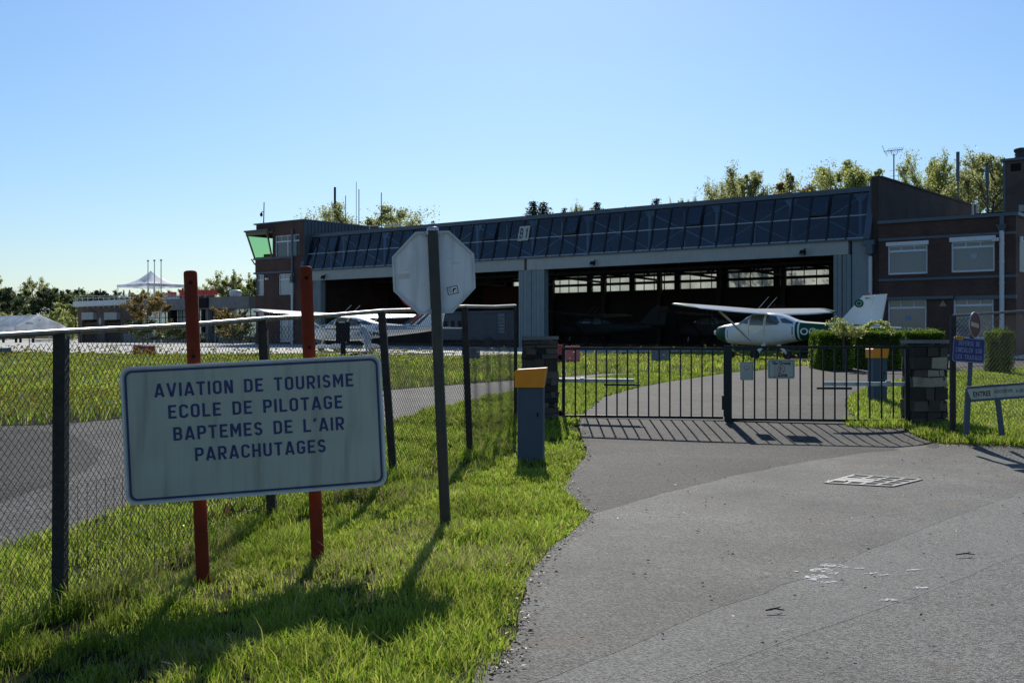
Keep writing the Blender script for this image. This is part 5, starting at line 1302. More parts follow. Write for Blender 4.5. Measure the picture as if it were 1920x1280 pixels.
# ------------------------------------------------------------------ terminal building at the left
def terminal():
    w = 5.0
    xa, xb = hx(146, w), hx(477, w); base = 1.35
    root = empty('terminal_building', Hw(xa, w)+(0,), HA, 'low flat roofed building with brick bays and a pale glass front left of the tower', 'building')
    S = lambda px: hx(px, w)-xa
    Z = lambda px, py: hz(px, py, w)
    W_ = xb-xa; xm = S(247); D_ = 14
    zr = Z(240, 566)
    h1 = (S(154), S(182), base-.2, Z(170, 585)); h2 = (S(196), S(226), base-.2, Z(210, 585))
    b = MB(); zf = Z(200, 573); facade(b, 0, xm, base-.4, zf, 0, .3, [h1, h2]); b.span(0, .3, .3, D_, base-.4, zf); b.build('brick_bays', M['brick3'], root)
    for h in (h1, h2): b = MB(); b.span(h[0], h[1], .25, .3, h[2], h[3]-1.0); gd = b.build('garage_door', M['brick2'], root)
    for h in (h1, h2): b = MB(); b.span(h[0]+.3, h[1]-.3, -.25, .2, h[3]-.75, h[3]-.02); b.build('awning', M['fascia'], root)
    for q in (.15, .42, .69): b = MB(); b.span(h2[0]+(h2[1]-h2[0])*q, h2[0]+(h2[1]-h2[0])*(q+.2), .2, .249, h2[3]-1.9, h2[3]-1.45); b.build('door_light', M['curtain'], gd)
    b = MB(); b.prism([(x*.62, y) for x, y in disc(.36, 24)], (1, 0, 0), (0, 0, 1), (S(188), -.001, Z(188, 602)), .03); b.build('oval_plaque', M['fascia'], root)
    zt = Z(200, 563.5)
    b = MB(); b.span(-.1, S(345), -.5, -.42, Z(200, 572.5), zt); b.span(-.1, S(345), -.42, D_, Z(200, 572.5)-.05, Z(200, 572.5)+.12); b.build('balustrade_band', M['octback'], root)
    b = MB()
    for px in range(152, 345, 10): b.tube([(S(px), -.44, Z(px, 577)), (S(px), -.44, Z(px, 557))], .03, 5)
    for py in (556, 559.5): b.tube([(S(147), -.44, Z(147, py-.4)), (S(345), -.44, Z(345, py-4))], .028, 5)
    b.build('roof_railing', M['pipe'], root)
    b = MB(); b.span(0, S(345), 3, 3.3, Z(200, 563), Z(200, 559.5)+.1); b.build('roof_kerb', M['brick3'], root)
    # right: glass front with dark columns under a deep concrete fascia
    zc = Z(420, 579); b = MB(); b.span(xm, W_, -.6, D_, zc, Z(430, 557)); b.build('concrete_fascia', M['concrete'], root)
    b = MB(); b.span(xm, W_, .4, .5, base-.3, zc); b.build('glass_front', M['curtain'], root)
    b = MB()
    for px in np.linspace(250, 474, 22): b.span(S(px)-.03, S(px)+.03, .36, .4, base, zc)
    for py in (594, 612): b.span(xm, W_, .355, .399, Z(360, py)-.03, Z(360, py)+.03)
    b.build('glazing_bars', M['mull'], root)
    for px, ww in ((326, .5), (388, .35), (418, .55)):
        b = MB(); b.span(S(px)-ww/2, S(px)+ww/2, -.5, .2, base-.3, zc); b.build('column', M['dark'], root)
    b = MB(); b.span(S(391)-.2, S(391)+.35, -.3, .1, base-.3, zc); b.build('pale_column', M['concrete'], root)
    b = MB(); b.span(S(386), S(402), -.75, -.6, zc+.1, zc+1.0); b.build('loudspeaker_box', M['dark'], root)
    for q0, q1, zz in ((xm, S(372), Z(320, 625)), (S(425), S(474), Z(440, 630))): b = MB(); b.span(q0, q1, -.9, -.3, base-.3, zz); b.build('planter', M['concrete'], root)
    # red letters on stilts, seen edge on as broken red boards
    def red(px0, px1, py0, py1, lab):
        e = empty('roof_sign', Hw(hx(px0, w), w-.3)+(Z(px0, py1),), HA, lab, 'sign', 'red boards on the flat roof')
        L = hx(px1, w)-hx(px0, w); H = Z(px0, py0)-Z(px0, py1)
        rr = random.Random(px0); b = MB(); x = 0
        while x < L-.2:
            l = rr.uniform(.45, .8); l = min(l, L-x); b.span(x, x+l-.05, 0, .12, .02+rr.uniform(0, .08), H-rr.uniform(0, .06)); x += l
        b.span(0, L, .05, .09, H*.4, H*.55); b.build('red_panels', M['red'], e)
        b = MB()
        for q in (.05, .35, .65, .95): b.tube([(L*q, .15, -.9), (L*q, .15, H*.9)], .03, 5)
        b.build('stilts', M['pipe'], e)
    red(320, 334, 548, 557, 'short red board on the flat roof, the smaller of the two'); red(342, 412, 545, 557, 'long red board on the flat roof behind the left red post')
    p = Hw(hx(421, w), w+1.2); e = empty('roof_tank', p+(Z(421, 556)-.05,), HA, 'small pale dome tank on the flat roof beside the long red board', 'tank')
    b = MB(); b.tube([(0, 0, 0), (0, 0, .25), (0, 0, .5), (0, 0, .62), (0, 0, .68)], [.40, .55, .58, .5, .3], 16); b.build('dome', M['octback'], e)
    b = MB(); b.tube([(0, 0, .40), (0, 0, .44)], .60, 16); b.build('band', M['octrim'], e)
    # open peaked canopy on the roof terrace
    w2 = w+4; xa2, xb2 = hx(238, w2), hx(342, w2); x0 = hx(283, w2+1.5); zb = zt; L = xb2-xa2
    e = empty('canopy_tent', Hw(x0, w2+1.5)+(zb,), HA, 'white peaked canopy on thin legs on the roof terrace behind three flagpoles', 'canopy')
    ze = hz(290, 531, w2)-zb; zp = hz(290, 504, w2)-zb; h = L/2*.58; n = 10
    b = MB(); rings = []
    for i in range(n+1):
        t = i/n; s = 1-t; z = ze+(zp-ze)*(t**1.9 if t < .95 else t**1.5); rings.append((s*h, z))
    vs = []; fs = []; m = 16
    for (s, z) in rings:
        for k in range(m):
            a = k/m*4; q = int(a); f = a-q; c = [(-1, -1), (1, -1), (1, 1), (-1, 1), (-1, -1)]
            u = c[q][0]+(c[q+1][0]-c[q][0])*f; v = c[q][1]+(c[q+1][1]-c[q][1])*f; vs.append((u*s, v*s*.8+0, z))
    for i in range(n):
        for k in range(m): fs.append((i*m+k, i*m+(k+1) % m, (i+1)*m+(k+1) % m, (i+1)*m+k))
    b.add(vs, fs, smooth=True)
    b.build('canvas_roof', M['canvas'], e)
    b = MB(); b.frame([(-h, -h*.8), (h, -h*.8), (h, h*.8), (-h, h*.8)], [(-h+.03, -h*.8+.03), (h-.03, -h*.8+.03), (h-.03, h*.8-.03), (-h+.03, h*.8-.03)], (1, 0, 0), (0, 1, 0), (0, 0, ze-.28), .28); b.build('valance', M['canvas'], e)
    for sx in (-1, 1):
        for sy in (-1, 1): b = MB(); b.tube([(sx*(h-.08), sy*(h*.8-.08), -.3), (sx*(h-.08), sy*(h*.8-.08), ze)], .035, 6); b.build('leg', M['pipe'], e)
    # flagpoles
    for px, top_, lab in ((277.5, 490.5, 'leftmost of the three bare flagpoles in front of the canopy'), (289.5, 490, 'middle one of the three bare flagpoles in front of the canopy'), (302, 489.5, 'rightmost of the three bare flagpoles in front of the canopy')):
        ww = -1.5; x = hx(px, ww); e = empty('flagpole', Hw(x, ww)+(hgz(x, ww),), HA, lab, 'flagpole', 'bare flagpoles'); H = hz(px, top_, ww)-hgz(x, ww)
        b = MB(); b.tube([(0, 0, 0), (0, 0, H)], [.06, .035], 8); b.build('pole', M['pipe'], e)
        b = MB(); b.tube([(0, 0, H-.02), (0, 0, H+.05), (0, 0, H+.12), (0, 0, H+.16)], [.04, .10, .10, .03], 8); b.build('finial', M['pipe'], e)
terminal()

def marquee():
    D = 118; zg = gz(-50, D); k = D/FPX
    e = empty('marquee_tent', (W(76, 640, D).x, D, zg), R(-8), 'large white marquee with printed gable behind the fence at the left', 'tent')
    hw = 51*k; ze = (640-612)*k+EYE-zg; zr = (640-590.5)*k+EYE-zg; L = 14
    ax = Vector((-1, .55, 0)).normalized()*L
    A = [Vector((-hw, 0, .9)), Vector((hw, 0, .9)), Vector((hw, 0, ze)), Vector((0, 0, zr)), Vector((-hw, 0, ze))]
    b = MB(); b.add(A, [(0, 1, 2, 3, 4)]); b.build('gable', M['canvas'], e)
    b = MB(); B_ = [a+ax for a in A]; b.add([A[4]+Vector((0, -.1, 0)), A[3]+Vector((0, -.1, .03)), B_[3], B_[4]], [(0, 1, 2, 3)]); b.add([A[3]+Vector((0, -.1, .03)), A[2]+Vector((0, -.1, 0)), B_[2], B_[3]], [(0, 1, 2, 3)]); b.build('roof', M['canvas'], e)
    b = MB(); b.add([A[0], A[4], B_[4], B_[0]], [(0, 1, 2, 3)]); b.build('side_wall', M['canvas'], e)
    for u in (-1, -.33, .33, 1): b = MB(); b.tube([(hw*u, 0.05, -.3), (hw*u, 0.05, ze if abs(u) == 1 else 1)], .06, 6); b.build('leg', M['pipe'], e)
    text('lettering', "SPAN", Vector((-hw*.57, -.0, ze+.22)), (1, 0, 0), (0, 0, 1), .78, .22, M['navy'], e, .01, .01)
    b = MB(); b.prism([(-.22, .08), (-.05, .02), (0, -.08), (.06, .02), (.25, .12), (.05, .06), (-.02, .06)], (1, 0, 0), (0, 0, 1), (-.12, 0, ze+.62), .01); b.build('emblem', M['navy'], e)
    for px, dd, lab in ((50, 108, 'dark slatted bench at the apron edge below the marquee, the right one'), (18, 108, 'dark slatted bench at the apron edge below the marquee, the left one')):
        p = W(px, 640, dd); t = empty('bench', (p.x, dd, gz(p.x, dd)), 0, lab, 'bench', 'benches below the marquee')
        b = MB(); b.span(-.7, .7, -.2, .2, .4, .46); b.build('seat', M['dark'], t); b = MB(); b.span(-.7, .7, .2, .26, .5, .95); b.build('backrest', M['dark'], t)
        for s in (-.6, .6): b = MB(); b.span(s-.04, s+.04, -.18, .24, 0, .4); b.build('leg', M['dark'], t)
marquee()

# ------------------------------------------------------------------ aircraft
SECT = [(-.16, 1.02, 1.38, .22, 2.2), (-.34, .86, 1.48, .42, 2.4), (-.7, .74, 1.55, .52, 2.6), (-1.2, .68, 1.60, .55, 2.8), (-1.62, .66, 1.64, .56, 3.0), (-1.78, .65, 1.68, .56, 3.0), (-2.15, .64, 1.88, .56, 3.2), (-2.55, .63, 2.04, .56, 3.4), (-3.1, .63, 2.07, .56, 3.4), (-3.7, .65, 2.05, .555, 3.3), (-4.15, .70, 1.97, .52, 3.0), (-4.6, .77, 1.82, .46, 2.7), (-4.85, .80, 1.74, .425, 2.6), (-5.2, .85, 1.66, .38, 2.5), (-6.0, .96, 1.58, .28, 2.4), (-6.8, 1.07, 1.53, .18, 2.3), (-7.5, 1.18, 1.48, .10, 2.2), (-8.05, 1.26, 1.44, .035, 2.0)]
def sect_at(x):
    xs = [s[0] for s in SECT][::-1]
    return [float(np.interp(x, xs, [s[i] for s in SECT][::-1])) for i in range(1, 5)]
def halfw(x, z):
    zb, zt, w, n = sect_at(x); c = (zb+zt)/2; h = (zt-zb)/2; t = min(.999, abs((z-c)/h)); return w*(1-t**n)**(1/n)
def skinpatch(b, poly, side=1, off=.008, mi=0, n=5):
    """polygon (x, z) laid on the fuselage side"""
    bm = bmesh.new(); bm.faces.new([bm.verts.new((x, 0, z)) for x, z in poly])
    xs = [p[0] for p in poly]; zs = [p[1] for p in poly]
    for i in range(1, n*2): bmesh.ops.bisect_plane(bm, geom=bm.verts[:]+bm.edges[:]+bm.faces[:], plane_co=(min(xs)+(max(xs)-min(xs))*i/(n*2), 0, 0), plane_no=(1, 0, 0))
    for i in range(1, n): bmesh.ops.bisect_plane(bm, geom=bm.verts[:]+bm.edges[:]+bm.faces[:], plane_co=(0, 0, min(zs)+(max(zs)-min(zs))*i/n), plane_no=(0, 0, 1))
    bm.verts.index_update()
    b.add([(v.co.x, side*(halfw(v.co.x, v.co.z)+off), v.co.z) for v in bm.verts], [tuple(v.index for v in f.verts) for f in bm.faces], mi, smooth=True); bm.free()
def aircraft(name, loc, rz, scale, label, body, scheme, reg=None, fairings=False, glass='acglass', group=None):
    root = empty(name, loc, rz, label, 'aircraft', group); root.scale = scale
    # fuselage
    b = MB(); n = 28; xs = sorted(set([s[0] for s in SECT]+[-1.02, -1.10, -4.98, -5.05, -5.08, -5.14]), reverse=True); ring = []
    for x in xs:
        zb, zt, w, e = sect_at(x); c = (zb+zt)/2; h = (zt-zb)/2; r = []
        for k in range(n):
            a = 2*math.pi*k/n; ca, sa = math.cos(a), math.sin(a)
            r.append((x, w*math.copysign(abs(ca)**(2/e), ca), c+h*math.copysign(abs(sa)**(2/e), sa)))
        ring.append(r)
    for i in range(len(xs)-1):
        xm = (xs[i]+xs[i+1])/2
        if scheme == 'green': mi = 1 if (xm > -1.02 or (xm < -4.98 and not (-5.08 > xm > -5.14))) else 0
        elif scheme == 'navy': mi = 0
        else: mi = 0
        for k in range(n):
            zc = (ring[i][k][2]+ring[i][(k+1) % n][2])/2
            m2 = mi
            if scheme == 'navy' and xm > -1.78 and zc > 1.42: m2 = 1
            b.add([ring[i][k], ring[i][(k+1) % n], ring[i+1][(k+1) % n], ring[i+1][k]], [(0, 1, 2, 3)], m2, smooth=True)
    b.add(ring[0], [tuple(range(n))]); b.add(ring[-1], [tuple(range(n))])
    fo = b.build('fuselage', [body, M['acgreen'] if scheme == 'green' else M['acnavy']], root)
    bm = bmesh.new(); bm.from_mesh(fo.data); bmesh.ops.remove_doubles(bm, verts=bm.verts, dist=.0005); bmesh.ops.recalc_face_normals(bm, faces=bm.faces); bm.to_mesh(fo.data); bm.free()
    # windows on both sides, windscreen
    wins = [[(-1.98, 1.62), (-2.42, 1.56), (-2.42, 1.97), (-2.32, 1.95)], [(-2.52, 1.52), (-3.32, 1.50), (-3.34, 1.96), (-2.54, 1.97)], [(-3.46, 1.50), (-4.12, 1.52), (-4.24, 1.62), (-3.98, 1.90), (-3.48, 1.95)], [(-4.22, 1.78), (-4.36, 1.60), (-4.85, 1.56), (-4.9, 1.62), (-4.42, 1.80)]]
    for side in (1, -1):
        for wpoly in wins:
            b = MB(); skinpatch(b, wpoly, side); b.build('window', M[glass], root)
    b = MB()
    n2 = 9; rows = []
    for x in (-1.84, -2.0, -2.15, -2.35, -2.5):
        zb, zt, w, e = sect_at(x); c = (zb+zt)/2; h = (zt-zb)/2; r = []
        for k in range(n2):
            a = math.pi*(.16+.68*k/(n2-1)); ca, sa = math.cos(a), math.sin(a); r.append((x+.012, (w+.008)*math.copysign(abs(ca)**(2/e), ca), c+(h+.008)*abs(sa)**(2/e)))
        rows.append(r)
    for i in range(4):
        for k in range(n2-1): b.add([rows[i][k], rows[i][k+1], rows[i+1][k+1], rows[i+1][k]], [(0, 1, 2, 3)], smooth=True)
    b.build('windscreen', M['acteal'] if scheme == 'navy' else M[glass], root)
    # door outlines
    b = MB()
    for side in (1, -1):
        for x in (-2.47, -3.39): skinpatch(b, [(x, .80), (x-.014, .80), (x-.014, 1.98), (x, 1.98)], side, .004, 0, 4)
    b.build('door_seam', M['acdim'], root)
    # wing
    def airfoil(xle, ch, z, th):
        up_ = [(0, 0), (.02, .35), (.1, .75), (.3, 1), (.6, .75), (.85, .3), (1, 0)]; lo = [(.85, -.08), (.6, -.2), (.3, -.3), (.1, -.3), (.02, -.18)]
        return [(xle-u*ch, z+.05+v*th-u*ch*.125) for u, v in up_+lo]
    tipm = 1 if scheme == 'green' else 0
    for side in (1, -1):
        b = MB(); st = [(.0, -1.98, 1.63, 2.10, .16), (2.6, -1.98, 1.63, 2.17, .16), (4.85, -2.08, 1.28, 2.25, .12), (5.2, -2.12, 1.18, 2.265, .11), (5.42, -2.2, 1.0, 2.28, .08), (5.5, -2.35, .7, 2.285, .03)]
        P = [[(x, side*y, z) for x, z in airfoil(xle, ch, z, th)] for y, xle, ch, z, th in st]; m = len(P[0])
        for i in range(len(P)-1):
            mi = tipm if (scheme == 'green' and i >= 2) else 0
            for k in range(m): b.add([P[i][k], P[i][(k+1) % m], P[i+1][(k+1) % m], P[i+1][k]], [(0, 1, 2, 3)], mi, smooth=True)
        b.add(P[-1], [tuple(range(m))]); wo = b.build('wing', [body, M['acgreen']], root)
        bm = bmesh.new(); bm.from_mesh(wo.data); bmesh.ops.remove_doubles(bm, verts=bm.verts, dist=.0005); bmesh.ops.recalc_face_normals(bm, faces=bm.faces); bm.to_mesh(wo.data); bm.free()
        b = MB(); b.bar((-2.55, side*.52, .84), (-2.5, side*2.62, 2.10), .05, .12, up=(1, 0, 0)); b.build('strut', body, root)
        # tailplane
        b = MB(); pts = [(-7.15, .06), (-7.45, 1.6), (-7.6, 1.72), (-8.0, 1.72), (-8.12, .2), (-8.05, .04)]
        b.prism([(x, side*y) for x, y in pts], (1, 0, 0), (0, 1, 0), (0, 0, 1.34), .07); b.build('tailplane', body, root)
        # main gear
        b = MB(); b.bar((-3.35, side*.42, .72), (-3.38, side*1.12, .26), .14, .04, up=(1, 0, 0)); b.build('gear_leg', body, root)
        b = MB(); b.tube([(-3.38, side*1.12, .21), (-3.38, side*1.28, .21)], .21, 18); b.build('wheel', M['rubber'], root)
        if fairings:
            b = MB(); b.tube([(-2.75, side*1.2, .25), (-2.9, side*1.2, .27), (-3.3, side*1.2, .29), (-3.7, side*1.2, .29), (-4.1, side*1.2, .27)], [.03, .14, .19, .15, .03], 14); b.build('wheel_fairing', body, root)
    # fin and rudder
    b = MB(); b.prism([(-5.6, 1.56), (-6.55, 1.62), (-7.42, 2.68), (-7.83, 2.70), (-7.60, 1.44)], (1, 0, 0), (0, 0, 1), (0, .05, 0), .10); b.build('fin', body, root)
    b = MB(); b.prism([(-7.62, 1.42), (-7.85, 2.70), (-8.26, 2.72), (-8.05, 1.44)], (1, 0, 0), (0, 0, 1), (0, .04, 0), .08); b.build('rudder', body, root)
    b = MB(); b.tube([(-7.6, 0, 2.69), (-7.6, 0, 2.74), (-7.6, 0, 2.79)], [.05, .06, .02], 8); b.build('beacon', mat('beacon_red', (.7, .03, .05), .2), root)
    # nose gear, spinner, propeller
    b = MB(); b.bar((-1.05, 0, .75), (-.95, 0, .22), .07, .07); b.build('nose_leg', M['alu'], root)
    b = MB(); b.tube([(-.92, -.08, .19), (-.92, .08, .19)], .19, 18); b.build('nose_wheel', M['rubber'], root)
    if fairings: b = MB(); b.tube([(-.45, 0, .22), (-.6, 0, .25), (-.95, 0, .28), (-1.35, 0, .27), (-1.65, 0, .25)], [.03, .12, .17, .13, .03], 14); b.build('nose_fairing', body, root)
    b = MB(); b.tube([(-.18, 0, 1.2), (-.05, 0, 1.2), (.08, 0, 1.2), (.15, 0, 1.2)], [.16, .15, .10, .02], 16); b.build('spinner', body, root)
    a = R(28); b = MB()
    for s in (1, -1):
        d = Vector((0, math.sin(a)*s, math.cos(a)*s)); o = Vector((-.08, 0, 1.2)); t = d.cross(Vector((1, 0, 0)))
        b.add([o+d*.12-t*.05, o+d*.12+t*.05, o+d*.55+t*.075, o+d*.92+t*.05, o+d*.95, o+d*.92-t*.05, o+d*.55-t*.075]+[p+Vector((.02, 0, 0)) for p in [o+d*.12-t*.05, o+d*.12+t*.05, o+d*.55+t*.075, o+d*.92+t*.05, o+d*.95, o+d*.92-t*.05, o+d*.55-t*.075]], [(0, 1, 2, 3, 4, 5, 6), (13, 12, 11, 10, 9, 8, 7)]+[(i, (i+1) % 7, 7+(i+1) % 7, 7+i) for i in range(7)])
    b.build('propeller', M['dark'], root)
    # whip aerials
    for y in (.35, -.25): b = MB(); b.tube([(-2.9, y, 2.26), (-3.5, y, 2.75)], .008, 5); b.build('whip_aerial', M['alu'], root)
    def sidetext(s, x0, zc, w_, h_, m):
        # lay letters along the port side
        x1 = x0-w_; A = Vector((x0, halfw(x0, zc)+.012, zc-h_/2)); B_ = Vector((x1, halfw(x1, zc)+.012, zc-h_/2)); u = (B_-A).normalized()
        t = text('registration', s, A, u, Vector((0, 0, 1)), w_, h_, m, root, .006, .015)
        t2 = text('registration', s, Vector((x1, -(halfw(x1, zc)+.012), zc-h_/2)), (Vector((A.x, -A.y, 0))-Vector((B_.x, -B_.y, 0))).normalized(), Vector((0, 0, 1)), w_, h_, m, root, .006, .015)
    if scheme == 'green':
        sidetext("OO", -5.20, 1.22, .62, .30, M['acwhite'])
        b = MB(); b.prism(disc(.17, 24, -7.28, 2.36), (1, 0, 0), (0, 0, 1), (0, .056, 0), -.003); b.frame(disc(.10, 20, -7.28, 2.36), disc(.075, 20, -7.28, 2.36), (1, 0, 0), (0, 0, 1), (0, .060, 0), -.002, 1); b.build('fin_emblem', [M['acgreen'], mat('pale_emblem', (.35, .5, .42), .5)], root)
        b = MB(); b.span(-7.62, -7.50, .051, .055, 2.54, 2.585); b.build('flag_mark', M['acnavy'], root); b = MB(); b.span(-7.69, -7.63, .051, .055, 2.54, 2.585); b.build('flag_mark', M['yellow'], root)
        b = MB()
        for side in (1, -1):
            skinpatch(b, [(-1.14, .70), (-1.18, .70), (-1.18, 1.58), (-1.14, 1.58)], side, .003, 0, 6); skinpatch(b, [(-4.86, .83), (-4.91, .83), (-4.91, 1.70), (-4.86, 1.70)], side, .003, 0, 6)
        b.build('pin_stripe', M['acgreen'], root)
    if scheme == 'navy':
        sidetext(reg, -4.15, 1.06, 1.35, .26, M['acnavy'])
        b = MB()
        for side in (1, -1):
            skinpatch(b, [(-1.5, 1.30), (-4.3, 1.28), (-4.3, 1.33), (-1.5, 1.36)], side, .004)
            for z0, sl in ((1.28, .16), (1.38, .20)):
                skinpatch(b, [(-5.0, z0), (-6.9, z0-.03+sl*.4), (-6.9, z0+.04+sl*.4), (-5.2, z0+.05)], side, .004)
        for s in (1, -1):
            for k in range(3): b.prism([(-6.2-k*.32, 1.56), (-6.38-k*.32, 1.56), (-7.3-k*.22, 2.4), (-7.2-k*.22, 2.4)], (1, 0, 0), (0, 0, 1), (0, s*.054-(.0 if s > 0 else -.004), 0), -.004)
        b.build('stripes', M['acnavy'], root)
        b = MB(); b.prism([(-6.62, 1.72), (-6.75, 1.72), (-7.42, 2.55), (-7.34, 2.55)], (1, 0, 0), (0, 0, 1), (0, .057, 0), -.004); b.build('red_stripe', M['acred'], root)
    def fx(x): return x*.86 if x > -4.9 else -4.9*.86+(x+4.9)*(8.28-4.9*.86)/(8.28-4.9)
    for ch in root.children:
        if ch.type == 'MESH':
            for v in ch.data.vertices: v.co.x = fx(v.co.x)
    return root
def place_ac(tail, psi, sx, sy, sz, **kw):
    c, s = math.cos(psi), math.sin(psi); L = 8.28*sx
    nx, ny = tail[0]-L*c, tail[1]+L*s; mx, my = tail[0]-.6*L*c, tail[1]+.6*L*s
    return aircraft(loc=(nx, ny, gz(mx, my)+.02), rz=math.pi-psi, scale=(sx, sy, sz), **kw)
place_ac((14.72, 44.6), R(47.3), 1, 1, .97, name='light_aircraft', label='white high wing aircraft with dark green nose and tail parked behind the gate', body=M['acwhite'], scheme='green')
place_ac((-3.40, 59.3), R(31.7), 1.147, 1.23, .92, name='light_aircraft', label='white high wing aircraft with navy stripes and black cowling seen through the fence', body=M['acwhite'], scheme='navy', reg="PH-AML", fairings=True)
xa = Hw(hx(1190, 8), 8)
place_ac((xa[0]+2.2, xa[1]-1.0), R(34), 1.05, 1.1, 1.0, name='light_aircraft', label='dim grey aircraft inside the right hangar bay, nearer the middle door stack', body=M['acdim'], scheme='plain', group='aircraft stored in the dark hangar')
xa = Hw(hx(1420, 10), 10)
place_ac((xa[0]+1.6, xa[1]-1.2), R(42), 1.0, 1.0, 1.0, name='light_aircraft', label='dim grey aircraft inside the right hangar bay, behind the green nosed one', body=M['acdim'], scheme='plain', group='aircraft stored in the dark hangar')

def trailer():
    w = 1.2; xa, xb = hx(822, w), hx(970, w); zb = hgz(xa, w); e = empty('box_trailer', Hw(xa, w)+(zb,), HA, 'dark grey box trailer with small square windows in the left hangar bay', 'trailer')
    L = xb-xa; H = hz(840, 588, w)-zb; tm = mat('slate_trailer', (.075, .095, .12), .5, var=.15)
    b = MB(); b.span(0, L, 0, 2.2, .45, H); 
    for z in np.arange(.6, H-1.3, .22): b.span(0, L, -.03, 0, z, z+.05)
    b.build('body', tm, e)
    b = MB(); b.span(-.05, L+.05, -.12, 2.3, H, H+.14); b.build('roof', M['cabinet'], e)
    for px in (836, 849, 862, 875):
        x = hx(px, w)-xa; b = MB(); b.span(x-.15, x+.15, -.02, 0, H-.95, H-.5); b.build('window', M['dark'], e)
    for x in (L*.35, L*.65): b = MB(); b.tube([(x, -.02, .36), (x, .25, .36)], .36, 16); b.build('wheel', M['rubber'], e)
    x = hx(941, w)-xa; b = MB(); b.span(x-.28, x+.28, -.06, -.03, .9, 2.2); p = b.build('notice_panel', mat('dull_notice_panel', (.30, .33, .36), .7), e)
    b = MB()
    for k in range(5): b.span(x-.27, x+.27, -.065, -.0605, 1.05+k*.22, 1.09+k*.22)
    b.build('notice_lines', M['dark'], p)
trailer()

# ------------------------------------------------------------------ person in white overalls bending at the aircraft
def person():
    D = 57.2; p = W(687, 640, D); g = gz(p.x, D); root = empty('person', (p.x, D, g+.02), 0, 'person in white overalls bending towards the cabin of the navy striped aircraft', 'person')
    J = [((0, 0, .90), .15), ((-.02, 0, 1.05), .155), ((-.10, 0, 1.25), .165), ((-.20, 0, 1.36), .15), ((-.27, 0, 1.42), .06), ((-.33, 0, 1.47), .075), ((-.38, 0, 1.50), .10),
         ((.0, -.10, .86), .105), ((.02, -.11, .48), .078), ((.03, -.12, .09), .05), ((-.10, -.13, .04), .045),
         ((.12, .10, .86), .105), ((.17, .12, .48), .078), ((.22, .13, .09), .05), ((.09, .14, .04), .045),
         ((-.20, -.20, 1.33), .065), ((-.30, -.23, 1.08), .048), ((-.46, -.2, .98), .036), ((-.53, -.19, .96), .030),
         ((-.20, .20, 1.33), .065), ((-.34, .22, 1.12), .048), ((-.52, .18, 1.08), .036), ((-.59, .17, 1.07), .030)]
    E = [(0, 1), (1, 2), (2, 3), (3, 4), (4, 5), (5, 6), (0, 7), (7, 8), (8, 9), (9, 10), (0, 11), (11, 12), (12, 13), (13, 14), (3, 15), (15, 16), (16, 17), (17, 18), (3, 19), (19, 20), (20, 21), (21, 22)]
    me = bpy.data.meshes.new('body'); me.from_pydata([j[0] for j in J], E, []); o = bpy.data.objects.new('body', me); C.objects.link(o); o.parent = root
    o.modifiers.new('skin', 'SKIN'); sv = me.skin_vertices[0].data
    for i, (c, r) in enumerate(J): sv[i].radius = (r, r)
    sv[0].use_root = True; o.modifiers.new('sub', 'SUBSURF').render_levels = 2; me.materials.append(M['cloth'])
    def blob(name, c, r, m, n=10):
        b = MB(); c = Vector(c); pts = [c+Vector((0, 0, r[2]*math.cos(math.pi*i/n))) for i in range(n+1)]; vs = []; fs = []
        for i in range(n+1):
            for k in range(12): a = 2*math.pi*k/12; s = math.sin(math.pi*i/n); vs.append(pts[i]+Vector((r[0]*s*math.cos(a), r[1]*s*math.sin(a), 0)))
        for i in range(n):
            for k in range(12): fs.append((i*12+k, i*12+(k+1) % 12, (i+1)*12+(k+1) % 12, (i+1)*12+k))
        b.add(vs, fs, smooth=True); return b.build(name, m, root)
    blob('head', (-.41, 0, 1.51), (.105, .085, .125), M['skin']); blob('hair', (-.39, 0, 1.55), (.112, .094, .105), M['hair'])
    # hands with fingers holding the door sill
    for y, x, z in ((-.19, -.56, .95), (.17, -.62, 1.06)):
        b = MB(); b.box((x, y, z), (.09, .07, .028))
        for k in range(4): b.tube([(x-.04, y-.028+k*.019, z), (x-.085, y-.028+k*.019, z-.005), (x-.11+.005*abs(k-1), y-.028+k*.019, z-.03)], [.0095, .009, .007], 6)
        b.tube([(x-.0, y+.035, z), (x-.05, y+.06, z-.01), (x-.075, y+.055, z-.025)], [.011, .010, .008], 6); b.build('hand', M['skin'], root)
    for c in ((-.05, -.125, .035), (.14, .135, .035)): b = MB(); b.box(c, (.27, .10, .085)); b.build('shoe', M['dark'], root)
    # black tool box beside
    D = 52; p = W(665, 640, D); t = empty('tool_box', (p.x, D, gz(p.x, D)+.02), 0, 'small black box on the apron below the navy striped aircraft', 'box')
    b = MB(); b.span(-.17, .17, -.1, .1, 0, .19); b.build('case', M['dark'], t); b = MB(); b.tube([(-.07, 0, .19), (-.06, 0, .23), (.06, 0, .23), (.07, 0, .19)], .01, 5); b.build('handle', M['dark'], t)
person()

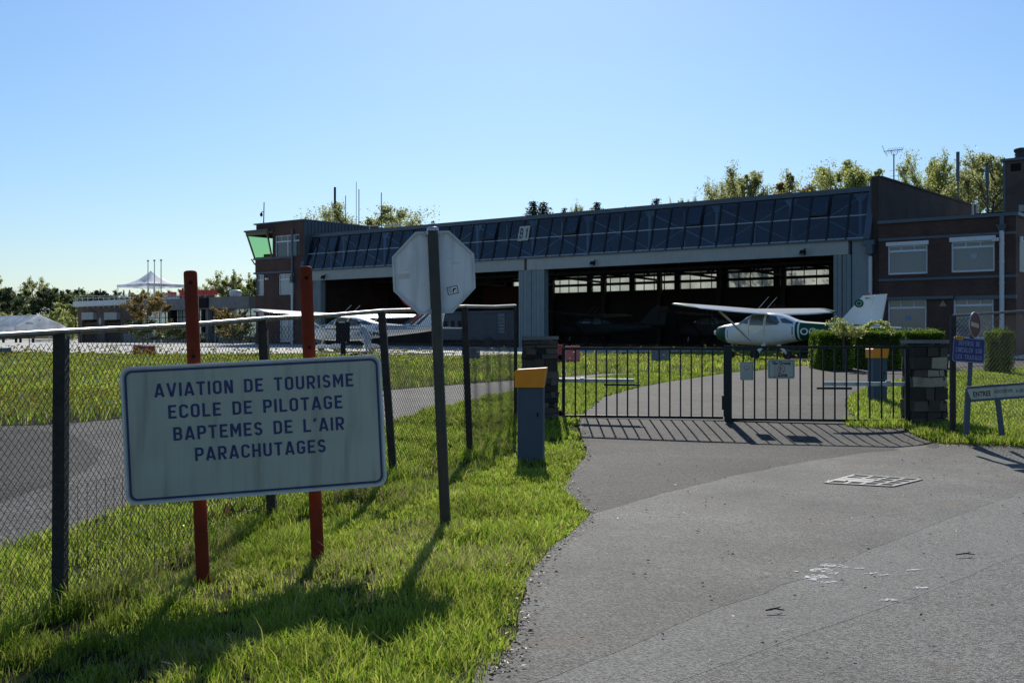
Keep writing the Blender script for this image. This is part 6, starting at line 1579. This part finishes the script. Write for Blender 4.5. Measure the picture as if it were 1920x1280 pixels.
# ------------------------------------------------------------------ trees, hedges, shrubs
def leaves(P, size, jitter=.35, seed=0, flat=0.0, aspect=.55):
    r = np.random.default_rng(seed); n = len(P); s = size*(1+jitter*(r.random(n)*2-1))
    u = r.normal(size=(n, 3)); u /= np.linalg.norm(u, axis=1)[:, None]; t = r.normal(size=(n, 3)); v = np.cross(u, t); v /= np.linalg.norm(v, axis=1)[:, None]
    if flat: u[:, 2] *= 1-flat; v[:, 2] *= 1-flat
    V = np.zeros((n, 4, 3)); V[:, 0] = P-u*s[:, None]*.5; V[:, 1] = P+v*s[:, None]*aspect*.5; V[:, 2] = P+u*s[:, None]*.5; V[:, 3] = P-v*s[:, None]*aspect*.5
    F = (np.arange(n)[:, None]*4+np.array([[0, 1, 2, 3]])); return V.reshape(-1, 3), F
def grow(H, trunk_h, spread, levels, seed, up=.35, nlimb=7):
    """branch skeleton: returns trunk/limb tubes and twig end points"""
    r = random.Random(seed); tubes = []; ends = []
    top = Vector((r.uniform(-.04, .04)*H, r.uniform(-.04, .04)*H, H*.9)); tr = [Vector((0, 0, -.3)), Vector((0, 0, trunk_h)), Vector((top.x*.5, top.y*.5, (trunk_h+H*.9)/2)), top]
    tubes.append((tr, [H*.022, H*.018, H*.010, H*.003]))
    def limb(p, d, L, rad, lev):
        q = p+d*L*.5+Vector((r.gauss(0, .06), r.gauss(0, .06), r.gauss(.02, .05)))*L; e = p+d*L+Vector((0, 0, L*.10))
        tubes.append(([p, q, e], [rad, rad*.7, rad*.3])); ends.append((q, L*.45)); ends.append((e, L*.55)); ends.append((p.lerp(q, .6), L*.35))
        if lev > 0:
            for _ in range(3):
                f = r.uniform(.35, 1); b0 = p.lerp(q, f*2) if f < .5 else q.lerp(e, (f-.5)*2); nd = (d+Vector((r.gauss(0, .6), r.gauss(0, .6), r.gauss(.15, .4)))).normalized(); limb(b0, nd, L*r.uniform(.4, .62), rad*.5, lev-1)
    for i in range(nlimb):
        f = (i+r.random())/nlimb; z = trunk_h*.85+(H*.86-trunk_h*.85)*f; a = i*2.4+r.uniform(-.5, .5); prof = math.sin(math.pi*min(1, .18+.8*(f*.85+.08)))**.8
        d = Vector((math.cos(a), math.sin(a), up+.8*f)).normalized(); c = tr[1].lerp(tr[3], f); limb(Vector((c.x, c.y, z)), d, spread*prof*r.uniform(.75, 1.15), H*.008, levels)
    return tubes, ends
def tree(name, kind, H, trunk_h, spread, n, size, m, seed, label, cat='tree', group=None, loc=(0, 0, 0), levels=2, up=.35, nlimb=8, tight=1.0):
    root = empty(name, loc, 0, label, cat, group); r = np.random.default_rng(seed)
    tubes, ends = grow(H, trunk_h, spread, levels, seed, up, nlimb)
    b = MB()
    for pts, rs in tubes: b.tube(pts, [max(q, .012) for q in rs], 5, cap=False)
    tk = b.build('trunk', M['bark'], root)
    E = np.array([e[0][:] for e in ends]); S = np.array([e[1] for e in ends]); k = r.integers(0, len(E), n)
    nd = np.clip(r.normal(size=(n, 3)), -1.7, 1.7); P = E[k]+nd*S[k][:, None]*.42*tight*np.array([1, 1, .85]); V, F = leaves(P, size, .4, seed)
    kz = H/np.percentile(P[:, 2], 99.3); V = V*kz
    for v in tk.data.vertices: v.co *= kz
    o = mesh_np('crown', V, F, M[m], None, root)
    return root
def conifer(H, Rr, n, seed, label, loc, name='spruce_tree', group=None):
    root = empty(name, loc, 0, label, 'tree', group); r = np.random.default_rng(seed); rr = random.Random(seed)
    b = MB(); b.tube([(0, 0, -.3), (0, 0, H*.5), (0, 0, H)], [H*.016, H*.01, .015], 6); P = []
    z = H*.12
    while z < H*.985:
        f = z/H; L = Rr*(1-f)**.62*rr.uniform(.75, 1.15)+.12; nb = 6 if f < .8 else 4; a0 = rr.random()*6.28
        for i in range(nb):
            a = a0+i*6.283/nb+rr.uniform(-.3, .3); l = L*rr.uniform(.65, 1.15); d = Vector((math.cos(a), math.sin(a), -.18)); p = Vector((0, 0, z)); e = p+d*l+Vector((0, 0, .12*l)); b.tube([p, e], [.03, .008], 4, cap=False)
            for t in np.linspace(.12, 1.0, max(3, int(l/.16))):
                for _ in range(5): q = p.lerp(e, t); P.append((q.x+rr.gauss(0, .10+.05*l), q.y+rr.gauss(0, .10+.05*l), q.z-abs(rr.gauss(0, .10))))
        z += max(.16, H*.03*(1-f*.6))
    b.build('trunk', M['bark'], root); P = np.array(P); 
    V, F = leaves(P, .34, .4, seed, flat=.3, aspect=.42); mesh_np('crown', V, F, M['needle'], None, root); return root
def put(src, px, D, scale, rz, label, group, sz=1.0):
    c = copy_tree(src); p = W(px, 640, D); c.location = (p.x, D, gz(p.x, D)-.1); c.rotation_euler.z = rz; c.scale = (scale, scale, scale*sz); c['label'] = label; c['group'] = group; return c
def top_scale(H, pytop, D, px):
    return (EYE+(HORIZON-pytop)/FPX*D-gz(W(px, 0, D).x, D))/H
def at(src, H, px, pytop, D, rz, label, group, wide=1.0):
    s = top_scale(H, pytop, D, px); c = put(src, px, D, s*wide, rz, label, group); c.scale = (s*wide, s*wide, s); return c
def plant_trees():
    g1 = 'trees behind the hangar and brick building'; g2 = 'woodland trees beyond the apron'; g3 = 'conifers rising behind the hangar roof'
    # open leafy trees behind the right end
    A = tree('birch_tree', 'd', 16, 3, 5.8, 30000, .22, 'leafC', 31, 'x', group=g1, levels=2, nlimb=20, tight=1.1)
    p = W(1405, 640, 96); s = top_scale(16, 327, 96, 1405); A.location = (p.x, 96, gz(p.x, 96)-.1); A.scale = (s*.85, s*.85, s); A['label'] = 'pale loose tree left of the orange tinged one behind the hangar roof'
    Bt = tree('poplar_tree', 'd', 16, 3, 5.2, 34000, .22, 'leafB', 32, 'x', group=g1, levels=2, nlimb=20, tight=1.15); p = W(1598, 640, 92); s = top_scale(16, 304, 92, 1598); Bt.location = (p.x, 92, gz(p.x, 92)-.1); Bt.scale = (s*.92, s*.92, s); Bt['label'] = 'round yellow-green tree just left of the television aerial'
    Cc = tree('ash_tree', 'd', 16, 3, 5.2, 34000, .22, 'leafB', 33, 'x', group=g1, levels=2, nlimb=20, tight=1.15); p = W(1745, 640, 95); s = top_scale(16, 301, 95, 1745); Cc.location = (p.x, 95, gz(p.x, 95)-.1); Cc.scale = (s*.66, s*.66, s); Cc['label'] = 'full green tree between the aerial and the grey topped pole'
    at(A, 16, 1850, 291, 90, 2.1, 'tall thin topped tree directly left of the brick chimney', g1, .85); at(Bt, 16, 1805, 322, 97, 4.0, 'lower green tree behind the grey topped pole', g1, .8); at(Cc, 16, 1915, 330, 94, 1.0, 'green tree hidden mostly behind the brick chimney', g1, .8)
    pass
    cone = tree('larch_tree', 'd', 12, 1, 2.0, 8000, .28, 'leafM', 34, 'x', group=g1, levels=1, nlimb=16, up=.1); p = W(1480, 640, 93); s = top_scale(12, 333, 93, 1480); cone.location = (p.x, 93, gz(p.x, 93)-.1); cone.scale = (s, s, s); cone['label'] = 'narrow orange tinged tree behind the hangar roof'
    at(A, 16, 1510, 362, 98, 3.0, 'small pale tree right of the orange tinged one', g1, .4); at(A, 16, 1365, 345, 100, 5.2, 'feathery tree at the left end of the pale group behind the roof', g1, .4)
    # round tree behind the tower masts
    rt = tree('round_tree', 'd', 14, 3, 5.6, 34000, .23, 'leafC', 35, 'x', group=g1, levels=2, nlimb=20, tight=1.2, up=.2); p = W(690, 640, 112); s = top_scale(14, 386, 112, 690); rt.location = (p.x, 112, gz(p.x, 112)-.1); rt.scale = (s*1.15, s*1.15, s); rt['label'] = 'round olive tree behind the antenna masts of the tower'
    # conifers
    c0 = conifer(17, 4.4, 0, 41, 'broad dark spruce, the left one of a touching pair behind the hangar', (0, 0, 0), group=g3); p = W(1000, 640, 125); s = top_scale(17, 371, 125, 1000); c0.location = (p.x, 125, 1.3); c0.scale = (s*.9, s*.9, s)
    for px, py, D, rz, wd_, lab in ((1019, 374, 127, 1, .9, 'broad dark spruce, the right one of a touching pair behind the hangar'), (1058, 385, 140, 2, .55, 'slim spruce right of the touching pair'), (1119, 374, 128, 3, .8, 'stout spruce above the middle of the right bay'), (1138, 390, 135, 4, .6, 'low spruce top leaning against the stout spruce'), (1156, 391, 140, 5, .35, 'tiny spruce tip right of the stout spruce'), (1173, 383, 140, .6, .5, 'thin pointed spruce between the stout spruce and the one with layered boughs'), (1231, 367, 128, 1.7, .75, 'spruce with layered boughs right of the thin pointed one'), (785, 408, 140, 2.9, .6, 'spruce left of the octagonal sign top'), (797, 417, 142, 4.2, .4, 'low spruce top just left of the octagonal sign post'), (812, 410, 142, .3, .5, 'slim spruce right above the octagonal sign')):
        at(c0, 17, px, py, D, rz, lab, g3, wd_)
    at(A, 16, 1084, 389, 150, .4, 'faint pale treetop right of the slim spruce', g1, .35); at(A, 16, 1278, 376, 150, 1.4, 'faint treetop right of the layered spruce', g1, .35)
    # woodland at the left
    wa = tree('broadleaf_tree', 'd', 12, .8, 4.8, 14000, .45, 'leafA', 51, 'x', group=g2, levels=2, nlimb=15, up=.2, tight=1.4); wb = tree('broadleaf_tree', 'd', 12, .8, 4.8, 14000, .45, 'leafD', 52, 'x', group=g2, levels=2, nlimb=15, up=.2, tight=1.4); wc = tree('broadleaf_tree', 'd', 12, 1, 4.4, 9000, .38, 'leafC', 53, 'x', group=g2, levels=2, nlimb=14, up=.45, tight=1.1)
    first = {id(wa): True, id(wb): True, id(wc): True}
    spec = [(wc, -20, 518, 165, .0, 'brownish feathery tree at the far left edge of the woodland'), (wb, 12, 540, 150, .6, 'dark tree below the feathery left edge tree'), (wc, 62, 521, 172, 1.1, 'feathery tree standing above the rest over the marquee'), (wa, 40, 545, 155, 2, 'dark green tree above the marquee ridge'), (wb, 88, 540, 148, 2.6, 'dark tree right of the marquee ridge'), (wa, 112, 541, 158, 3.2, 'dense tree above the left end of the railing'), (wb, 140, 543, 162, 4, 'dark tree directly over the corner of the flat roof'), (wa, 163, 544, 170, 4.4, 'green tree over the railing left of the small spruces'), (wb, 190, 545, 168, 5, 'dark tree right of the green one over the railing'), (wa, 215, 546, 172, 5.6, 'tree left of the canopy leg'), (wa, 258, 545, 170, .9, 'green tree seen under the canopy, left half'), (wc, 290, 543, 168, 1.8, 'olive tree seen under the canopy middle'), (wa, 318, 546, 170, 2.4, 'green tree right of the flagpoles'), (wa, 352, 541, 166, 3, 'tree behind the left red post'), (wc, 388, 540, 150, 3.5, 'tree right of the left red post above the long red board'), (wc, 424, 512, 150, 4.5, 'tall feathery tree above the dome tank'), (wc, 447, 517, 152, 5.1, 'feathery tree between the dome tank and the tower'), (wa, 470, 526, 148, 5.9, 'bushy tree against the tower wall'), (wa, -60, 535, 150, .2, 'tree at the left border behind the marquee')]
    for src, px, py, D, rz, lab in spec:
        if first.get(id(src)):
            first[id(src)] = False; p = W(px, 640, D); s = top_scale(12, py, D, px); src.location = (p.x, D, gz(p.x, D)-.1); src.scale = (s, s, s); src['label'] = lab
        else: at(src, 12, px, py, D, rz, lab, g2, 1.0)
    for px, py, lab in ((148, 536, 'small spruce tip above the flat roof corner'), (188, 539, 'small spruce tip over the middle of the railing'), (232, 541, 'small spruce tip left of the canopy'), (243, 541, 'small spruce tip beside the canopy leg')):
        at(c0, 17, px, py, 175, px, lab, g2, .5)
    # light bushes below the wood
    bu = tree('bush', 'd', 5, .3, 2.7, 7000, .30, 'leafB', 61, 'x', 'bush', group='bright bushes by the marquee', levels=2, nlimb=8, up=.3)
    fb = True
    for px, py, D, rz, wd_, lab in ((100, 580, 128, 0, 1.0, 'bright green bush rising right of the marquee roof'), (130, 566, 135, 1.2, 1.1, 'tall bright bush against the corner of the brick bays'), (135, 592, 124, 2, .8, 'low bright bush at the foot of the tall one'), (15, 586, 135, 3, 1.1, 'bright bush behind the left part of the marquee roof'), (50, 588, 138, 4, 1.0, 'bright bush behind the marquee ridge')):
        if fb: fb = False; p = W(px, 640, D); s = top_scale(5, py, D, px); bu.location = (p.x, D, gz(p.x, D)-.1); bu.scale = (s*wd_, s*wd_, s); bu['label'] = lab
        else: at(bu, 5, px, py, D, rz, lab, 'bright bushes by the marquee', wd_)
    # bronze leaved trees before the terminal
    mg = tree('bronze_tree', 'd', 4.6, 1.9, 2.7, 5200, .24, 'leafM', 71, 'bronze leaved spreading tree before the brick bays', group='bronze leaved trees before the flat roofed building', levels=2, nlimb=9, up=.15)
    D = 86; p = W(277, 640, D); s = top_scale(4.6, 549, D, 277); mg.location = (p.x, D, gz(p.x, D)); mg.scale = (s, s, s)
    at(mg, 4.6, 436, 576, 86, 2.2, 'smaller bronze leaved tree before the glass front next to the tower', 'bronze leaved trees before the flat roofed building', 1.0)
    dk = tree('shrub', 'd', 1.4, .1, 1.0, 1500, .16, 'leafD', 72, 'dark shrub under the bronze leaved tree', 'shrub', levels=1, nlimb=7); p = W(268, 640, 85); dk.location = (p.x, 85, gz(p.x, 85)); s = 1.3; dk.scale = (1.6*s, s, s)
    for px, lab, sc in ((315, 'dark low shrub right of the bronze leaved trunk', 1.4), (450, 'dark low shrub in the planter next to the tower', 1.5), (345, 'dark low shrub left of the left red post', 1.4), (430, 'dark low shrub at the foot of the smaller bronze leaved tree', 1.1)):
        c = copy_tree(dk); p = W(px, 640, 91.5); c.location = (p.x, 91.5, gz(p.x, 91.5)); c.scale = (1.5*sc, sc*.6, sc*.75); c.rotation_euler.z = 0; c['label'] = lab
plant_trees()

def hedge(px0, px1, pytop, D, depth, label, seed, rzend=0):
    a = W(px0, 640, D+depth); e = W(px1, 640, D); g = gz((a.x+e.x)/2, D); H = EYE+(HORIZON-pytop)/FPX*D-g; L = e.x-a.x
    root = empty('hedge', ((a.x+e.x)/2, D+depth/2, g), 0, label, 'hedge'); rr = np.random.default_rng(seed)
    b = MB(); b.box((0, 0, H/2-.05), (L-.22, depth-.22, H-.12)); b.build('twigs', M['core'], root)
    def lump(u, v): return .05*np.sin(u*3.1+seed)+.04*np.sin(v*5.3+u*2)
    P = []
    n = int(2600*L*depth); u = rr.uniform(-L/2, L/2, n); v = rr.uniform(-depth/2, depth/2, n)
    edge = np.minimum(np.minimum(u+L/2, L/2-u), np.minimum(v+depth/2, depth/2-v)); P.append(np.stack([u, v, H-.03-np.clip(.12-edge, 0, .12)*.9+lump(u, v)-np.abs(rr.normal(0, .05, n))+.02], 1))
    for s in (-1, 1):
        n = int(1700*L*H); u = rr.uniform(-L/2, L/2, n); z = rr.uniform(0, H-.04, n); P.append(np.stack([u, s*(depth/2-.03+lump(u, z)-np.abs(rr.normal(0, .05, n))), z], 1))
        n = int(1700*depth*H); v = rr.uniform(-depth/2, depth/2, n); z = rr.uniform(0, H-.04, n); P.append(np.stack([s*(L/2-.03+lump(v, z)-np.abs(rr.normal(0, .05, n))), v, z], 1))
    # stray shoots above the clipped top
    n = int(90*L); u = rr.uniform(-L/2, L/2, n); v = rr.uniform(-depth/2, depth/2, n); P.append(np.stack([u, v, H+rr.uniform(-.02, .09, n)], 1))
    P = np.concatenate(P); V, F = leaves(P, .058, .4, seed, aspect=.6); mesh_np('foliage', V, F, M['hedge'], None, root); return root
hedge(1516, 1600, 622, 35.6, 1.2, 'clipped hedge block with long shoots above it, behind the right gate leaf', 3)
hedge(1585, 1692, 619, 36.2, 1.1, 'clipped hedge left of the stone pillar with pale stones, before the ground floor window', 4)
hedge(1676, 1772, 619, 37.0, 1.1, 'clipped hedge rising straight behind the stone pillar with pale stones', 5)
hedge(1846, 1904, 618, 33.0, 1.1, 'clipped hedge block behind the chain-link at the right edge', 6)
def shoots():
    D = 35.4; p = W(1585, 640, D); root = empty('climbing_shrub', (p.x, D, gz(p.x, D)), 0, 'pale wild shrub with arching shoots growing out of the hedge top', 'shrub'); rr = random.Random(8); b = MB(); P = []
    H = EYE+(HORIZON-600)/FPX*D-gz(p.x, D)
    for i in range(11):
        a = rr.uniform(-.8, .8); L = rr.uniform(.3, .62); s = Vector((a*.45, rr.uniform(-.15, .25), H-.52)); pts = [s]; d = Vector((a*.55+rr.gauss(0, .2), rr.gauss(0, .3), .9)).normalized()
        for k in range(6): pts.append(pts[-1]+d*L/6); d = (d+Vector((a*.14, 0, -.20))).normalized()
        b.tube(pts, .006, 4, cap=False)
        for q in pts[1:]:
            for _ in range(26): P.append((q.x+rr.gauss(0, .06), q.y+rr.gauss(0, .06), q.z+rr.gauss(0, .05)))
    for i in range(5):
        s = Vector((.55+rr.uniform(-.06, .06), -.1, H-.28)); pts = [s]; d = Vector((.5, -.1, .6)).normalized()
        for k in range(9): pts.append(pts[-1]+d*.11); d = (d+Vector((.0, 0, -.27))).normalized()
        b.tube(pts, .005, 4, cap=False)
        for q in pts[1:]:
            for _ in range(10): P.append((q.x+rr.gauss(0, .045), q.y+rr.gauss(0, .05), q.z+rr.gauss(0, .05)))
    b.tube([(0, .2, -.1), (0, .2, H-.5)], .04, 6); b.build('stems', M['bark'], root); V, F = leaves(np.array(P), .07, .4, 8, aspect=.6); mesh_np('foliage', V, F, M['leafB'], None, root)
shoots()
def weeds():
    # leafy weeds at the fence foot, each clump a plant of its own
    spots = [((425, 985), .26, 'dark leafy weed clump at the foot of the welded wire mesh'), ((250, 1095), .18, 'low weed clump right of the nearest fence post'), ((640, 905), .16, 'small weed tuft below the right end of the large notice board'), ((275, 1262), .10, 'reddish low weed at the bottom edge of the grass'), ((520, 690), .42, 'dark leafy dock plant in the meadow beyond the second fence post')]
    for i, ((px, py), h, lab) in enumerate(spots):
        x, y = G(px, py); root = empty('weed', (x, y, gz(x, y)), 0, lab, 'weed'); rr = random.Random(i+40); b = MB(); st = MB()
        for k in range(26):
            a = rr.random()*6.28; l = h*rr.uniform(.5, 1.1); d = Vector((math.cos(a)*rr.uniform(.2, .9), math.sin(a)*rr.uniform(.2, .9), 1)).normalized(); w = h*.10; s = Vector((rr.gauss(0, h*.25), rr.gauss(0, h*.25), 0)); n = d.cross(Vector((0, 0, 1))).normalized()
            m = s+d*l*.55; e = s+d*l+Vector((d.x, d.y, -.5))*l*.25; b.add([s, m-n*w, e, m+n*w], [(0, 1, 2, 3)])
        b.build('leaves', M['docks'], root)
        st.tube([(0, 0, -.02), (.01, 0, h*.9)], .004, 5); st.build('stem', M['twig'], root)
weeds()
